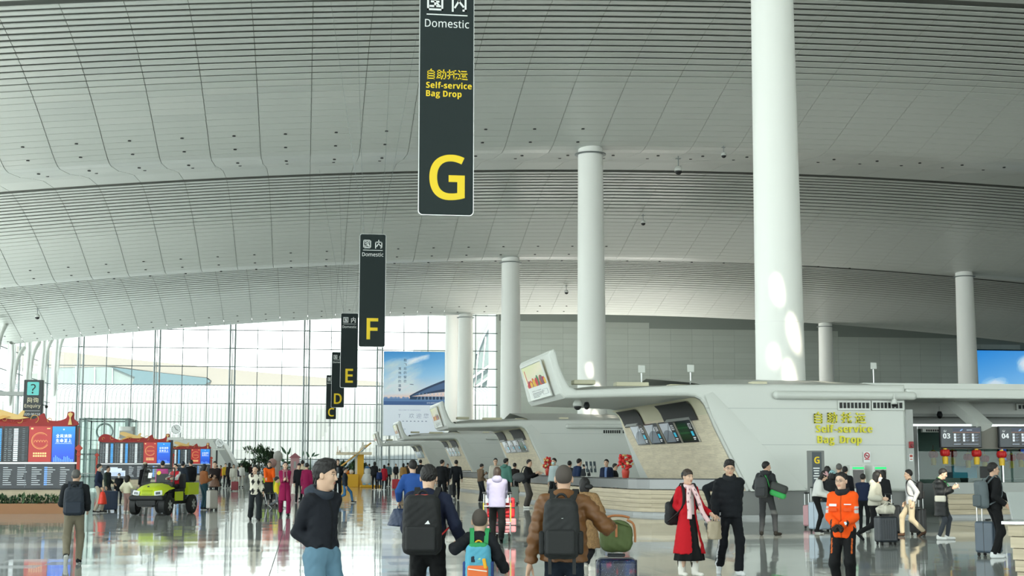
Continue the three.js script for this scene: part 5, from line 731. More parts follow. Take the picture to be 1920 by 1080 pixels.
// ---------------------------------------------------------------- figures: distance fields meshed with surface nets
function netMesh(lo, hi, cell, f, colorFn) {
  const nx = Math.ceil((hi[0] - lo[0]) / cell) + 2, ny = Math.ceil((hi[1] - lo[1]) / cell) + 2, nz = Math.ceil((hi[2] - lo[2]) / cell) + 2, sx = 1, sy = nx, sz = nx * ny;
  const v = new Float32Array(nx * ny * nz).fill(1), B = 4, ox = lo[0] - cell / 2, oy = lo[1] - cell / 2, oz = lo[2] - cell / 2, reach = B * cell * 0.9 * 1.75 + cell;
  for (let bz = 0; bz < nz; bz += B) for (let by = 0; by < ny; by += B) for (let b = 0; b < nx; b += B) {
    const c = f(ox + (b + 1.5) * cell, oy + (by + 1.5) * cell, oz + (bz + 1.5) * cell), skip = Math.abs(c) > reach, ex = Math.min(nx, b + B), ey = Math.min(ny, by + B), ez = Math.min(nz, bz + B);
    for (let z = bz; z < ez; z++) for (let y = by; y < ey; y++) for (let x = b; x < ex; x++) v[x + y * sy + z * sz] = skip ? c : f(ox + x * cell, oy + y * cell, oz + z * cell);
  }
  const id = new Int32Array(nx * ny * nz).fill(-1), pos = [], idx = [], col = [];
  const E = [[0, 1], [2, 3], [4, 5], [6, 7], [0, 2], [1, 3], [4, 6], [5, 7], [0, 4], [1, 5], [2, 6], [3, 7]], c8 = new Float32Array(8);
  for (let z = 0; z + 1 < nz; z++) for (let y = 0; y + 1 < ny; y++) for (let x = 0; x + 1 < nx; x++) {
    const i = x + y * sy + z * sz; let m = 0;
    for (let k = 0; k < 8; k++) { c8[k] = v[i + (k & 1) + ((k >> 1) & 1) * sy + ((k >> 2) & 1) * sz]; if (c8[k] < 0) m |= 1 << k; }
    if (m === 0 || m === 255) continue;
    let px = 0, py = 0, pz = 0, n = 0;
    for (const [a, b] of E) if ((c8[a] < 0) !== (c8[b] < 0)) { const t = c8[a] / (c8[a] - c8[b]); px += (a & 1) + t * ((b & 1) - (a & 1)); py += ((a >> 1) & 1) + t * (((b >> 1) & 1) - ((a >> 1) & 1)); pz += ((a >> 2) & 1) + t * (((b >> 2) & 1) - ((a >> 2) & 1)); n++; }
    id[i] = pos.length / 3; pos.push(ox + (x + px / n) * cell, oy + (y + py / n) * cell, oz + (z + pz / n) * cell);
  }
  for (let z = 1; z + 1 < nz; z++) for (let y = 1; y + 1 < ny; y++) for (let x = 1; x + 1 < nx; x++) {
    const i = x + y * sy + z * sz, a = v[i] < 0;
    for (const [d, u, w] of [[sx, sy, sz], [sy, sz, sx], [sz, sx, sy]]) if (a !== (v[i + d] < 0)) { const p = id[i], q = id[i - u], r = id[i - u - w], s = id[i - w]; a ? idx.push(p, q, r, p, r, s) : idx.push(p, r, q, p, s, r); }
  }
  const g = new THREE.BufferGeometry(); g.setAttribute('position', new THREE.Float32BufferAttribute(pos, 3)); g.setIndex(idx); g.computeVertexNormals();
  if (colorFn) { for (let i = 0; i < pos.length; i += 3) col.push(...colorFn(pos[i], pos[i + 1], pos[i + 2])); g.setAttribute('color', new THREE.Float32BufferAttribute(col, 3)); }
  return g;
}
const smin = (a, b, k) => { const h = Math.max(k - Math.abs(a - b), 0) / k; return Math.min(a, b) - h * h * k * 0.25; };
const prim = (a, b, ra, rb = ra, fz = 1, fx = 1) => { const d = [b[0] - a[0], b[1] - a[1], b[2] - a[2]]; return { a, d, L: Math.max(1e-9, d[0] * d[0] + d[1] * d[1] + d[2] * d[2]), ra, rb, fz, fx }; };
function dist(q, x, y, z) { const px = x - q.a[0], py = y - q.a[1], pz = z - q.a[2]; let t = (px * q.d[0] + py * q.d[1] + pz * q.d[2]) / q.L; t = t < 0 ? 0 : t > 1 ? 1 : t; const ex = (px - t * q.d[0]) * q.fx, ey = py - t * q.d[1], ez = (pz - t * q.d[2]) * q.fz; return Math.sqrt(ex * ex + ey * ey + ez * ez) - (q.ra + (q.rb - q.ra) * t); }
const field = (list, k = 0.04) => (x, y, z) => { let d = 9; for (const q of list) d = smin(d, dist(q, x, y, z), k); return d; };
const ell = (x, y, z, cx, cy, cz, a, b, c) => { const X = (x - cx) / a, Y = (y - cy) / b, Z = (z - cz) / c, k = Math.sqrt(X * X + Y * Y + Z * Z); return (k - 1) * Math.min(a, b, c) * (k < 0.5 ? 1 : 1); };
function boundsOf(list, pad) { const lo = [9, 9, 9], hi = [-9, -9, -9]; for (const q of list) for (let c = 0; c < 3; c++) { const r = Math.max(q.ra, q.rb) + pad; lo[c] = Math.min(lo[c], q.a[c] - r, q.a[c] + q.d[c] - r); hi[c] = Math.max(hi[c], q.a[c] + r, q.a[c] + q.d[c] + r); } return [lo, hi]; }
const fold = (x, y, z) => Math.abs(Math.sin(x * 34 + y * 21 + 2.2 * Math.sin(y * 9 + z * 14))) * Math.sin(z * 17 - x * 12 + y * 13) + 0.45 * Math.sin(y * 74 + 3 * Math.sin(x * 22 + z * 19)) * Math.sin(x * 29 - z * 33);
const wob = (x, y, z) => Math.sin(x * 31 + y * 17) * Math.sin(y * 27 + z * 13) + 0.6 * Math.sin(z * 41 - y * 23 + x * 19) * Math.sin(x * 53 + y * 11);
// canonical head (origin = centre, face towards +z), hands, hair
const cache = {};
const memo = (key, fn) => cache[key] ?? (cache[key] = fn());
function headF(x, y, z) {
  let d = ell(x, y, z, 0, 0.032, -0.012, 0.074, 0.092, 0.094);
  d = smin(d, ell(x, y, z, 0, -0.035, 0.022, 0.058, 0.084, 0.062), 0.03);
  d = smin(d, Math.hypot(x, y + 0.1, z - 0.056) - 0.02, 0.03);
  const ax = Math.abs(x);
  d = smin(d, Math.hypot(ax - 0.034, y + 0.028, z - 0.058) - 0.02, 0.03); // cheeks
  d = smin(d, dist(BROW, ax, y, z), 0.014);
  d = Math.max(d, -(Math.hypot(ax - 0.03, y - 0.004, z - 0.1) - 0.017));
  d = smin(d, Math.hypot(ax - 0.03, y - 0.005, z - 0.073) - 0.0135, 0.004);
  d = smin(d, dist(NOSE, x, y, z), 0.012);
  d = smin(d, Math.hypot(ax - 0.011, y + 0.034, z - 0.089) - 0.009, 0.008);
  d = smin(d, dist(LIP, x, y, z), 0.01);
  d = smin(d, ell(ax, y, z, 0.077, -0.004, -0.004, 0.011, 0.031, 0.019), 0.008);
  return smin(d, dist(NECK, x, y, z), 0.035);
}
const BROW = prim([0.014, 0.026, 0.079], [0.045, 0.026, 0.068], 0.0095), NOSE = prim([0, 0.012, 0.084], [0, -0.03, 0.1], 0.007, 0.0115), LIP = prim([-0.017, -0.062, 0.079], [0.017, -0.062, 0.079], 0.0075), NECK = prim([0, -0.08, -0.018], [0, -0.24, -0.034], 0.049, 0.058);
const headGeo = (cell) => memo('head' + cell, () => netMesh([-0.1, -0.26, -0.115], [0.1, 0.135, 0.125], cell, headF, (x, y, z) => {
  const ax = Math.abs(x);
  if (z > 0.068 && Math.hypot((ax - 0.03) / 0.0135, (y - 0.005) / 0.0058) < 1) return Math.hypot(ax - 0.03, y - 0.005) < 0.0066 ? [0.03, 0.02, 0.02] : [1.0, 1.15, 1.3];
  if (z > 0.066 && Math.hypot((ax - 0.03) / 0.016, (y - 0.0105) / 0.0035) < 1) return [0.1, 0.08, 0.08];
  if (z > 0.06 && Math.abs(y - 0.029 + (ax - 0.03) ** 2 * 6) < 0.0042 && ax > 0.012 && ax < 0.05) return [0.1, 0.08, 0.08];
  if (z > 0.072 && Math.abs(y + 0.062) < 0.0075 && ax < 0.023) return Math.abs(y + 0.062) < 0.0014 ? [0.3, 0.15, 0.15] : [0.85, 0.5, 0.5];
  return [1, 1, 1];
}));
const handGeo = (grip, cell) => memo('hand' + grip + cell, () => {
  const L = [prim([0, 0.03, 0], [0, -0.03, 0], 0.024, 0.026), prim([0, -0.03, 0.022], [0, -0.082, 0.026], 0.0165, 0.0125), prim([0, -0.03, 0.005], [0, -0.086, 0.008], 0.017, 0.0125), prim([0, -0.03, -0.01], [0, -0.084, -0.01], 0.016, 0.012), prim([0, -0.03, -0.022], [0, -0.078, -0.027], 0.015, 0.0115)], F = [];
  const seg = grip ? [[-0.55, -0.83], [-0.98, 0.2], [-0.2, 0.98]] : [[-0.16, -0.98], [-0.42, -0.9], [-0.7, -0.7]];
  [[0.026, -0.086, 0.074], [0.008, -0.09, 0.084], [-0.01, -0.088, 0.077], [-0.027, -0.082, 0.06]].forEach(([z, y, len]) => { let p = [0, y, z]; seg.forEach(([dx, dy], i) => { const l = len * [0.44, 0.32, 0.24][i], q = [p[0] + dx * l, p[1] + dy * l, z * (1 + 0.12 * (i + 1))]; F.push(prim(p, q, 0.0092 - i * 0.001, 0.0085 - i * 0.001)); p = q; }); });
  const T = [prim([-0.004, -0.018, 0.026], [-0.014, -0.048, 0.047], 0.0135, 0.011), prim([-0.014, -0.048, 0.047], [-0.024, -0.074, grip ? 0.04 : 0.054], 0.0105, 0.0092), prim([-0.024, -0.074, grip ? 0.04 : 0.054], [-0.034, -0.096, grip ? 0.028 : 0.054], 0.009, 0.0078)];
  const palm = field(L, 0.014), th = field(T, 0.006);
  return netMesh([-0.09, -0.2, -0.055], [0.04, 0.06, 0.085], cell, (x, y, z) => { let d = palm(x * 1.15, y, z); for (const q of F) d = smin(d, dist(q, x, y, z), 0.0035); return smin(d, th(x, y, z), 0.008); });
});
const HAIR = {
  short: (x, y, z) => Math.max(ell(x, y, z, 0, 0.036, -0.014, 0.084, 0.102, 0.103) + 0.003 * wob(x * 6, y * 5, z * 6), -((y - 0.07) * 0.74 - (z - 0.066) * 0.67), -(y + 0.052 - Math.max(0, z + 0.045) * 0.75)),
  crop: (x, y, z) => Math.max(ell(x, y, z, 0, 0.034, -0.013, 0.0775, 0.0955, 0.0975), -((y - 0.062) * 0.74 - (z - 0.062) * 0.67), -(y + 0.055 - Math.max(0, z + 0.045) * 0.85)),
  quiff: (x, y, z) => Math.max(smin(ell(x, y, z, 0, 0.04, -0.014, 0.082, 0.102, 0.1), ell(x, y, z, 0, 0.105, 0.03, 0.068, 0.038, 0.062), 0.03) + 0.003 * wob(x * 4, y * 3, z * 4), -((y - 0.058) * 0.8 - (z - 0.078) * 0.6), -(y + 0.05 - Math.max(0, z + 0.045) * 0.8)),
  bob: (x, y, z) => Math.max(smin(ell(x, y, z, 0, 0.035, -0.014, 0.09, 0.103, 0.106), ell(x, y, z, 0, -0.055, -0.035, 0.088, 0.11, 0.082), 0.04) + 0.0025 * wob(x * 3, y, z * 3), -(Math.hypot(x * 0.95, (y + 0.055) * 0.52, z - 0.115) - 0.082), -(y + 0.15)),
  long: (x, y, z) => Math.max(smin(ell(x, y, z, 0, 0.035, -0.014, 0.089, 0.103, 0.106), ell(x, y, z, 0, -0.16, -0.06, 0.105, 0.24, 0.06), 0.05) + 0.003 * wob(x * 3, y * 0.7, z * 3), -(Math.hypot(x * 0.95, (y + 0.055) * 0.5, z - 0.115) - 0.082)),
  tied: (x, y, z) => { const h = Math.max(ell(x, y, z, 0, 0.035, -0.014, 0.081, 0.098, 0.1), -((y - 0.068) * 0.66 - (z - 0.062) * 0.75), -(y + 0.055 - Math.max(0, z + 0.05) * 0.8)); return smin(h, ell(x, y, z, 0, 0.0, -0.118, 0.036, 0.04, 0.034), 0.015) + 0.0015 * wob(x * 4, y, z * 4); },
  fringe: (x, y, z) => { const h = Math.max(ell(x, y, z, 0, 0.037, -0.012, 0.084, 0.101, 0.107), -((y - 0.04) * 0.86 - (z - 0.07) * 0.5), -(y + 0.058 - Math.max(0, z + 0.05) * 0.62)); return smin(h, ell(x, y, z, 0, 0.02, -0.118, 0.036, 0.044, 0.032), 0.015) + 0.002 * wob(x * 5, y * 2, z * 5); },
};
const hairGeo = (style, cell) => memo('hair' + style + cell, () => netMesh([-0.125, -0.42, -0.165], [0.125, 0.16, 0.13], cell, HAIR[style]));
function paint(g, c) { const a = new Float32Array(g.attributes.position.count * 3); for (let i = 0; i < a.length; i += 3) { a[i] = c[0]; a[i + 1] = c[1]; a[i + 2] = c[2]; } g.setAttribute('color', new THREE.BufferAttribute(a, 3)); return g; }
const mirrorX = (g) => { const h = g.clone(); h.scale(-1, 1, 1); const ix = h.index.array.slice(); for (let i = 0; i < ix.length; i += 3) { const t = ix[i]; ix[i] = ix[i + 1]; ix[i + 1] = t; } h.setIndex(new THREE.BufferAttribute(ix, 1)); h.computeVertexNormals(); return h; };
const v3 = (a) => V3(a[0], a[1], a[2]), arr = (p) => [p.x, p.y, p.z];
function ik(a, t, l1, l2, pole) { // elbow or knee between a and t; moves t into reach
  let d = t.clone().sub(a), L = d.length(); if (L > (l1 + l2) * 0.995) { d.multiplyScalar((l1 + l2) * 0.995 / L); t.copy(a).add(d); L = d.length(); }
  const c = (L * L + l1 * l1 - l2 * l2) / (2 * L), h = Math.sqrt(Math.max(0, l1 * l1 - c * c)), u = d.clone().normalize(), s = pole.clone().addScaledVector(u, -pole.dot(u)).normalize();
  return a.clone().addScaledVector(u, c).addScaledVector(s, h);
}
const SKIN = [[0.58, 0.36, 0.25], [0.62, 0.40, 0.28], [0.52, 0.31, 0.21], [0.66, 0.43, 0.31]];
const skinMat = SKIN.map((c) => new THREE.MeshPhysicalMaterial({ color: new THREE.Color().setRGB(...c), roughness: 0.55, vertexColors: true }));
const mHair = mat([0.010, 0.008, 0.008], 0.62), mHairBrown = mat([0.035, 0.02, 0.014], 0.5), mHairGrey = mat([0.1, 0.095, 0.09], 0.6), mCrop = mat([0.075, 0.06, 0.052], 0.8);
const clothMat = memo('cloth', () => new THREE.MeshPhysicalMaterial({ roughness: 0.82, vertexColors: true, specularIntensity: 0.6 })), shinyCloth = memo('shiny', () => new THREE.MeshPhysicalMaterial({ roughness: 0.5, vertexColors: true }));
const lin = (hex) => { const c = new THREE.Color(hex); return [c.r, c.g, c.b]; };
const people = [];
/* spec: px, y (foot pixel) or z (distance), head (pixel of the head top) or h (height), face (degrees: 0 = towards the camera, 180 = away, 90 = to the right of the picture),
   top {c, len, t, puff, collar, hood, col}, legs {c, w, skirt, col}, shoes, hair, hc, feet, hands, lean, look */
function person(s, label) {
  let p; if (s.z) { const d = ray(s.px, 872).normalize(); const g = V3(d.x, 0, d.z).normalize(), f = cF0.dot(g); p = g.multiplyScalar(s.z / f); } else p = atY(s.px, s.y);
  const zh = p.dot(cF0), hTop = s.h ?? (EYE + (() => { const a = Math.atan((540 - s.head) / FOC) + PITCH; return Math.tan(a) * zh; })()), S = hTop / (s.low ?? 1.72);
  const toCam = Math.atan2(-p.x, -p.z), turn = toCam + (s.face ?? 0) * Math.PI / 180;
  const o = thing('person', label, 'person', [p.x, s.lift ?? 0, p.z], turn, s.group); o.scale.setScalar(S);
  const near = zh < 27, mid = zh < 60, cell = THREE.MathUtils.clamp(zh * 0.00085, 0.0115, 0.03) / Math.min(1, S * 1.1), hc = near ? 0.0045 : mid ? 0.0085 : 0.013, wk = near ? 1 : 0.7;
  const fem = s.fem ? 1 : 0, sw = (s.child ? 0.14 : fem ? 0.145 : 0.165) * (s.broad ?? 1), kid = s.child ? 1 : 0;
  // skeleton
  const feet = s.feet ?? { l: [0.1, 0, 0.02], r: [-0.1, 0, -0.02] }, legL = 0.43, shin = 0.41, ank = 0.085;
  const A = { l: V3(feet.l[0], feet.l[1] + ank, feet.l[2]), r: V3(feet.r[0], feet.r[1] + ank, feet.r[2]) };
  let hipY = 0.915; for (const k of ['l', 'r']) { const hx = (k === 'l' ? 1 : -1) * 0.085, hor = Math.hypot(A[k].x - hx, A[k].z); hipY = Math.min(hipY, A[k].y + Math.sqrt(Math.max(0.1, (0.985 * (legL + shin)) ** 2 - hor * hor))); }
  if (s.sit) hipY = s.sit;
  const lean = s.lean ?? 0, hip = V3(0, hipY, 0), sp = (h, side = 0, fwd = 0) => V3(side, hipY + h * Math.cos(lean), h * Math.sin(lean) + fwd);
  const sh = { l: sp(0.458, sw, -0.01), r: sp(0.458, -sw, -0.01) }, neck = sp(0.55, 0, -0.012), head = sp(0.662, 0, 0.012);
  const J = { l: {}, r: {} }; // arms and legs
  for (const k of ['l', 'r']) {
    const sg = k === 'l' ? 1 : -1, hj = V3(sg * 0.085, hipY - 0.02, 0), kneePole = V3(sg * 0.12, 0, 1); J[k].hip = hj; J[k].knee = ik(hj, A[k], legL, shin, kneePole); J[k].ankle = A[k];
    const ht = s.hands?.[k] ?? [sg * (sw + 0.045), hipY - 0.08, 0.05], ha = typeof ht === 'string' ? { pocket: [sg * (sw - 0.055), hipY + 0.07, 0.07], front: [sg * 0.03, hipY + 0.06, 0.24], back: [sg * (sw + 0.1), hipY - 0.03, -0.22], fwd: [sg * (sw - 0.01), hipY + 0.1, 0.42], phone: [sg * 0.05, hipY + 0.3, 0.28], face: [sg * 0.07, hipY + 0.6, 0.2], swingF: [sg * (sw + 0.04), hipY - 0.02, 0.26], swingB: [sg * (sw + 0.05), hipY - 0.04, -0.2], strap: [sg * 0.1, hipY + 0.36, 0.15] }[ht] : ht;
    const w = v3(ha); J[k].sh = sh[k]; J[k].el = ik(sh[k], w, 0.29, 0.255, V3(sg * (s.elbow ?? 0.12), -0.25, -1)); J[k].wr = w;
  }
  // body: one continuous skin surface, head and hands at a finer grain
  const limbs = [prim(arr(sp(0.02)), arr(sp(0.36)), 0.1, 0.115, 1.3), prim(arr(sp(0.45, -sw * 0.7)), arr(sp(0.45, sw * 0.7)), 0.045), prim(arr(sp(0.4)), arr(neck), 0.05)];
  for (const k of ['l', 'r']) { const j = J[k]; limbs.push(prim(arr(j.sh), arr(j.el), 0.04, 0.034), prim(arr(j.el), arr(j.wr), 0.034, 0.024), prim(arr(j.hip), arr(j.knee), 0.065, 0.045), prim(arr(j.knee), arr(j.ankle), 0.045, 0.034)); }
  const [blo, bhi] = boundsOf(limbs, 0.03), core = paint(netMesh(blo, bhi, Math.max(cell, 0.034), field(limbs, 0.03)), [1, 1, 1]);
  const hs = kid ? 1.3 : 0.98, hq = new THREE.Quaternion().setFromEuler(new THREE.Euler((s.look?.[1] ?? 0) + lean * 0.4, (s.look?.[0] ?? 0) * Math.PI / 180, 0, 'YXZ')), nb = V3(0, -0.19 * hs, -0.03 * hs); head.add(nb).sub(nb.clone().applyQuaternion(hq));
  const hm = new THREE.Matrix4().compose(head, hq, V3(hs, hs, hs));
  const geos = [core, headGeo(hc).clone().applyMatrix4(hm)];
  for (const k of ['l', 'r']) {
    if (s.hands?.[k] === 'pocket') continue;
    const j = J[k], sg = k === 'l' ? 1 : -1, down = j.wr.clone().sub(j.el).normalize(), grip = s.grip?.includes(k) ?? false, base = handGeo(grip, near ? 0.004 : zh < 45 ? 0.0075 : 0.011), y = down.clone().negate(), inw = V3(-sg * (s.palmIn ?? 1), 0, s.palmIn === 0 ? -1 : -0.35).addScaledVector(y, 0), x = inw.clone().addScaledVector(y, -inw.dot(y)).normalize().multiplyScalar(-1), z = x.clone().cross(y);
    const g = k === 'l' ? base.clone() : mirrorX(base), X = k === 'l' ? x : x.clone().multiplyScalar(-1), Z = k === 'l' ? z : X.clone().cross(y);
    geos.push(paint(g, s.gloves ? [0.02, 0.02, 0.02] : [1, 1, 1]).applyMatrix4(new THREE.Matrix4().makeBasis(X, y, Z).scale(V3(1, 1, 1).multiplyScalar(kid ? 0.95 : 1)).setPosition(j.wr.clone().addScaledVector(down, 0.01))));
  }
  for (const g of geos) { g.deleteAttribute('uv'); }
  M('body', mergeGeometries(geos), skinMat[s.skin ?? (people.length % 4)], o);
  // hair or cap
  if (s.hair !== 'none') { const g = hairGeo(s.hair ?? 'short', near ? 0.0055 : mid ? 0.0095 : 0.015).clone().applyMatrix4(hm); M('hair', g, s.hc ?? mHair, o); }
  if (s.cap) { const g = [new THREE.SphereGeometry(0.097, 20, 10, 0, 6.284, 0, 1.5).scale(0.92, 1.05, 1.1).translate(0, 0.045, -0.012), ...(s.brim === 0 ? [new THREE.TorusGeometry(0.088, 0.016, 8, 20).rotateX(1.57).translate(0, 0.05, -0.012)] : [new THREE.CylinderGeometry(0.085, 0.085, 0.006, 20).scale(0.85, 1, 0.9).translate(0, 0.048, 0.075)])]; M(s.brim === 0 ? 'beanie' : 'cap', merge(g).applyMatrix4(hm), mat(s.cap, 0.8), o); }
  if (s.mask) M('face_mask', netMesh([-0.07, -0.12, 0], [0.07, 0.0, 0.13], near ? 0.005 : 0.008, (x, y, z) => Math.max(headF(x, y, z) - 0.006, -(z - 0.03), y + 0.012, -(y + 0.112))).applyMatrix4(hm), mat(s.mask, 0.8), o);
  if (s.glasses) { const g = [], r = 0.0195; for (const q of [-1, 1]) g.push(new THREE.TorusGeometry(r, 0.0016, 6, 20).scale(1.1, 0.82, 1).translate(q * 0.03, 0.003, 0.1), bar([q * 0.051, 0.006, 0.099], [q * 0.08, 0.004, 0.0], 0.0014, 5)); g.push(bar([-0.009, 0.006, 0.102], [0.009, 0.006, 0.102], 0.0015, 5)); M('glasses', merge(g).applyMatrix4(hm), mat(0x2a2c30, 0.3, 0.4), o); }
  // upper garment
  const T = s.top ?? {}, t = (T.t ?? 0.02), hem = T.len ?? 0.0, c0 = lin(T.c ?? 0x222222), fl = T.flare ?? 0;
  const bodyR = (fem ? 0.118 : 0.13) * (s.broad ?? 1) * (s.belly ?? 1);
  const tp = [prim(arr(sp(0.04)), arr(sp(0.33)), bodyR + t, (fem ? 0.122 : 0.142) * (s.broad ?? 1) + t, 1.28), prim(arr(sp(0.415, -sw * 0.6)), arr(sp(0.415, sw * 0.6)), 0.06 + t * 0.7), prim(arr(sp(0.4)), arr(sp(0.5)), 0.075, 0.058 + t * 0.4), prim(arr(sp(0.5, 0, -0.02)), arr(sp(0.458, sw * 0.8, -0.012)), 0.042 + t * 0.5, 0.044 + t * 0.6), prim(arr(sp(0.5, 0, -0.02)), arr(sp(0.458, -sw * 0.8, -0.012)), 0.042 + t * 0.5, 0.044 + t * 0.6)];
  const nT = tp.length; for (const k of ['l', 'r']) { const j = J[k], wr = j.el.clone().lerp(j.wr, T.sleeve ?? 0.97); tp.push(prim(arr(j.sh), arr(j.el), (fem ? 0.04 : 0.047) + t * 0.7, 0.039 + t * 0.75), prim(arr(j.el), arr(wr), 0.04 + t * 0.8, 0.032 + t * 0.7)); }
  const low = hem < 0 ? [prim(arr(hip), [0, hipY + hem, fl * 0.2], bodyR + t + 0.01, bodyR + t + 0.01 + fl, 1.25)] : [];
  const torsoF = field([...tp.slice(0, nT), ...low], 0.035), armF = [field(tp.slice(nT, nT + 2), 0.02), field(tp.slice(nT + 2), 0.02)], cuts = []; for (const k of ['l', 'r']) { const j = J[k], d = j.wr.clone().sub(j.el).normalize(), c = j.el.clone().lerp(j.wr, T.sleeve ?? 0.97); cuts.push([c, d]); }
  const hemY = hipY + hem, nk = sp(T.neck ?? 0.53), puff = T.puff ?? 0, pitch = T.pitch ?? 0.085;
  const topF = (x, y, z) => {
    let d = Math.max(torsoF(x, y, z), hemY - y);
    cuts.forEach(([c, n], i) => { let a = armF[i](x, y, z); const q = (x - c.x) * n.x + (y - c.y) * n.y + (z - c.z) * n.z; if (q > 0 && (x - c.x) ** 2 + (y - c.y) ** 2 + (z - c.z) ** 2 < 0.02) a = Math.max(a, q); d = smin(d, a, 0.03); });
    d += wk * (T.smooth ? 0.0015 : 0.003) * wob(x * 1.4, y * 1.2, z * 1.4) + (T.smooth ? 0.002 : 0.0062) * fold(x, y, z);
    if (puff) d -= puff * (Math.abs(Math.sin((y + (T.zig ? Math.abs(((x * 5) % 1 + 1) % 1 - 0.5) * 0.12 : 0)) * Math.PI / pitch)) - 0.6);
    d = Math.max(d, (y - nk.y) * 0.94 + (z - nk.z) * 0.34);
    if (T.open && z > 0 && y < nk.y) d = Math.max(d, T.open * (1 + Math.max(0, hipY + 0.1 - y) * 1.2) - Math.abs(x - (T.openX ?? 0)));
    return d;
  };
  const [tlo, thi] = boundsOf([...tp, ...low], 0.03); tlo[1] = Math.max(tlo[1], Math.min(hemY - 0.03, ...['l', 'r'].map((k) => J[k].wr.y - 0.08)));
  const lc = (x, y, z) => ({ x, y: y - hipY, z, ny: (y - hemY) / Math.max(0.1, nk.y - hemY), arm: Math.abs(x) > sw + 0.02 || (z > 0.14 && Math.abs(x) > 0.1), J });
  const jk = M(T.kind ?? 'jacket', netMesh(tlo, thi, cell, topF, (x, y, z) => (T.col ? T.col(lc(x, y, z), c0) : null) ?? c0), T.shiny ? shinyCloth : clothMat, o);
  if (T.inner) { const ip = [prim(arr(sp(0.0)), arr(sp(0.33)), bodyR, (fem ? 0.12 : 0.138) * (s.broad ?? 1), 1.3), prim(arr(sp(0.43, -sw * 0.5)), arr(sp(0.43, sw * 0.5)), 0.06), prim(arr(sp(0.4)), arr(sp(0.5)), 0.075, 0.06)], f = field(ip, 0.03), [a, b] = boundsOf(ip, 0.02); M('shirt', netMesh(a, b, cell, (x, y, z) => Math.max(f(x, y, z), hipY - 0.02 - y, (y - sp(0.535).y) * 0.94 + (z - nk.z) * 0.3), () => lin(T.inner)), clothMat, o); }
  if (T.collar) { const g = new THREE.TorusGeometry(0.068 + t * 0.4, 0.017 + t * 0.25, 8, 24, 6.284).rotateX(Math.PI / 2).scale(1, T.collar === 2 ? 2.6 : 1.7, 0.95).rotateX(0.3).translate(...arr(sp(0.515, 0, -0.004))); M('collar', g, mat(T.collarC ?? T.c, 0.8), o); }
  if (T.hood) M('hood', netMesh([-0.16, -0.13, -0.16], [0.16, 0.12, 0.12], Math.max(0.009, cell), (x, y, z) => Math.max(ell(x, y, z, 0, -0.01, -0.03, 0.118, 0.075 * T.hood, 0.105) + 0.004 * wob(x * 2, y * 2, z * 2), -(Math.hypot(x, (y - 0.07) * 0.8, z - 0.045) - 0.085))).translate(...arr(sp(0.53, 0, -0.03))), mat(T.hoodC ?? T.c, 0.85), o);
  // lower garment
  const G = s.legs ?? {}, w = G.w ?? 1, lc0 = lin(G.c ?? 0x18191c), hemH = G.hem ?? 0.03;
  if (G.skirt) {
    const q = [prim(arr(hip.clone().add(V3(0, 0.08, 0))), [0, hipY - G.skirt, 0.03], 0.115, 0.25, 1.1)], f = field(q);
    M('skirt', netMesh([-0.32, hipY - G.skirt - 0.02, -0.3], [0.32, hipY + 0.16, 0.33], cell, (x, y, z) => Math.max(f(x, y, z) + 0.012 * Math.sin(Math.atan2(z, x) * 9) * Math.min(1, Math.max(0, hipY + 0.02 - y) * 2), hipY - G.skirt - y, y - hipY - 0.07), () => lc0), clothMat, o);
  } else {
    const lp = [prim(arr(hip.clone().add(V3(-0.045, 0.02, 0))), arr(hip.clone().add(V3(0.045, 0.02, 0))), 0.115 + (G.hipT ?? 0.005), undefined, 1.08), prim(arr(hip.clone().add(V3(0, -0.02, 0))), arr(hip.clone().add(V3(0, -0.06, 0))), 0.085, 0.06)], ac = [];
    for (const k of ['l', 'r']) { const j = J[k]; lp.push(prim(arr(j.hip), arr(j.knee), 0.083 * (0.6 + 0.4 * w), 0.062 * w), prim(arr(j.knee), arr(j.ankle), 0.062 * w, (0.05 + (G.bell ?? 0)) * w)); ac.push([j.ankle.clone().add(V3(0, hemH - 0.05, 0)), j.ankle.clone().sub(j.knee).normalize()]); }
    const f = field(lp, 0.04), [llo, lhi] = boundsOf(lp, 0.03); lhi[1] = hipY + 0.14;
    M(G.kind ?? 'trousers', netMesh(llo, lhi, cell, (x, y, z) => { let d = f(x, y, z) + wk * 0.003 * wob(x * 1.6, y * 1.3, z * 1.6) + 0.005 * fold(x * 1.2, y, z * 1.2); d = Math.max(d, y - hipY - 0.12); for (const [c, n] of ac) { const q = (x - c.x) * n.x + (y - c.y) * n.y + (z - c.z) * n.z; if (q > 0 && Math.hypot(x - c.x, z - c.z) < 0.14 && y < c.y + 0.14) d = Math.max(d, q); } return d; }, (x, y, z) => (G.col ? G.col({ x, y: y - hipY, z, J, leg: x > 0 ? 'l' : 'r' }, lc0) : null) ?? lc0), clothMat, o);
  }
  // shoes
  const sc = lin(s.shoes ?? 0x15161a), sole = lin(s.sole ?? 0xd8d8d6);
  if (!s.noFeet) for (const k of ['l', 'r']) {
    const j = J[k], a = feet[k][3] ?? (k === 'l' ? 0.15 : -0.15), pt = feet[k][4] ?? 0, top = s.boots ? 0.3 : 0.1, f0 = field([prim([0, 0.04, -0.05], [0, 0.036, 0.13], 0.044, 0.037, 1), prim([0, 0.05, -0.04], [0, top, -0.045], s.boots ? 0.056 : 0.044, s.boots ? 0.074 : 0.046)], 0.03);
    const g = netMesh([-0.07, -0.01, -0.12], [0.07, top + 0.06, 0.19], Math.max(0.009, cell * 0.8), (x, y, z) => Math.max(f0(x, y * 1.1, z), -y, y - top - 0.02), (x, y, z) => y < 0.022 ? sole : sc);
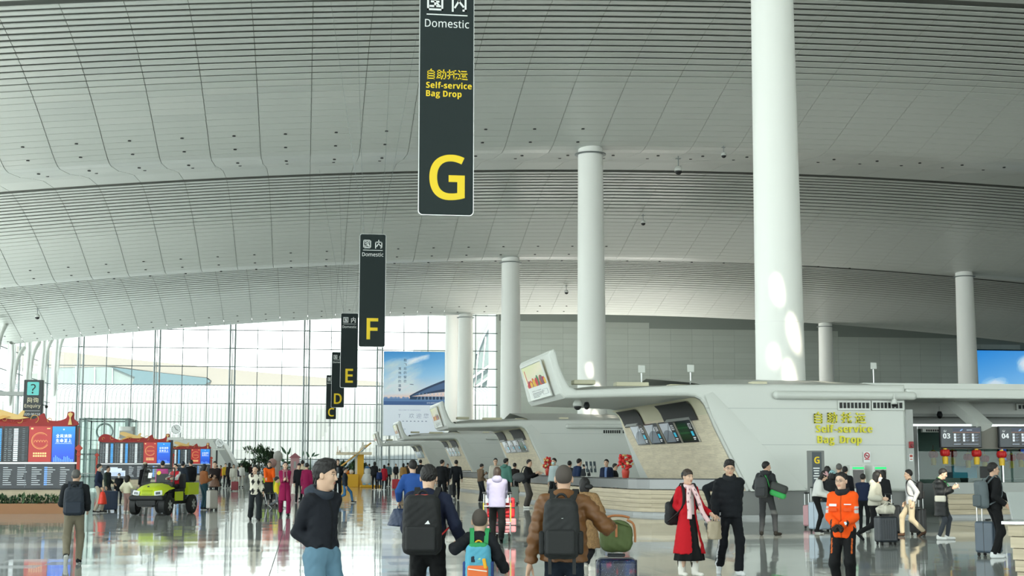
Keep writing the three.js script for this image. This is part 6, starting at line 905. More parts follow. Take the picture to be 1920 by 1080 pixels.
    g.translate(0, -0.04, 0.05); g.rotateX(pt); g.rotateY(a); M(s.boots ? 'boot' : 'shoe', g.translate(j.ankle.x, j.ankle.y - 0.04 + (pt ? 0.015 : -0.005), j.ankle.z - 0.02), clothMat, o);
  }
  const info = { o, S, J, sp, hipY, sw, t, head, hm, turn, p, label, w: (q) => { o.updateMatrixWorld(); return o.localToWorld(q.isVector3 ? q.clone() : v3(q)); } };
  people.push(info); return info;
}

// ---------------------------------------------------------------- the people, nearest first
const walkL = { l: [0.09, 0, 0.24, 0.05], r: [-0.09, 0.05, -0.27, -0.05, 0.55] }, walkR = { l: [0.09, 0.05, -0.27, 0.05, 0.55], r: [-0.09, 0, 0.24, -0.05] }, strideL = { l: [0.07, 0, 0.36, 0], r: [-0.07, 0.1, -0.36, 0, 0.8] }, apart = { l: [0.16, 0, 0, 0.3], r: [-0.16, 0, 0, -0.3] };
const zip = (q, c) => (!q.arm && Math.abs(q.x) < 0.008 && q.z > 0 ? [c[0] * 0.45, c[1] * 0.45, c[2] * 0.45] : null);
const boy = person({ px: 606, z: 11.7, head: 858, face: 44, look: [26, 0.02], skin: 1, broad: 0.86, hair: 'quiff', top: { c: 0x171a22, t: 0.022, len: 0.02, hood: 1.0, hoodC: 0x2a3340, collar: 1, collarC: 0x202834, col: zip }, legs: { c: 0x5c7c90, w: 1.15, kind: 'jeans' }, hands: { l: 'pocket', r: 'pocket' }, elbow: 0.15, shoes: 0xe8e8e8 }, 'boy in a dark navy hooded jacket and blue jeans with hands in pockets');
const dad = person({ px: 803, z: 13.4, head: 865, face: 174, look: [0, 0.22], broad: 1.02, skin: 1, hair: 'short', top: { c: 0x1a2036, t: 0.025, len: -0.02, kind: 'sweater', neck: 0.545 }, legs: { c: 0x0b0c0e, w: 1.15 }, hands: { r: [-0.34, 0.93, 0.04], l: [0.17, 1.04, 0.2] }, feet: { l: [0.12, 0, 0.08], r: [-0.1, 0, -0.06] } }, 'man in a navy sweater seen from behind, holding a small child by the hand');
const kid = person({ px: 900, z: 13.2, head: 957, child: 1, face: 176, skin: 3, hair: 'crop', hc: mCrop, top: { c: 0x1c1e24, t: 0.045, len: -0.08, puff: 0.004, pitch: 0.12 }, legs: { c: 0x1f3a78, w: 1.1 }, hands: { l: [0.34, 1.26, 0.04], r: [-0.33, 0.95, 0.0] }, shoes: 0xd0d0d0 }, 'small child in a black quilted jacket seen from behind, wearing a colourful backpack');
const brown = person({ px: 1057, z: 12.3, head: 867, face: 178, broad: 1.1, belly: 1.16, skin: 0, hair: 'crop', hc: mCrop, top: { c: 0x6a4420, t: 0.036, len: -0.05, puff: 0.013, pitch: 0.1, collar: 1, shiny: 1 }, legs: { c: 0x101a26, w: 1.15 }, hands: { r: [-0.40, 1.16, 0.2], l: [0.3, 0.84, -0.02] }, feet: { l: [0.12, 0, 0.04], r: [-0.12, 0, 0] } }, 'broad man in a brown quilted jacket and black backpack with cropped hair');
const redW = person({ px: 1291, y: 1080, head: 877, face: 30, look: [10, 0], fem: 1, skin: 3, hair: 'fringe', hc: mHairBrown, top: { kind: 'coat', c: 0xb8101f, t: 0.026, len: -0.55, flare: 0.12, open: 0.05, openX: 0.04, inner: 0xd8d0cc, collar: 1 }, legs: { c: 0x0a0a0c, skirt: 0.66 }, hands: { r: 'pocket', l: [0.3, 0.99, 0.2] }, boots: 1, shoes: 0xe2ded6, sole: 0xcfcac0, feet: { l: [0.08, 0, 0.08], r: [-0.08, 0, -0.06] } }, 'woman in a long bright red coat with a pink scarf and white boots');
const tall = person({ px: 1371, y: 1077, head: 857, face: 14, look: [-6, 0.06], skin: 1, hair: 'quiff', glasses: 1, top: { c: 0x11141a, t: 0.034, len: -0.06, puff: 0.01, pitch: 0.1, collar: 2 }, legs: { c: 0x0d1016, w: 1.12, bell: 0.012, col: (q) => { const j = q.J[q.leg], k = q.leg === 'l' ? 1 : -1, y = q.y + j.hip.y + 0.02, up = y > j.knee.y, a = up ? j.hip : j.knee, b = up ? j.knee : j.ankle, t = THREE.MathUtils.clamp((a.y - y) / (a.y - b.y), 0, 1), e = Math.atan2(q.z - a.z - (b.z - a.z) * t, (q.x - a.x - (b.x - a.x) * t) * k); return e > 0.05 && e < 0.62 && q.y < 0.02 ? (e > 0.28 && e < 0.38 ? null : [0.75, 0.76, 0.78]) : null; } }, hands: { l: 'pocket', r: [-0.24, 0.86, 0.1] }, shoes: 0xdfe2e4, sole: 0xf0f0f0, feet: { l: [0.07, 0, 0.2, 0.1], r: [-0.1, 0.05, -0.3, -0.3, 0.5] } }, 'tall young man in glasses, black puffer jacket and white-striped track trousers');
const orange = person({ px: 1578, z: 18, head: 882, face: -14, look: [-12, 0.02], fem: 1, broad: 1.1, skin: 3, hair: 'tied', glasses: 1, gloves: 1, grip: ['l', 'r'], palmIn: 1, top: { c: 0xf0560f, t: 0.028, len: -0.1, collar: 2, collarC: 0x15161a, inner: 0xcfd0cc, col: (q, c) => { const el = q.J[q.x > 0 ? 'l' : 'r'].el, dy = q.y + 0.915 - el.y; return q.arm && ((dy > 0.06 && dy < 0.1) || (dy > 0.115 && dy < 0.15)) ? [0.52, 0.54, 0.54] : q.arm && q.z > 0.2 && Math.abs(q.x) < 0.14 ? [0.02, 0.02, 0.02] : zip(q, c); } }, legs: { c: 0x0d0e11, w: 1.18, col: (q) => (Math.abs(Math.abs(q.x) - 0.14) < 0.008 && q.z > 0 && q.y < -0.1 && q.y > -0.3 ? [0.6, 0.12, 0.02] : null) }, hands: { l: 'front', r: 'front' }, elbow: 1.0, shoes: 0x1a1a1c }, 'woman in an orange work jacket with reflective bands and black gloves, hands clasped');
const navyPack = person({ px: 136, y: 1058, head: 876, face: 176, look: [-20, 0], skin: 0, hair: 'crop', hc: mHairGrey, broad: 1.08, top: { c: 0x15191e, t: 0.032, len: -0.02, collar: 1, smooth: 1 }, legs: { c: 0x77705f, w: 1.2 }, hands: { l: [0.2, 1.05, 0.18], r: [-0.22, 0.97, 0.1] }, shoes: 0x17181a, sole: 0xbcbcb8, feet: { l: [0.1, 0.1, -0.2, 0.1, 1.0], r: [-0.09, 0, 0.16, -0.05] } }, 'man in black jacket and khaki trousers walking away with a navy backpack');
const lav = person({ px: 932, y: 1018, head: 871, face: 180, fem: 1, broad: 1.15, skin: 3, hair: 'bob', hc: mHairBrown, top: { c: 0xa39db8, t: 0.045, len: -0.1, puff: 0.006, pitch: 0.1, zig: 1, hood: 1.25 }, legs: { c: 0x0b0c0e, w: 1.3 }, hands: { l: 'fwd', r: 'fwd' }, grip: ['l', 'r'], feet: walkL, shoes: 0x15161a, sole: 0x222222 }, 'woman in a pale lavender puffer jacket pushing a luggage trolley');
const fur = person({ px: 1096, z: 22, head: 884, face: 170, fem: 1, broad: 1.2, skin: 1, hair: 'bob', top: { kind: 'coat', c: 0x8a6c4a, t: 0.05, len: -0.4, flare: 0.06, col: (q, c) => { const n = 0.75 + 0.5 * hash2(Math.floor(q.x * 90) + 400, Math.floor(q.y * 90) + Math.floor(q.z * 90) * 31 + 900); return [c[0] * n, c[1] * n, c[2] * n]; } }, legs: { c: 0x17181c }, hands: { r: [-0.25, 1.1, 0.16], l: 'fwd' }, feet: strideL, shoes: 0x8d8a84, sole: 0xc9c4ba }, 'woman in a fuzzy tan coat walking behind the man in brown');
const greenM = person({ px: 1438, y: 1004, head: 863, face: 168, look: [-60, 0], skin: 0, hair: 'short', top: { c: 0x2a2c2f, t: 0.034, len: -0.04, hood: 1.0 }, legs: { c: 0x303134, w: 1.12, col: (q) => (q.x < 0 && q.y < -0.32 && q.y > -0.42 ? [0.11, 0.11, 0.11] : null) }, hands: { l: [0.22, 1.08, 0.14], r: [-0.26, 0.95, 0.05] }, feet: { l: [0.12, 0, 0, 0.2], r: [-0.2, 0, 0.02, -0.5] }, shoes: 0x1a1714, sole: 0x1a1714 }, 'man in dark clothes with a backpack and a bright green duffel, seen from behind');
const cream = person({ px: 1641, y: 1014, head: 875, face: 78, fem: 1, skin: 3, hair: 'bob', mask: 0xdfe5ea, top: { c: 0xbdb9ab, t: 0.055, len: -0.02, puff: 0.006, pitch: 0.13, hood: 1.2 }, legs: { c: 0x0c0d10, w: 1.1 }, hands: { r: [-0.2, 0.98, 0.24], l: 'swingF' }, grip: ['r'], feet: strideL, lean: 0.12, shoes: 0x121316, sole: 0x1a1a1c }, 'masked woman in a cream puffer jacket striding beside the dark suitcase');
const greyM = person({ px: 1711, y: 1006, head: 876, face: -86, skin: 1, hair: 'short', top: { c: 0xbdbbbd, t: 0.024, len: -0.08, inner: 0x9a9a96, open: 0.03 }, legs: { c: 0xb3a48c, w: 1.15 }, hands: { r: [-0.21, 0.86, 0.1], l: [0.22, 0.86, -0.04] }, feet: walkR, shoes: 0x4a3325, sole: 0x2e2018, lean: 0.06 }, 'man in a pale grey jacket and beige trousers walking with a black backpack');
const puffer = person({ px: 1767, y: 1012, head: 875, face: 82, look: [0, 0.32], fem: 1, skin: 3, hair: 'short', top: { kind: 'coat', c: 0x121316, t: 0.062, len: -0.36, flare: 0.02, puff: 0.015, pitch: 0.13, shiny: 1 }, legs: { c: 0x3d4148 }, hands: { l: 'phone', r: 'phone' }, shoes: 0xe6e6e4, feet: { l: [0.09, 0, 0.1], r: [-0.09, 0, -0.06] } }, 'person in a long glossy black puffer coat looking at a phone');
const greyPack = person({ px: 1868, y: 1046, head: 865, face: 118, look: [-10, 0], skin: 0, hair: 'short', glasses: 1, top: { c: 0x101114, t: 0.03, len: -0.04 }, legs: { c: 0x0c0d0f, w: 1.15 }, hands: { l: 'fwd', r: [-0.22, 0.95, 0.1] }, shoes: 0xd9dadb, sole: 0xf0f0f0, feet: { l: [0.1, 0, 0.08], r: [-0.1, 0, -0.1] } }, 'man in black with glasses, grey backpack and white trainers');
// middle ground
const argyle = person({ px: 477, y: 976, head: 869, face: 8, look: [-18, 0.05], fem: 1, skin: 3, hair: 'tied', top: { kind: 'cardigan', c: 0xded8c8, t: 0.04, len: -0.1, inner: 0xd6cfc0, col: (q) => { const k = Math.abs(q.x) - (q.arm ? 0.25 : 0.085), v = ((q.y + 0.12) % 0.27 + 0.27) % 0.27 - 0.135; return Math.abs(k) / 0.055 + Math.abs(v) / 0.11 < 1 ? [0.008, 0.008, 0.008] : null; } }, legs: { c: 0x1f2428, w: 1.25, bell: 0.02 }, hands: { r: [-0.1, 1.42, 0.2], l: [0.24, 0.86, 0.06] }, feet: walkL, shoes: 0x121214, sole: 0x121214 }, 'woman in a cream cardigan with black diamonds, raising a phone to her mouth');
const purple = person({ px: 533, y: 967, head: 862, face: 6, fem: 1, skin: 3, hair: 'tied', top: { kind: 'coat', c: 0x8c1248, t: 0.026, len: -0.42, flare: 0.05, inner: 0x9a3450, collar: 1, collarC: 0xa06a72, col: (q, c) => (q.z > 0 && !q.arm && q.y > 0.15 && Math.abs(Math.abs(q.x) - 0.045 - (0.45 - q.y) * 0.03) < 0.014 ? [0.3, 0.2, 0.21] : zip(q, c)) }, legs: { c: 0x850f45, w: 1.1, bell: 0.012 }, hands: { l: [0.06, 1.08, 0.26], r: [-0.06, 1.1, 0.26] }, feet: walkL, shoes: 0x17161a, sole: 0x17161a }, 'smiling woman in a long magenta uniform coat walking with hands together');
const purple2 = person({ px: 574, y: 952, head: 865, face: 168, fem: 1, skin: 1, hair: 'tied', top: { kind: 'coat', c: 0x861146, t: 0.026, len: -0.36, flare: 0.05 }, legs: { c: 0x7d0f42 }, feet: walkL }, 'person in a magenta uniform coat walking away behind the boy');
const beige = person({ px: 566, y: 938, head: 862, face: 176, skin: 1, top: { c: 0xc9bda2, t: 0.032, len: -0.04 }, legs: { c: 0xb9b4ac }, hands: { l: [0.28, 0.86, 0.02] } }, 'man in a beige jacket walking away, carrying a white shopping bag');
const suit = person({ px: 632, y: 942, head: 858, face: 6, skin: 3, hair: 'short', top: { kind: 'suit_jacket', c: 0x14171e, t: 0.026, len: -0.1, inner: 0xe2e4e6, open: 0.035, collar: 1, smooth: 1 }, legs: { c: 0x14161a }, hands: { l: [0.26, 0.88, 0.06] }, feet: walkR }, 'man in a dark suit with white shirt and lanyard behind the boy');
person({ px: 646, y: 943, head: 872, face: 92, skin: 0, top: { c: 0x1c2430, t: 0.03, len: -0.05 }, legs: { c: 0x3f6f9a, kind: 'jeans' }, feet: strideL, shoes: 0x20242a }, 'person in blue jeans and dark top walking past the suited man');
const blueM = person({ px: 775, z: 28, head: 857, face: 160, look: [30, 0], skin: 1, top: { c: 0x234a8c, t: 0.034, len: -0.02 }, legs: { c: 0x1a2230 }, hands: { l: [0.3, 0.9, 0.05] }, feet: walkL }, 'man in a bright blue jacket behind the man in the navy sweater');
const suit2 = person({ px: 855, y: 938, head: 860, face: 180, skin: 1, hair: 'short', top: { kind: 'suit_jacket', c: 0x11151c, t: 0.022, len: -0.08, smooth: 1 }, legs: { c: 0x10131a }, feet: walkR, hands: { l: [0.24, 0.88, 0.0], r: [-0.24, 0.88, 0.0] } }, 'man in a black suit walking towards the second counter, seen from behind');
person({ px: 828, y: 944, head: 861, face: 176, look: [-50, 0], skin: 0, top: { c: 0x131519, t: 0.034, len: -0.04 }, legs: { c: 0x14161a } }, 'person in black jacket beside the man in the black suit');
const brownS = person({ px: 901, y: 941, head: 868, face: 130, look: [0, 0.3], skin: 0, top: { kind: 'sweater', c: 0x6d5a48, t: 0.028, len: -0.02 }, legs: { c: 0x20242a, w: 1.1 }, hands: { l: 'phone', r: [-0.2, 0.95, 0.1] } }, 'man in a brown sweater looking down at a phone near the second counter');
person({ px: 929, z: 60, head: 858, face: 4, glasses: 1, skin: 1, top: { c: 0xb7b2a6, t: 0.035, len: -0.03 }, legs: { c: 0x3a3c40 } }, 'person with glasses in a pale jacket facing us behind the lavender puffer');
person({ px: 948, y: 948, head: 859, face: 150, look: [-30, 0], skin: 1, hair: 'quiff', top: { c: 0x4d7a70, t: 0.04, len: -0.04, hood: 1.1 }, legs: { c: 0x24282c } }, 'person in a sea green hooded jacket queuing at the counter');
person({ px: 965, y: 943, head: 867, face: 160, skin: 0, top: { c: 0x1a1414, t: 0.03, len: 0 }, legs: { c: 0x1a1c20 } }, 'person in a black top with a strapped bag between the green and black jackets');
const grBag = person({ px: 987, y: 953, head: 860, face: 75, look: [-10, 0], skin: 1, top: { c: 0x111216, t: 0.04, len: -0.06 }, legs: { c: 0x4e4946, w: 1.3 }, hands: { l: [0.18, 1.18, 0.4], r: [-0.12, 1.2, 0.36] }, shoes: 0xe4e2dc, lean: 0.14 }, 'man in a black jacket and grey trousers leaning on the service counter');
// behind and at the service counter
const staff = (px, z, head, face, c, lb, o = {}) => person({ px, z, head, face, skin: px % 4, top: { c, t: 0.026, len: -0.04, ...(o.top ?? {}) }, legs: { c: 0x15171b }, ...o.s }, lb);
staff(1039, 58, 858, -40, 0xa9b6b8, 'masked person in a pale jacket behind the first red flower arrangement', { s: { mask: 0xbfe0e0 } });
staff(1068, 57, 863, 160, 0x2a2a2c, 'person in dark grey leaning in at the service counter'); staff(1079, 55.5, 858, 120, 0x172a4c, 'person in navy blue bending over the service counter', { s: { lean: 0.2 } }); staff(1096, 58, 866, 170, 0x3a3d42, 'person with light cap at the service counter beside the person in navy', { s: { cap: 0xb9b4a6 } });
staff(1137, 52, 860, -18, 0x16203a, 'clerk in a navy suit and blue shirt standing behind the counter', { top: { inner: 0x6f86b4, open: 0.04, kind: 'suit_jacket' } }); staff(1153, 54, 868, 80, 0x15171c, 'person in black standing behind the navy suited clerk');
person({ px: 1324, z: 42.0, h: 1.7, face: 88, lean: 1.15, look: [0, 0.5], skin: 0, low: 1.72, top: { c: 0x12151c, t: 0.03, len: -0.02 }, legs: { c: 0x14161a }, hands: { l: [0.15, 0.75, 0.62], r: [-0.15, 0.75, 0.62] } }, 'person in dark jacket bending over behind the red-coated woman');
// self-service kiosks
const fleece = person({ px: 1529, z: 35, head: 879, face: 96, look: [0, 0.4], fem: 1, skin: 3, hair: 'long', cap: 0xd9a9ae, brim: 0, lean: 0.2, top: { c: 0xd5d5d3, t: 0.05, len: 0.06 }, legs: { c: 0x0d0e10 }, hands: { l: 'fwd', r: [-0.16, 1.0, 0.3] } }, 'woman with long hair, white fleece and pink cap at the kiosks');
person({ px: 1551, z: 37, head: 873, face: 178, fem: 1, hair: 'long', skin: 1, top: { c: 0x15161a, t: 0.035, len: -0.2 }, legs: { c: 0x111214 } }, 'woman with very long black hair beside the white fleece');
person({ px: 1560, z: 36.2, head: 881, face: 150, hair: 'bob', fem: 1, skin: 3, cap: 0x8fb4b8, brim: 0, top: { c: 0x17181c, t: 0.035 }, legs: { c: 0x121316 } }, 'person in a pale blue knitted cap at the kiosks');
person({ px: 1573, z: 39, head: 868, face: 178, hc: mHairGrey, skin: 0, top: { c: 0x1b1c20, t: 0.035 }, legs: { c: 0x16181c } }, 'grey-haired person in dark jacket facing the white wall'); person({ px: 1584, z: 39.6, head: 873, face: 170, skin: 0, top: { c: 0x16181e, t: 0.03 }, legs: { c: 0x14161a } }, 'dark-haired person beside the grey-haired one, half hidden by the orange jacket');
person({ px: 1617, z: 36, head: 887, face: 172, skin: 1, top: { c: 0x18233e, t: 0.03, len: -0.02 }, legs: { c: 0x14161a }, hands: { l: 'fwd', r: 'fwd' } }, 'youth in dark blue using a self-service kiosk');
person({ px: 1655, z: 37.5, head: 880, face: 170, fem: 1, hair: 'bob', skin: 1, top: { c: 0x181a1e, t: 0.03 }, legs: { c: 0x0e0f12 } }, 'person with dark hair behind the cream puffer jacket');
// left side
const plasticM = person({ px: 6, y: 958, head: 866, face: 150, skin: 0, top: { c: 0x27507a, t: 0.04, len: -0.06, col: (q) => (q.x < -0.06 ? [0.012, 0.013, 0.016] : null) }, legs: { c: 0x46535e }, hands: { r: [-0.28, 0.88, 0.06] } }, 'man in a blue and black jacket carrying a white plastic bag');
person({ px: 62, y: 955, head: 871, face: 178, skin: 0, hair: 'short', fem: 1, top: { c: 0x33211e, t: 0.04, len: -0.12, shiny: 1 }, legs: { c: 0x0c0c0e }, hands: { l: [0.46, 1.0, 0.02], r: [-0.4, 0.9, 0.04] }, elbow: 1.2, feet: apart, shoes: 0x2a2a2c, sole: 0xd8d8d8 }, 'person in a shiny dark brown jacket reading the flight board, arms held out');
const maskM = person({ px: 183, y: 962, head: 868, face: 86, skin: 1, mask: 0xc9d6dc, top: { kind: 'sweater', c: 0x19233a, t: 0.026, len: -0.02 }, legs: { c: 0xada493, w: 1.15 }, hands: { l: [0.22, 0.9, 0.06], r: [-0.22, 0.88, 0.1] }, feet: { l: [0.1, 0, 0.12], r: [-0.1, 0, -0.1] }, shoes: 0x1a1a1c }, 'masked man in a navy sweater and khaki trousers carrying a red bag');
person({ px: 200, y: 949, head: 873, face: 60, skin: 0, top: { c: 0x37423a, t: 0.03, len: -0.02, col: (q) => (!q.arm ? [0.02, 0.026, 0.028] : null) }, legs: { c: 0x2a2c30 }, hands: { l: [0.2, 0.95, 0.2] } }, 'man in a dark vest over olive sleeves beside the blue suitcase');
person({ px: 224, z: 60, h: 1.3, face: 10, skin: 1, mask: 0xd9e0e4, top: { c: 0x15171c, t: 0.04 }, legs: { c: 0x18191d } }, 'masked youngster in black standing behind the blue suitcase');
const toddler = person({ px: 237, y: 961, head: 892, child: 1, face: 150, look: [-30, 0], skin: 3, hair: 'bob', top: { kind: 'sweater', c: 0xe6e0c6, t: 0.045, len: -0.02 }, legs: { c: 0xa98781, w: 1.3 }, hands: { l: [0.3, 1.0, 0.05], r: [-0.42, 1.12, 0.1] }, shoes: 0xddd6cc }, 'toddler in a cream sweater and pink trousers beside the buggy');
person({ px: 305, z: 56, head: 863, face: 178, fem: 1, skin: 1, hair: 'short', top: { c: 0xd23a92, t: 0.04, len: 0 }, legs: { c: 0x20242c } }, 'person in a bright pink jacket standing behind the buggy windscreen'); person({ px: 272, z: 57, head: 866, face: 200, fem: 1, skin: 1, hair: 'bob', cap: 0xb9a78c, top: { c: 0x121317, t: 0.035 }, legs: { c: 0x16171b } }, 'person in black with a beige cap behind the buggy');
person({ px: 356, y: 943, head: 861, face: -150, skin: 0, hair: 'short', top: { c: 0x111418, t: 0.035, len: -0.06 }, legs: { c: 0x2a3945, kind: 'jeans' }, feet: apart }, 'man in a black jacket and dark jeans standing beside the buggy'); person({ px: 343, z: 62, head: 865, face: 160, skin: 1, cap: 0x1e2838, top: { c: 0x1f2733, t: 0.04 }, legs: { c: 0x24282e } }, 'man in a navy jacket and cap standing just behind the buggy driver');
const brownW = person({ px: 381, y: 956, head: 869, face: 128, fem: 1, skin: 1, hair: 'bob', top: { c: 0x85502c, t: 0.034, len: 0.02 }, legs: { c: 0x1c3a44, w: 1.25, kind: 'jeans' }, hands: { l: [0.16, 1.12, 0.26], r: [-0.14, 1.14, 0.26] } }, 'woman in a brown jacket and teal jeans talking beside a silver suitcase');
const darkM = person({ px: 401, y: 950, head: 864, face: -14, skin: 3, hair: 'short', top: { c: 0x201818, t: 0.04, len: -0.1 }, legs: { c: 0x1b1d22 }, hands: { l: [0.1, 1.12, 0.24], r: [-0.1, 1.14, 0.24] } }, 'man in a dark jacket facing the woman in brown');
person({ px: 505, z: 62, head: 864, face: 4, skin: 1, top: { c: 0xf0600f, t: 0.04, len: -0.06, collar: 1, collarC: 0x18181a }, legs: { c: 0x1a1b20 }, hands: { l: 'fwd', r: 'fwd' } }, 'man in an orange work jacket behind a lime green cart'); person({ px: 561, z: 63, head: 868, face: 8, cap: 0x14161a, skin: 1, top: { c: 0x15181e, t: 0.03 }, legs: { c: 0x1a1c22 } }, 'person in a black cap between the two magenta coats'); person({ px: 518, y: 953, head: 892, child: 1, face: 100, skin: 3, cap: 0x20242a, top: { c: 0xe0c030, t: 0.04 }, legs: { c: 0x6b6f76 }, feet: strideL, shoes: 0x2a2c30 }, 'child in a yellow top and grey trousers behind the magenta coat');
// far crowd
const crowd = [
  [413, 913, 871, -30, 0x9a3a2a, 0x2a2c30, 'person in rust red top in the far tour group'], [422, 915, 868, 20, 0xc9a42c, 0x3a3c40, 'person in a yellow top in the far tour group'], [429, 917, 866, 160, 0x2b2322, 0x1b1c20, 'person in dark brown with a red flag in the far tour group'], [437, 918, 869, 10, 0xd8d3c8, 0xc9c4ba, 'person in cream clothes in the far tour group'], [446, 914, 874, -10, 0x4a4650, 0xd0ccc4, 'person in a grey top and white trousers in far tour group'], [452, 914, 869, 175, 0xd6d4cf, 0xc8c5be, 'person all in white walking away in the far tour group'], [406, 911, 872, 120, 0x1d2a44, 0x22252b, 'person in navy with a red flag at the edge of the tour group'],
  [702, 918, 865, 178, 0x1b1c20, 0x16181c, 'tall person in long dark coat near the yellow stand'], [720, 918, 871, 170, 0xa51c2c, 0x23252b, 'person in red jacket with a pink bag near the yellow stand'], [728, 912, 868, 165, 0x4e6a70, 0x23262c, 'person with teal backpack beyond the red jacket'], [756, 917, 868, 176, 0xa8824c, 0x2a2a2c, 'person in a tan jacket beside a red suitcase'], [742, 905, 869, 20, 0x2a2c30, 0x1c1e22, 'person in grey far beyond the red suitcase'], [764, 910, 867, 150, 0x3a3028, 0x202226, 'person with tousled hair beyond the blue jacket'], [788, 928, 861, 175, 0x121417, 0x15171b, 'person in black jacket just beyond the blue jacket'],
  [692, 908, 869, 160, 0x191b20, 0x191b20, 'person in black right beside the yellow pillar'], [686, 904, 867, 10, 0x23262e, 0x1c1e24, 'person in charcoal behind the yellow pillar'], [839, 920, 868, -10, 0x15181e, 0x15171b, 'clerk with raised hands behind the second counter'], [640, 905, 867, 175, 0x2a3038, 0x24282e, 'person in slate blue behind the suited man'], [470, 905, 870, 140, 0x3a2a2c, 0x222428, 'person in maroon beyond the cardigan'], [398, 906, 868, -160, 0x33363c, 0x22252a, 'person in grey beyond the woman in brown'], [590, 908, 868, 30, 0x5a4a40, 0x26282c, 'person in taupe beyond the magenta coats'],
];
for (const [px, y, head, face, c, l, lb] of crowd) person({ px, y, head, face, fem: px % 3 === 0, hair: px % 3 === 0 ? 'bob' : 'short', top: { c, t: 0.035, len: px % 5 === 0 ? -0.3 : -0.04 }, legs: { c: l }, feet: px % 2 ? walkL : undefined, group: 'people in the far crowd' }, lb);
person({ px: 711, y: 919, head: 879, child: 1, face: 176, skin: 1, top: { c: 0x1c2f5c, t: 0.04 }, legs: { c: 0x1a2030 }, shoes: 0xf0f0f0 }, 'child in navy with white shoes beside the red jacket');

// ---------------------------------------------------------------- bags and luggage
const gearOf = (info, name, label, category) => { const o = thing(name, label, category); o.position.copy(info.o.position); o.rotation.y = info.o.rotation.y; o.scale.copy(info.o.scale); return o; };
function backpack(info, a, label) { // worn on the back: shell, pocket, straps, handle
  const o = gearOf(info, 'backpack', label, 'backpack'), { sp } = info, W = a.w ?? 0.3, H = a.h ?? 0.46, Dp = a.d ?? 0.17, back = -0.115 - info.t * 0.85 - (a.off ?? 0), mid = sp(a.at ?? 0.26, a.x ?? 0, 0), cz = mid.z + back - Dp / 2, m = mat(a.c, 0.7), m2 = mat(a.c2 ?? a.c, 0.72), cell = info.p.length() < 27 ? 0.011 : 0.02;
  const rbx = (x, y, z, w, h, d, r) => { const X = Math.max(0, Math.abs(x) - w + r), Y = Math.max(0, Math.abs(y) - h + r), Z = Math.max(0, Math.abs(z) - d + r), ins = Math.max(Math.abs(x) - w, Math.abs(y) - h, Math.abs(z) - d); return ins < -r ? ins : Math.hypot(X, Y, Z) - r; };
  const g = netMesh([-W / 2 - 0.05, -H / 2 - 0.05, -Dp / 2 - 0.05], [W / 2 + 0.05, H / 2 + 0.05, Dp / 2 + 0.05], cell, (x, y, z) => rbx(x / (1 - 0.22 * Math.max(0, y / H)), y, z + 0.02 * Math.max(0, y / H) * 2, W / 2, H / 2, Dp / 2, Math.min(0.075, Dp / 2.1)) + 0.003 * wob(x * 2, y * 2, z * 2)); M('shell', g.translate(mid.x, mid.y, cz), m, o);
  M('front_pocket', rb(W * 0.78, H * 0.42, 0.06, 0.028, mid.x, mid.y - H * 0.22, cz - Dp / 2 - 0.008, 3), m2, o); M('seam', tube(Array.from({ length: 13 }, (_, i) => { const t = Math.PI * i / 12; return [mid.x + Math.cos(t) * W * 0.36, mid.y + H * 0.08 + Math.sin(t) * H * 0.3, cz - Dp / 2 + 0.012]; }), 0.006, 24, 5), mat(a.zip ?? 0x08090a, 0.5), o);
  for (const s of [-1, 1]) { const top = sp(0.475, mid.x * 0 + s * 0.085, 0), r = 0.05 + info.t * 0.9; const pts = [[mid.x + s * W * 0.26, mid.y + H * 0.4, cz + Dp * 0.42], [s * 0.095, top.y + r * 0.7, top.z - 0.05], [s * 0.105, top.y + r + 0.012, top.z + 0.01], [s * 0.112, top.y - 0.01, top.z + 0.06 + info.t * 0.5], [s * 0.115, top.y - 0.16, top.z + 0.075 + info.t * 0.7], [s * (info.sw - 0.02), top.y - 0.31, top.z + 0.05], [mid.x + s * W * 0.42, mid.y - H * 0.36, cz + Dp * 0.35]];
    const c = new THREE.CatmullRomCurve3(pts.map((p) => V3(...p))), n = 26, rows = [[], [], [], []], wd = 0.027, th = 0.007; for (let i = 0; i <= n; i++) { const p = c.getPoint(i / n), t = c.getTangent(i / n), sd = V3(1, 0, 0).addScaledVector(t, -t.x).normalize(), u = t.clone().cross(sd); [[-wd, th], [wd, th], [wd, -th], [-wd, -th]].forEach(([q, e], k) => rows[k].push(p.clone().addScaledVector(sd, q).addScaledVector(u, e))); } M('strap', quadStrip([...rows, rows[0]]), mat(a.strap ?? a.c, 0.75), o); }
  M('handle', new THREE.TorusGeometry(0.045, 0.011, 6, 16, Math.PI).translate(mid.x, mid.y + H * 0.48, cz + Dp * 0.25), mat(a.hand ?? a.strap ?? a.c, 0.7), o);
  return { o, mid, cz, W, H, Dp };
}
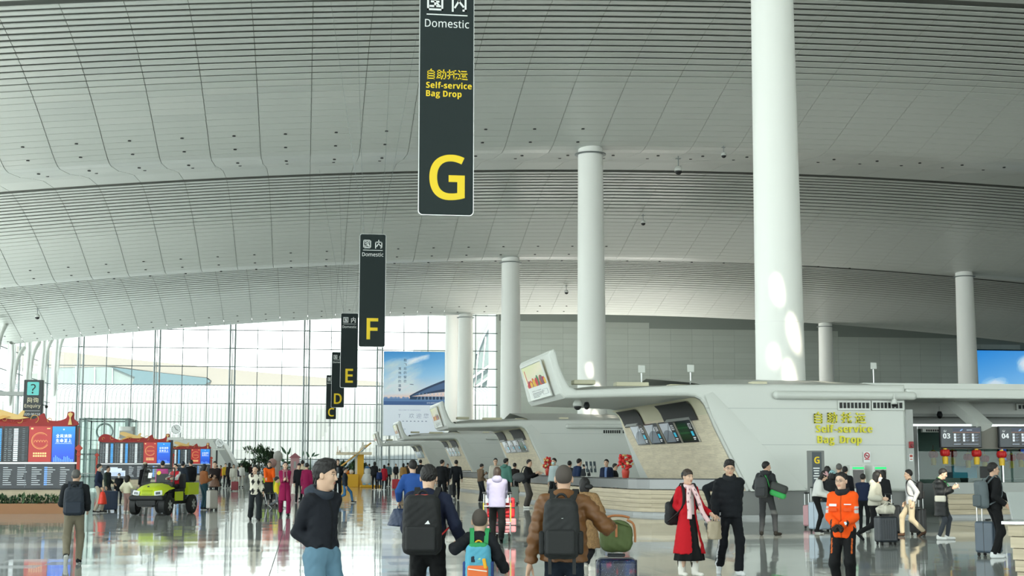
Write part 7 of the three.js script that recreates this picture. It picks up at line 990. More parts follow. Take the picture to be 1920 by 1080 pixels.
{
  let b = backpack(dad, { c: 0x141517, c2: 0x191a1c, w: 0.37, h: 0.56, d: 0.19, x: 0.03, zip: 0x9a2a2a, at: 0.22 }, 'black backpack with red trim and a white triangle mark on the navy sweater'); const zf = b.cz - b.Dp / 2;
  M('mark', ext(shapeOf([[-0.025, 0], [0.025, 0], [0.006, 0.034]]), 0.004).rotateY(Math.PI).translate(b.mid.x - 0.06, b.mid.y + 0.01, zf - 0.003), mTextWhite, b.o, 'white triangle mark'); M('top_flap', rb(0.15, 0.05, 0.07, 0.02, b.mid.x, b.mid.y + b.H * 0.46, b.cz - 0.02), mat(0xd0483c, 0.6), b.o, 'red top flap'); for (const s of [-1, 1]) M('stripe', rotG(rb(0.045, 0.13, 0.012, 0.005), -0.12, 0, s * 0.06).translate(b.mid.x + s * 0.04, b.mid.y + b.H * 0.32, zf + 0.026), mat(0xa8a8a4, 0.6), b.o); M('red_webbing', [bar([b.mid.x - b.W * 0.42, b.mid.y - 0.12, b.cz + 0.06], [b.mid.x - b.W * 0.78, b.mid.y + 0.02, b.cz + 0.2], 0.009)], mat(0xc03030, 0.6), b.o);
  b = backpack(kid, { c: 0x58a9c4, c2: 0xe8733a, strap: 0x2f9a5a, hand: 0xf0b428, zip: 0xe6e0d0, w: 0.34, h: 0.52, d: 0.2, at: 0.14 }, 'colourful child backpack in blue, orange, green and yellow'); { const zf2 = b.cz - b.Dp / 2; M('green_top', rb(b.W * 0.7, 0.09, b.Dp * 0.9, 0.04, b.mid.x, b.mid.y + b.H * 0.44, b.cz - 0.015), mat(0x2f9a5a, 0.7), b.o); for (const q of [-1, 1]) M('navy_side', rb(0.05, 0.28, 0.12, 0.02, b.mid.x + q * b.W * 0.5, b.mid.y - 0.1, b.cz), mat(0x27427e, 0.7), b.o); M('badge', rotG(cyl(0.033, 0.033, 0.012, 0, 0, 0, 18), Math.PI / 2).translate(b.mid.x - 0.02, b.mid.y + 0.1, zf2 - 0.004), mat(0xa9dcae, 0.6), b.o); M('yellow_tab', rotG(rb(0.045, 0.13, 0.03, 0.015), 0, 0, -0.2).translate(b.mid.x - 0.09, b.mid.y + 0.02, zf2 - 0.03), mat(0xf0b020, 0.6), b.o); M('navy_patch', rb(0.05, 0.13, 0.012, 0.005, b.mid.x + 0.06, b.mid.y + 0.1, zf2 - 0.002), mat(0x1c2436, 0.7), b.o); M('pocket_zip', rotG(bx(b.W * 0.7, 0.014, 0.01), 0, 0, 0.12).translate(b.mid.x, b.mid.y - 0.06, zf2 - 0.04), mat(0xe9e4d8, 0.6), b.o); }
  b = backpack(brown, { c: 0x1b1d1e, c2: 0x17191a, w: 0.32, h: 0.52, d: 0.18, at: 0.24, off: 0.02, x: 0.015 }, 'black backpack with a tiny white mark on the brown quilted jacket'); M('mark', [bx(0.016, 0.02, 0.004, b.mid.x + 0.012, b.mid.y + 0.1, b.cz - b.Dp / 2 - 0.004), bx(0.016, 0.028, 0.004, b.mid.x - 0.012, b.mid.y + 0.104, b.cz - b.Dp / 2 - 0.004)], mTextWhite, b.o); M('loose_strap', [rb(0.03, 0.18, 0.008, 0.003, b.mid.x + 0.1, b.mid.y - b.H * 0.58, b.cz), rb(0.03, 0.18, 0.008, 0.003, b.mid.x - 0.11, b.mid.y - b.H * 0.58, b.cz)], mat(0x1b1d1e, 0.7), b.o); M('side_pocket', [rb(0.05, 0.2, 0.12, 0.02, b.mid.x + b.W * 0.52, b.mid.y - 0.12, b.cz), rb(0.05, 0.2, 0.12, 0.02, b.mid.x - b.W * 0.52, b.mid.y - 0.12, b.cz)], mat(0x151718, 0.75), b.o);
  backpack(navyPack, { c: 0x1b2430, c2: 0x1f2937, w: 0.36, h: 0.5, d: 0.17, at: 0.22 }, 'large navy backpack on the man in khaki trousers');
  backpack(greenM, { c: 0x35373a, c2: 0x2c2e31, zip: 0x3a8a4c, strap: 0x35373a, w: 0.3, h: 0.48, d: 0.18, at: 0.2, x: 0.06 }, 'dark grey backpack beside the green duffel');
  backpack(greyM, { c: 0x15161a, w: 0.3, h: 0.46, d: 0.16 }, 'black backpack on the pale grey jacket'); backpack(greyPack, { c: 0x5a6468, c2: 0x505a5e, w: 0.32, h: 0.5, d: 0.18, at: 0.22 }, 'grey backpack on the man with white trainers'); backpack(redW, { c: 0x141518, w: 0.26, h: 0.38, d: 0.14, at: 0.08, x: -0.16 }, 'black backpack slung on the red coat');
}
function suitcase(px, y, a, label) { // upright case: shell, ribs, wheels, rods
  const p = a.z ? (() => { const d = ray(px, 872).normalize(), g = V3(d.x, 0, d.z).normalize(); return g.multiplyScalar(a.z / cF0.dot(g)); })() : atY(px, y), w = a.w ?? 0.44, h = a.h ?? 0.64, d = a.d ?? 0.26, o = thing('suitcase', label, 'suitcase', [p.x, a.lift ?? 0, p.z], a.turn ?? 0), m = a.m ?? mat(a.c, a.r ?? 0.4);
  M('shell', rb(w, h - 0.06, d, 0.05, 0, h / 2 + 0.03, 0, 4), m, o);
  for (let i = 0; i < (a.ribs ?? 6); i++) M('rib', [rb(0.012, h - 0.2, 0.012, 0.005, -w / 2 + w * (i + 1) / ((a.ribs ?? 6) + 1), h / 2 + 0.03, d / 2), rb(0.012, h - 0.2, 0.012, 0.005, -w / 2 + w * (i + 1) / ((a.ribs ?? 6) + 1), h / 2 + 0.03, -d / 2)], m, o);
  M('seam', rb(w + 0.008, 0.0 + h - 0.09, 0.014, 0.006, 0, h / 2 + 0.03, 0), mat(a.seam ?? 0x30343a, 0.4), o); for (const sx of [-1, 1]) for (const sz of [-1, 1]) M('wheel', [rotG(cyl(0.028, 0.028, 0.026, 0, -0.013, 0, 14), 0, 0, Math.PI / 2).translate(sx * (w / 2 - 0.06), 0.028, sz * (d / 2 - 0.05)), bx(0.036, 0.04, 0.04, sx * (w / 2 - 0.06), 0.06, sz * (d / 2 - 0.05))], mRubber, o);
  M('carry_handle', rb(0.16, 0.03, 0.03, 0.012, 0, h + 0.025, 0), mDark, o); const ext_ = a.rod ?? 0; if (ext_) { M('rods', [bx(0.014, ext_, 0.014, -0.075, h + ext_ / 2, -d / 2 + 0.03), bx(0.014, ext_, 0.014, 0.075, h + ext_ / 2, -d / 2 + 0.03)], mBrushed, o); M('pull_handle', rb(0.19, 0.035, 0.035, 0.014, 0, h + ext_, -d / 2 + 0.03), mDark, o); }
  return o;
}
const galaxy = new THREE.MeshPhysicalMaterial({ roughness: 0.3, map: noiseTex(256, 256, (x, y) => { const a = vnoise(x / 40, y / 40, 7, 7), b = vnoise(x / 22 + 9, y / 22, 12, 12), s = hash2(x, y) > 0.985 ? 190 : hash2(x >> 1, y >> 1) > 0.99 ? 140 : 0, r = Math.max(0, b - 0.62) * 330; return [10 + r + s + a * 14, 16 + a * 30 + s, 34 + a * 66 + s]; }) });
galaxy.map.repeat.set(1, 1);
{ // galaxy case with the green duffel on top
  const S = suitcase(1154, 0, { z: 13.0, w: 0.36, h: 0.8, d: 0.3, m: galaxy, ribs: 0, turn: -0.2, seam: 0x141824 }, 'suitcase with a galaxy print under the green duffel'), p = S.position;
  const o = thing('green_duffel', 'olive green duffel with tan leather straps on the galaxy suitcase', 'bag', [p.x, 0.845, p.z], -0.2), gm = mat([0.075, 0.105, 0.03], 0.75), tan = mat([0.36, 0.13, 0.04], 0.5);
  M('duffel_body', netMesh([-0.2, -0.02, -0.25], [0.2, 0.34, 0.25], 0.011, (x, y, z) => { const w = 0.135 - 0.03 * Math.max(0, (y - 0.2) / 0.1), X = Math.max(0, Math.abs(x) - w + 0.07), Y = Math.max(0, Math.abs(y - 0.148) - 0.148 + 0.09), Z = Math.max(0, Math.abs(z) - 0.14 + 0.07); return Math.hypot(X, Y, Z) - 0.08 + 0.004 * wob(x * 2, y * 2, z * 2); }), gm, o);
  M('handle_strap', tube([[-0.11, 0.3, 0.03], [-0.04, 0.325, 0.03], [0.06, 0.325, 0.03], [0.12, 0.31, 0.03]], 0.012, 12, 6), tan, o, 'tan leather handle'); M('leather_tab', rb(0.022, 0.11, 0.012, 0.004, 0, 0.2, 0.152), tan, o); M('shoulder_strap', tube([[0.1, 0.29, 0.06], [0.15, 0.26, 0.1], [0.165, 0.18, 0.11], [0.165, 0.1, 0.12]], 0.011, 16, 6), tan, o); M('fold', [rotG(rb(0.13, 0.02, 0.02, 0.008), 0, 0, 0.35).translate(-0.06, 0.26, 0.135), rotG(rb(0.13, 0.02, 0.02, 0.008), 0, 0, -0.35).translate(0.06, 0.26, 0.135)], gm, o);
}
suitcase(205, 959, { c: 0x24344f, w: 0.52, h: 0.72, d: 0.3, turn: 0.3 }, 'large dark blue suitcase beside the masked man'); suitcase(397, 957, { c: 0x8f8a82, r: 0.3, w: 0.3, h: 0.72, d: 0.44, turn: 0.4, rod: 0.1 }, 'silver suitcase standing between the talking couple'); suitcase(742, 918, { c: 0xc02636, w: 0.5, h: 0.68, d: 0.3, rod: 0.3 }, 'bright red suitcase beside the tan jacket'); suitcase(1524, 991, { c: 0xb98a90, w: 0.3, h: 0.6, d: 0.42, turn: 0.5, rod: 0.3 }, 'dusty pink suitcase at the self-service kiosks'); suitcase(1537, 997, { c: 0xa9b7c6, r: 0.25, w: 0.34, h: 0.72, d: 0.46, turn: 0.35, rod: 0.35 }, 'pale blue metallic suitcase at the self-service kiosks');
const darkCase = suitcase(1662, 1022, { c: 0x20262e, w: 0.42, h: 0.58, d: 0.28, turn: 0.15, ribs: 7 }, 'dark slate suitcase with a cream tote on top'); suitcase(1722, 1004, { c: 0x141518, w: 0.36, h: 0.62, d: 0.26, rod: 0.3, turn: -1.3 }, 'black suitcase behind the man in beige trousers'); suitcase(1855, 1043, { c: 0x4d5a68, r: 0.3, w: 0.3, h: 0.62, d: 0.4, rod: 0.36, turn: 0.5 }, 'slate blue suitcase beside the man with the grey backpack'); suitcase(1672, 1004, { c: 0x17181b, w: 0.4, h: 0.7, d: 0.26, rod: 0.25, turn: 0.1 }, 'tall black wheeled bag standing beyond the cream puffer jacket'); suitcase(848, 931, { c: 0x2a2c30, w: 0.4, h: 0.6, rod: 0.4 }, 'charcoal suitcase with raised handle beside the suited man'); suitcase(440, 921, { c: 0x8a2230, w: 0.44, h: 0.6, d: 0.28 }, 'dark red suitcase in front of the far tour group');
{
  const p = darkCase.position, t = thing('cream_tote', 'slouchy cream canvas tote lying on the dark slate suitcase', 'bag', [p.x, 0.63, p.z], 0.15); M('tote_body', netMesh([-0.28, -0.02, -0.16], [0.28, 0.3, 0.16], 0.014, (x, y, z) => Math.max(ell(x, y, z, 0, 0.08, 0, 0.23, 0.1 + 0.1 * Math.max(0, x), 0.12) + 0.01 * wob(x, y, z), -y)), mat(0xcfc9ba, 0.85), t); M('tote_handle', tube([[-0.1, 0.14, 0.05], [0.02, 0.24, 0.04], [0.14, 0.2, 0.03]], 0.012, 12, 6), mat(0xcfc9ba, 0.85), t);
}
function sack(info, hand, a, label) { // a soft bag hanging from a hand
  const w = info.w(info.J[hand].wr.clone().add(info.J[hand].wr.clone().sub(info.J[hand].el).normalize().multiplyScalar(0.1))), o = thing(a.name ?? 'carrier_bag', label, 'bag', [w.x, w.y, w.z], info.turn), H = a.h ?? 0.4, W = a.w ?? 0.17, m = mat(a.c, a.r ?? 0.45);
  M('sack', netMesh([-W - 0.05, -H - 0.12, -W], [W + 0.05, -0.02, W], a.cell ?? 0.016, (x, y, z) => { const t = THREE.MathUtils.clamp((-y - 0.06) / H, 0, 1), r = W * (a.box ? 0.85 + 0.15 * t : 0.25 + 0.75 * Math.sqrt(t)); return Math.max((Math.hypot(x, z * 1.7) - r) * 0.7 + 0.006 * wob(x * 2, y * 2, z * 2), y + 0.07, -(y + H + 0.06) + Math.hypot(x, z) * 0.12); }), m, o);
  M('loops', [tube([[-0.04, -0.09, 0], [-0.02, -0.02, 0], [0.0, 0.0, 0], [0.02, -0.02, 0], [0.04, -0.09, 0]], 0.012, 12, 6)], m, o); return o;
}
sack(plasticM, 'r', { c: 0xe4e8ea, h: 0.34, w: 0.15 }, 'white plastic bag held by the man in blue'); sack(maskM, 'r', { c: 0xe03a26, h: 0.44, w: 0.26 }, 'bright red plastic bag held by the masked man'); sack(beige, 'l', { c: 0xdcd8cc, h: 0.5, w: 0.18, box: 1 }, 'white shopping bag hanging beside the beige jacket'); sack(darkM, 'l', { c: 0x5c3a24, h: 0.36, w: 0.24, name: 'patterned_bag' }, 'brown patterned cloth bag in front of the man in the dark jacket'); sack(blueM, 'l', { c: 0x1d2d4c, h: 0.36, w: 0.24, name: 'travel_bag' }, 'navy travel bag carried by the man in blue');
{ // handbag, duffel, waist bag, phone, scarf, lanyards
  let h = sack(redW, 'l', { c: 0xa3957e, h: 0.28, w: 0.12, box: 1, name: 'handbag' }, 'beige leather handbag carried by the woman in red');
  const { sp } = redW; M('scarf', [tube([[-0.075, sp(0.52).y, 0.03], [0, sp(0.5).y, 0.1], [0.075, sp(0.52).y, 0.03], [0.06, sp(0.54).y, -0.06], [-0.06, sp(0.54).y, -0.06]], 0.034, 30, 8, true), tube([[-0.03, sp(0.5).y, 0.11], [-0.06, sp(0.3).y, 0.16], [-0.05, sp(0.12).y, 0.17], [-0.06, sp(0.0).y, 0.18]], 0.04, 16, 8).scale(1, 1, 0.9), tube([[0.03, sp(0.5).y, 0.11], [0.09, sp(0.34).y, 0.17], [0.16, sp(0.1).y, 0.2], [0.26, sp(-0.06).y, 0.24]], 0.038, 16, 8)], new THREE.MeshPhysicalMaterial({ roughness: 0.85, map: noiseTex(128, 128, (x, y) => { const f = hash2(x >> 3, y >> 3) > 0.93 ? 1 : 0; return f ? [120, 84, 96] : [232, 198, 200]; }) }), redW.o, 'pink flowered scarf');
  M('hair_clip', new THREE.SphereGeometry(0.03, 10, 8).applyMatrix4(new THREE.Matrix4().makeTranslation(-0.07, 0.05, -0.04)).applyMatrix4(redW.hm), mat(0x1a2228, 0.4), redW.o);
  const d = gearOf(greenM, 'green_duffel_bag', 'charcoal duffel with bright green base behind the man in dark clothes', 'bag'), gy = greenM.hipY; M('upper', rb(0.42, 0.2, 0.2, 0.07, 0, 0.07, 0, 3).rotateZ(0.35).translate(-0.3, gy + 0.12, -0.12), mat(0x3a3d3b, 0.7), d); M('base', rb(0.38, 0.14, 0.21, 0.06, 0, -0.06, 0, 3).rotateZ(0.35).translate(-0.32, gy + 0.1, -0.12), mat(0x2f9e4e, 0.6), d, 'bright green base'); M('strap', tube([[-0.12, gy + 0.2, -0.16], [-0.06, gy + 0.4, -0.17], [0.02, gy + 0.52, -0.05], [-0.1, gy + 0.5, 0.1], [-0.3, gy + 0.24, 0.02]], 0.016, 24, 6), mat(0x2c8a44, 0.6), d);
  const wb = gearOf(puffer, 'shoulder_bag', 'small cream shoulder bag on the long black puffer coat', 'bag'); M('bag_body', rb(0.06 + 0.2, 0.15, 0.1, 0.035, 0, 0, 0, 3).rotateY(1.4).translate(-0.24, puffer.hipY + 0.06, 0.02), mat(0xcfcabd, 0.5), wb); M('bag_strap', tube([[-0.24, puffer.hipY + 0.12, 0.1], [-0.15, puffer.hipY + 0.35, 0.17], [0.06, puffer.hipY + 0.53, 0.06], [0.02, puffer.hipY + 0.45, -0.16], [-0.24, puffer.hipY + 0.12, -0.08]], 0.01, 24, 5), mat(0x2a2a2c, 0.6), wb);
  M('lanyard', tube([[-0.08, puffer.sp(0.52).y, 0.02], [-0.03, puffer.sp(0.42).y, 0.15], [0.0, puffer.sp(0.34).y, 0.2], [0.04, puffer.sp(0.42).y, 0.15], [0.08, puffer.sp(0.52).y, 0.02], [0, puffer.sp(0.56).y, -0.07]], 0.009, 30, 5, true), mat(0x2c8a4c, 0.6), puffer.o, 'green lanyard');
  for (const [inf, k, lb] of [[argyle, 'r', 'dark phone held to the mouth of the woman in the cardigan'], [puffer, 'l', 'white phone held by the person in the black puffer coat'], [brownS, 'l', 'dark phone held by the man in the brown sweater']]) { const q = inf.J[k].wr.clone().add(inf.J[k].wr.clone().sub(inf.J[k].el).normalize().multiplyScalar(0.1)), w = inf.w(q), ph = thing('phone', lb, 'phone', [w.x, w.y, w.z], inf.turn); M('phone_body', rotG(rb(0.075, 0.15, 0.012, 0.005), -0.5).translate(0, 0.02, 0.02), mat(inf === puffer ? 0xdedede : 0x101114, 0.25), ph); M('phone_screen', rotG(bx(0.066, 0.138, 0.002), -0.5).translate(0, 0.02 - 0.003, 0.014), mat(0x0a0c10, 0.1), ph); }
  M('tie', [ext(shapeOf([[-0.016, 0], [0.016, 0], [0.03, -0.3], [0, -0.34], [-0.03, -0.3]]), 0.012).translate(0, suit.sp(0.5).y, 0.125)], mat(0x1a2234, 0.6), suit.o); M('badge', rb(0.06, 0.09, 0.008, 0.003, 0.01, suit.sp(0.2).y, 0.155), mTextWhite, suit.o); M('badge', rb(0.07, 0.09, 0.01, 0.003, 0.01, purple.sp(0.22).y, 0.165), mat(0x30262a, 0.4), purple.o);
  M('name_tag', rb(0.1, 0.035, 0.008, 0.003, -0.1, orange.sp(0.34).y, 0.142), mTextWhite, orange.o); M('logo', rb(0.1, 0.014, 0.006, 0.002, 0.1, orange.sp(0.35).y, 0.14), mTextWhite, orange.o); M('pocket_flap', [rb(0.11, 0.05, 0.012, 0.004, -0.1, orange.sp(0.28).y, 0.146), rb(0.11, 0.05, 0.012, 0.004, 0.1, orange.sp(0.28).y, 0.146)], mat(0xe2500d, 0.8), orange.o); M('wrist_watch', rotG(cyl(0.022, 0.022, 0.012, 0, 0, 0, 14), Math.PI / 2).translate(0.09, orange.J.l.wr.y + 0.04, orange.J.l.wr.z), mat(0xb9d3e6, 0.2, 0.6), orange.o);
  const sl = gearOf(grBag, 'sling_bag', 'dark grey duffel slung on the back of the man at the counter', 'bag'); M('bag_body', new THREE.SphereGeometry(0.22, 18, 12).scale(0.7, 0.75, 1.25).translate(-0.06, grBag.hipY + 0.16, -0.22), mat(0x45474a, 0.75), sl); M('strap', tube([[-0.1, grBag.hipY + 0.24, -0.2], [-0.02, grBag.sp(0.54).y, -0.06], [0.1, grBag.sp(0.36).y, 0.18], [0.16, grBag.hipY + 0.2, 0.05], [0.06, grBag.hipY + 0.2, -0.2]], 0.018, 24, 6), mat(0x303236, 0.75), sl);
  M('head_bow', [new THREE.SphereGeometry(0.06, 12, 8).scale(1.2, 0.8, 0.8).translate(-0.09, -0.03, -0.1), new THREE.TorusGeometry(0.03, 0.006, 6, 14).translate(-0.05, 0.01, -0.12)].map((g) => g.applyMatrix4(fur.hm)), mat(0x121214, 0.6), fur.o);
}
// ---------------------------------------------------------------- luggage trolley of the lavender jacket
function trolley(p, turn, s, label, caseC, group) {
  const o = thing('luggage_trolley', label, 'trolley', [p.x, 0, p.z], turn, group), m = mBrushed, r = 0.016;
  M('frame', [bar([-0.28, 0.16, -0.35], [-0.28, 1.02, -0.42], r), bar([0.28, 0.16, -0.35], [0.28, 1.02, -0.42], r), bar([-0.28, 0.16, -0.35], [-0.24, 0.14, 0.5], r), bar([0.28, 0.16, -0.35], [0.24, 0.14, 0.5], r), bar([-0.24, 0.14, 0.5], [0.24, 0.14, 0.5], r), bar([-0.28, 0.4, -0.37], [0.28, 0.4, -0.37], r), bar([-0.28, 0.75, -0.4], [0.28, 0.75, -0.4], r)], m, o); M('handle_bar', bar([-0.32, 1.03, -0.43], [0.32, 1.03, -0.43], 0.022), mDark, o); M('deck', bx(0.5, 0.02, 0.8, 0, 0.17, 0.08), m, o); M('basket', [bx(0.5, 0.16, 0.02, 0, 0.9, -0.3), bx(0.5, 0.02, 0.14, 0, 0.83, -0.34)], m, o); M('side_panel', [bx(0.02, 0.4, 0.3, 0.29, 0.62, -0.36), bx(0.02, 0.4, 0.3, -0.29, 0.62, -0.36)], mat(0xb9ac3a, 0.5), o, 'yellow side panels');
  for (const [x, z] of [[-0.26, -0.34], [0.26, -0.34], [0, 0.46]]) M('wheel', [rotG(cyl(0.09, 0.09, 0.04, 0, -0.02, 0, 18), 0, 0, Math.PI / 2).translate(x, 0.09, z), bx(0.06, 0.06, 0.03, x, 0.15, z)], mRubber, o);
  return o;
}
{
  const dir = V3(Math.sin(lav.turn), 0, Math.cos(lav.turn)), p = lav.p.clone().addScaledVector(dir, 0.85); trolley(p, lav.turn, 1, 'luggage trolley with red cases pushed by the lavender puffer jacket');
  const put = (x, y, z, w, h, d, c, lb, rot = 0) => { const q = p.clone().add(V3(x, 0, z).applyAxisAngle(V3(0, 1, 0), lav.turn)), o = thing('trolley_case', lb, 'suitcase', [q.x, y, q.z], lav.turn + rot), m = mat(c, 0.5); M('shell', rb(w, h, d, 0.04, 0, h / 2, 0, 3), m, o); M('band', rb(w + 0.01, 0.03, d + 0.01, 0.01, 0, h * 0.5, 0), mDark, o); M('grip', rb(0.16, 0.03, 0.04, 0.01, 0, h + 0.012, 0), mDark, o); };
  put(-0.1, 0.185, 0.05, 0.62, 0.3, 0.42, 0xd68a92, 'pink soft case lying at the bottom of the luggage trolley'); put(-0.08, 0.5, 0.04, 0.6, 0.42, 0.4, 0xc4222e, 'red case stacked upper on the luggage trolley');
}
{ // green cart of the cleaner, silver case cart at the counter
  const p = atY(509, 940), o = thing('lime_cart', 'lime green box cart pushed by the man in orange', 'cart', [p.x, 0, p.z + 2]), u = 1; M('bin', rb(0.95, 0.72, 0.7, 0.05, 0, 0.72, 0, 3), mat([0.38, 0.55, 0.02], 0.5), o); M('lid', rb(1.0, 0.07, 0.75, 0.02, 0, 1.1, 0), mat([0.32, 0.3, 0.26], 0.5), o); M('axle', bx(0.8, 0.3, 0.5, 0, 0.28, 0), mDark, o); for (const x of [-0.36, 0.36]) for (const z of [-0.25, 0.25]) M('wheel', rotG(cyl(0.1, 0.1, 0.05, 0, -0.025, 0, 16), 0, 0, Math.PI / 2).translate(x, 0.1, z), mRubber, o);
  const w = thing('wheelchair', 'folded wheelchair parked behind the woman in the cardigan', 'wheelchair', atY(500, 950).toArray(), 0.5); M('frame', [bar([-0.25, 0.3, -0.2], [-0.25, 0.9, -0.3], 0.014), bar([0.25, 0.3, -0.2], [0.25, 0.9, -0.3], 0.014), bar([-0.25, 0.5, -0.2], [-0.25, 0.5, 0.3], 0.014), bar([0.25, 0.5, -0.2], [0.25, 0.5, 0.3], 0.014), bar([-0.25, 0.5, 0.3], [-0.22, 0.1, 0.45], 0.014), bar([0.25, 0.5, 0.3], [0.22, 0.1, 0.45], 0.014)], mBrushed, w); M('seat', [bx(0.5, 0.03, 0.45, 0, 0.5, 0.05), bx(0.5, 0.4, 0.03, 0, 0.72, -0.24)], mDark, w); for (const x of [-0.29, 0.29]) M('big_wheel', [new THREE.TorusGeometry(0.28, 0.018, 8, 28).rotateY(Math.PI / 2).translate(x, 0.3, -0.1), new THREE.TorusGeometry(0.24, 0.01, 6, 28).rotateY(Math.PI / 2).translate(x * 1.08, 0.3, -0.1), ...Array.from({ length: 8 }, (_, i) => bar([x, 0.3, -0.1], [x, 0.3 + 0.28 * Math.cos(i * 0.785), -0.1 + 0.28 * Math.sin(i * 0.785)], 0.004, 4))], mRubber, w); for (const x of [-0.22, 0.22]) M('caster', rotG(cyl(0.07, 0.07, 0.03, 0, -0.015, 0, 14), 0, 0, Math.PI / 2).translate(x, 0.07, 0.38), mRubber, w);
  const c = suitcase(961, 945, { c: 0x9aa39c, r: 0.25, w: 0.5, h: 0.72, d: 0.34, rod: 0.3 }, 'silver green hard case standing by the service counter');
}
// red flower arrangements and small things on the service counter
for (const [px, D, lb] of [[1028, 60.5, 'red and gold festive flower arrangement beside the masked clerk'], [1173, 47.0, 'red and gold festive flower arrangement at the near end of the counter']]) {
  const p = atD(px, 893, D), o = thing('flower_arrangement', lb, 'flowers', [p.x, 1.195, p.z]); M('vase', lathe([[0, 0], [0.1, 0], [0.13, 0.2], [0.11, 0.3], [0.09, 0.3]], 18), mRed2, o); seed = px; const reds = [], golds = []; for (let i = 0; i < 60; i++) { const a = rr(0, 6.28), r = 0.24 * Math.sqrt(rnd()), y = 0.32 + 0.42 * rnd(); (i % 4 ? reds : golds).push(new THREE.IcosahedronGeometry(rr(0.035, 0.065), 1).translate(Math.cos(a) * r, y, Math.sin(a) * r)); } M('red_blossoms', reds, mat([0.6, 0.02, 0.02], 0.55), o).userData.kind = 'stuff'; M('gold_blossoms', golds, mGoldL, o).userData.kind = 'stuff'; M('stems', Array.from({ length: 8 }, (_, i) => bar([0, 0.2, 0], [0.15 * Math.cos(i), 0.55, 0.15 * Math.sin(i)], 0.008, 5)), mat([0.1, 0.15, 0.05], 0.7), o);
}
for (const [px, lb] of [[1100, 'slim counter display beside the queue'], [1108, 'slim counter display next to another at the queue'], [1115, 'slim counter display standing nearest the navy clerk']]) { const p = atD(px, 893, 52.5), o = thing('counter_display', lb, 'display', [p.x, 1.195, p.z], -0.3); M('stand', [bx(0.12, 0.02, 0.14, 0, 0.01, 0), rotG(bx(0.03, 0.4, 0.03), 0.25).translate(0, 0.2, 0)], mWhite, o); M('panel', rotG(rb(0.12, 0.46, 0.025, 0.01), -0.2, 0.6).translate(0, 0.36, 0), mWhite, o); M('screen', rotG(bx(0.1, 0.4, 0.004), -0.2, 0.6).translate(0.01, 0.36, 0.018), mat(0x55626a, 0.2), o); }
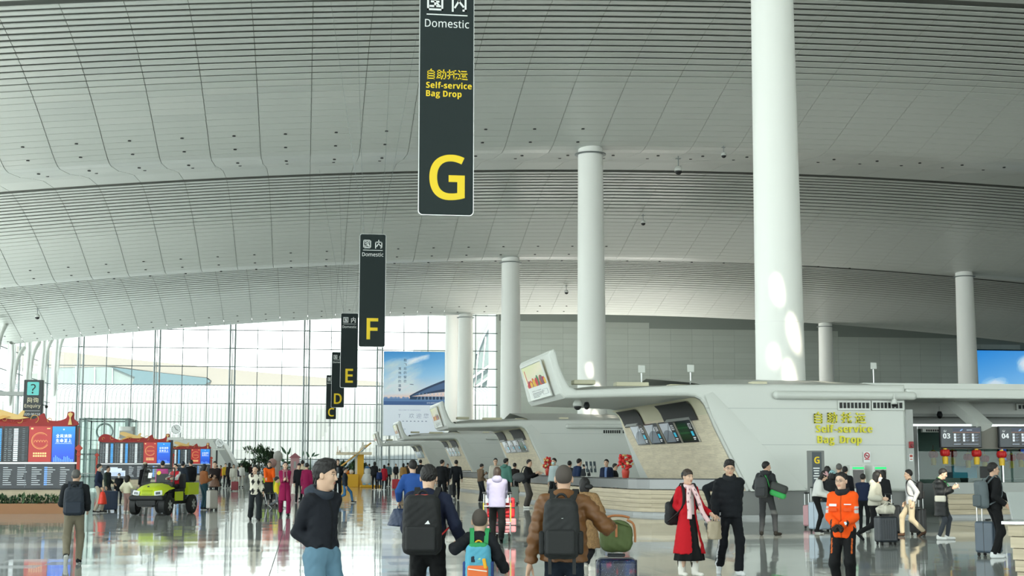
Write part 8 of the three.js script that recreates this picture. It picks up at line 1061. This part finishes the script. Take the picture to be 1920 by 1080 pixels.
// ---------------------------------------------------------------- buggy with its driver
{
  const base = atY(302, 966), turn = Math.atan2(-base.x, -base.z) - 0.42, o = thing('electric_buggy', 'lime green electric utility buggy with black bumper and windscreen', 'buggy', [base.x, 0, base.z - 0.9], turn), lime = mat([0.50, 0.62, 0.012], 0.35), blk = mat(0x17191b, 0.6);
  const hood = (() => { const rows = []; for (const [z, y, w] of [[1.34, 0.6, 0.44], [1.33, 0.72, 0.5], [1.22, 0.86, 0.53], [0.95, 0.95, 0.55], [0.55, 1.0, 0.58]]) rows.push([-1, -0.72, -0.4, -0.36, 0.36, 0.4, 0.72, 1].map((u, i) => V3(u * w, y - (Math.abs(u) > 0.9 ? 0.14 : Math.abs(u) > 0.6 ? 0.02 : i === 3 || i === 4 ? 0.0 : -0.02) + (Math.abs(u) < 0.38 ? 0.035 : 0), z - (Math.abs(u) > 0.9 ? 0.08 : 0)))); return quadStrip(rows); })();
  M('bonnet', hood, lime, o, 'lime green bonnet'); M('grille', Array.from({ length: 4 }, (_, i) => rb(0.36, 0.018, 0.02, 0.005, 0, 0.68 + i * 0.045, 1.35 - i * 0.012)), mat([0.3, 0.4, 0.01], 0.5), o);
  for (const s of [-1, 1]) { const hl = M('headlamp', rotG(rb(0.26, 0.16, 0.05, 0.03), -0.15, s * 0.25, s * 0.12).translate(s * 0.38, 0.72, 1.32), mat([0.75, 0.78, 0.78], 0.1), o); M('lamp_bowl', rotG(rb(0.15, 0.08, 0.02, 0.01), -0.15, s * 0.25, s * 0.12).translate(s * 0.38, 0.72, 1.35), mat([0.12, 0.13, 0.13], 0.15, 0.5), hl); }
  M('bumper', [rb(1.2, 0.16, 0.3, 0.07, 0, 0.56, 1.3, 3), rb(0.66, 0.2, 0.16, 0.04, 0, 0.4, 1.34), rb(0.5, 0.05, 0.2, 0.02, 0, 0.3, 1.38)], blk, o, 'black front bumper'); for (const s of [-1, 1]) { M('fender', new THREE.CylinderGeometry(0.38, 0.38, 0.2, 20, 1, true, -0.7, 1.9).rotateZ(Math.PI / 2).translate(s * 0.5, 0.34, 0.98), new THREE.MeshPhysicalMaterial({ color: 0x17191b, roughness: 0.6, side: THREE.DoubleSide }), o); M('bumper_arm', bar([s * 0.3, 0.3, 1.36], [s * 0.42, 0.55, 1.3], 0.03), blk, o); }
  const wheel = (x, z) => { const t = M('wheel', lathe([[0.16, -0.085], [0.26, -0.095], [0.31, -0.07], [0.32, 0], [0.31, 0.07], [0.26, 0.095], [0.16, 0.085]], 28).rotateZ(Math.PI / 2).translate(x, 0.32, z), mRubber, o, 'black tyre'); M('hub', [...Array.from({ length: 6 }, (_, i) => rotG(bx(0.03, 0.17, 0.05, 0, 0.085, 0), i * 1.047).translate(x + Math.sign(x) * 0.075, 0.32, z)), rotG(cyl(0.05, 0.05, 0.05, 0, -0.025, 0, 12), 0, 0, Math.PI / 2).translate(x + Math.sign(x) * 0.075, 0.32, z)], mat([0.55, 0.56, 0.56], 0.3, 0.8), t); M('rim', rotG(cyl(0.165, 0.165, 0.16, 0, -0.08, 0, 20), 0, 0, Math.PI / 2).translate(x, 0.32, z), mDark, t); }; for (const x of [-0.56, 0.56]) for (const z of [0.98, -0.95]) wheel(x, z);
  M('chassis', [rb(0.95, 0.16, 2.4, 0.04, 0, 0.42, 0), rb(1.05, 0.1, 0.9, 0.03, 0, 0.48, 0.1)], blk, o); M('seat', [rb(1.05, 0.14, 0.5, 0.05, 0, 0.78, -0.25), rb(1.05, 0.5, 0.12, 0.05, 0, 1.08, -0.5)], mat(0x222426, 0.7), o); M('seat_box', rb(1.05, 0.3, 0.5, 0.03, 0, 0.56, -0.25), blk, o); M('cargo_bed', [bx(1.15, 0.06, 0.9, 0, 0.66, -1.05), bx(0.05, 0.38, 0.9, 0.56, 0.84, -1.05), bx(0.05, 0.38, 0.9, -0.56, 0.84, -1.05), bx(1.15, 0.38, 0.05, 0, 0.84, -0.62), bx(1.15, 0.38, 0.05, 0, 0.84, -1.48)], lime, o, 'lime green cargo bed'); M('side_panel', bx(0.04, 0.3, 0.6, 0.54, 0.6, 0.05), lime, o);
  M('dashboard', rb(1.1, 0.16, 0.2, 0.04, 0, 0.98, 0.5), blk, o); M('steering_wheel', [new THREE.TorusGeometry(0.17, 0.016, 8, 24).rotateX(-0.6).translate(0.28, 1.14, 0.26), bar([0.28, 1.12, 0.28], [0.28, 0.96, 0.5], 0.02)], blk, o);
  const fr = [[-0.56, 0.98], [-0.52, 1.52], [0.52, 1.52], [0.56, 0.98]]; M('windscreen_frame', fr.slice(0, 3).map((a, i) => bar([a[0], a[1], 0.56 - (a[1] - 0.98) * 0.3], [fr[i + 1][0], fr[i + 1][1], 0.56 - (fr[i + 1][1] - 0.98) * 0.3], 0.022)), blk, o); M('windscreen', quadStrip([[V3(-0.55, 1.0, 0.56), V3(0.55, 1.0, 0.56)], [V3(-0.51, 1.5, 0.4), V3(0.51, 1.5, 0.4)]]), mGlass, o); M('sticker', rotG(cyl(0.07, 0.07, 0.006, 0, 0, 0, 20), Math.PI / 2 - 0.3).translate(0.0, 1.36, 0.47), mat([0.75, 0.6, 0.03], 0.5), o); M('paper_notice', rotG(bx(0.13, 0.18, 0.004), -0.3).translate(-0.3, 1.28, 0.49), mTextWhite, o); M('emblem', rotG(rb(0.07, 0.04, 0.015, 0.006), -0.5).translate(0, 0.93, 1.25), mDark, o);
  const q = o.localToWorld(V3(0.26, 0, -0.24)); o.updateMatrixWorld(); const dp = o.localToWorld(V3(0.26, 0, -0.24));
  const dr = person({ px: 335, z: dp.dot(cF0), h: 1.62, face: 0, fem: 1, skin: 3, hair: 'tied', sit: 0.98, top: { kind: 'waistcoat', c: 0xb01828, t: 0.03, len: 0, col: (c2) => (c2.arm ? [0.62, 0.62, 0.63] : null) }, legs: { c: 0x15171b }, feet: { l: [0.12, 0.48, 0.42], r: [-0.12, 0.48, 0.42] }, hands: { l: [0.12, 1.24, 0.46], r: [-0.12, 1.24, 0.46] }, grip: ['l', 'r'] }, 'driver in a red waistcoat with white sleeves sitting in the buggy');
  dr.o.position.set(dp.x, 0, dp.z); dr.o.rotation.y = turn;
}
renderer.render(scene, camera);
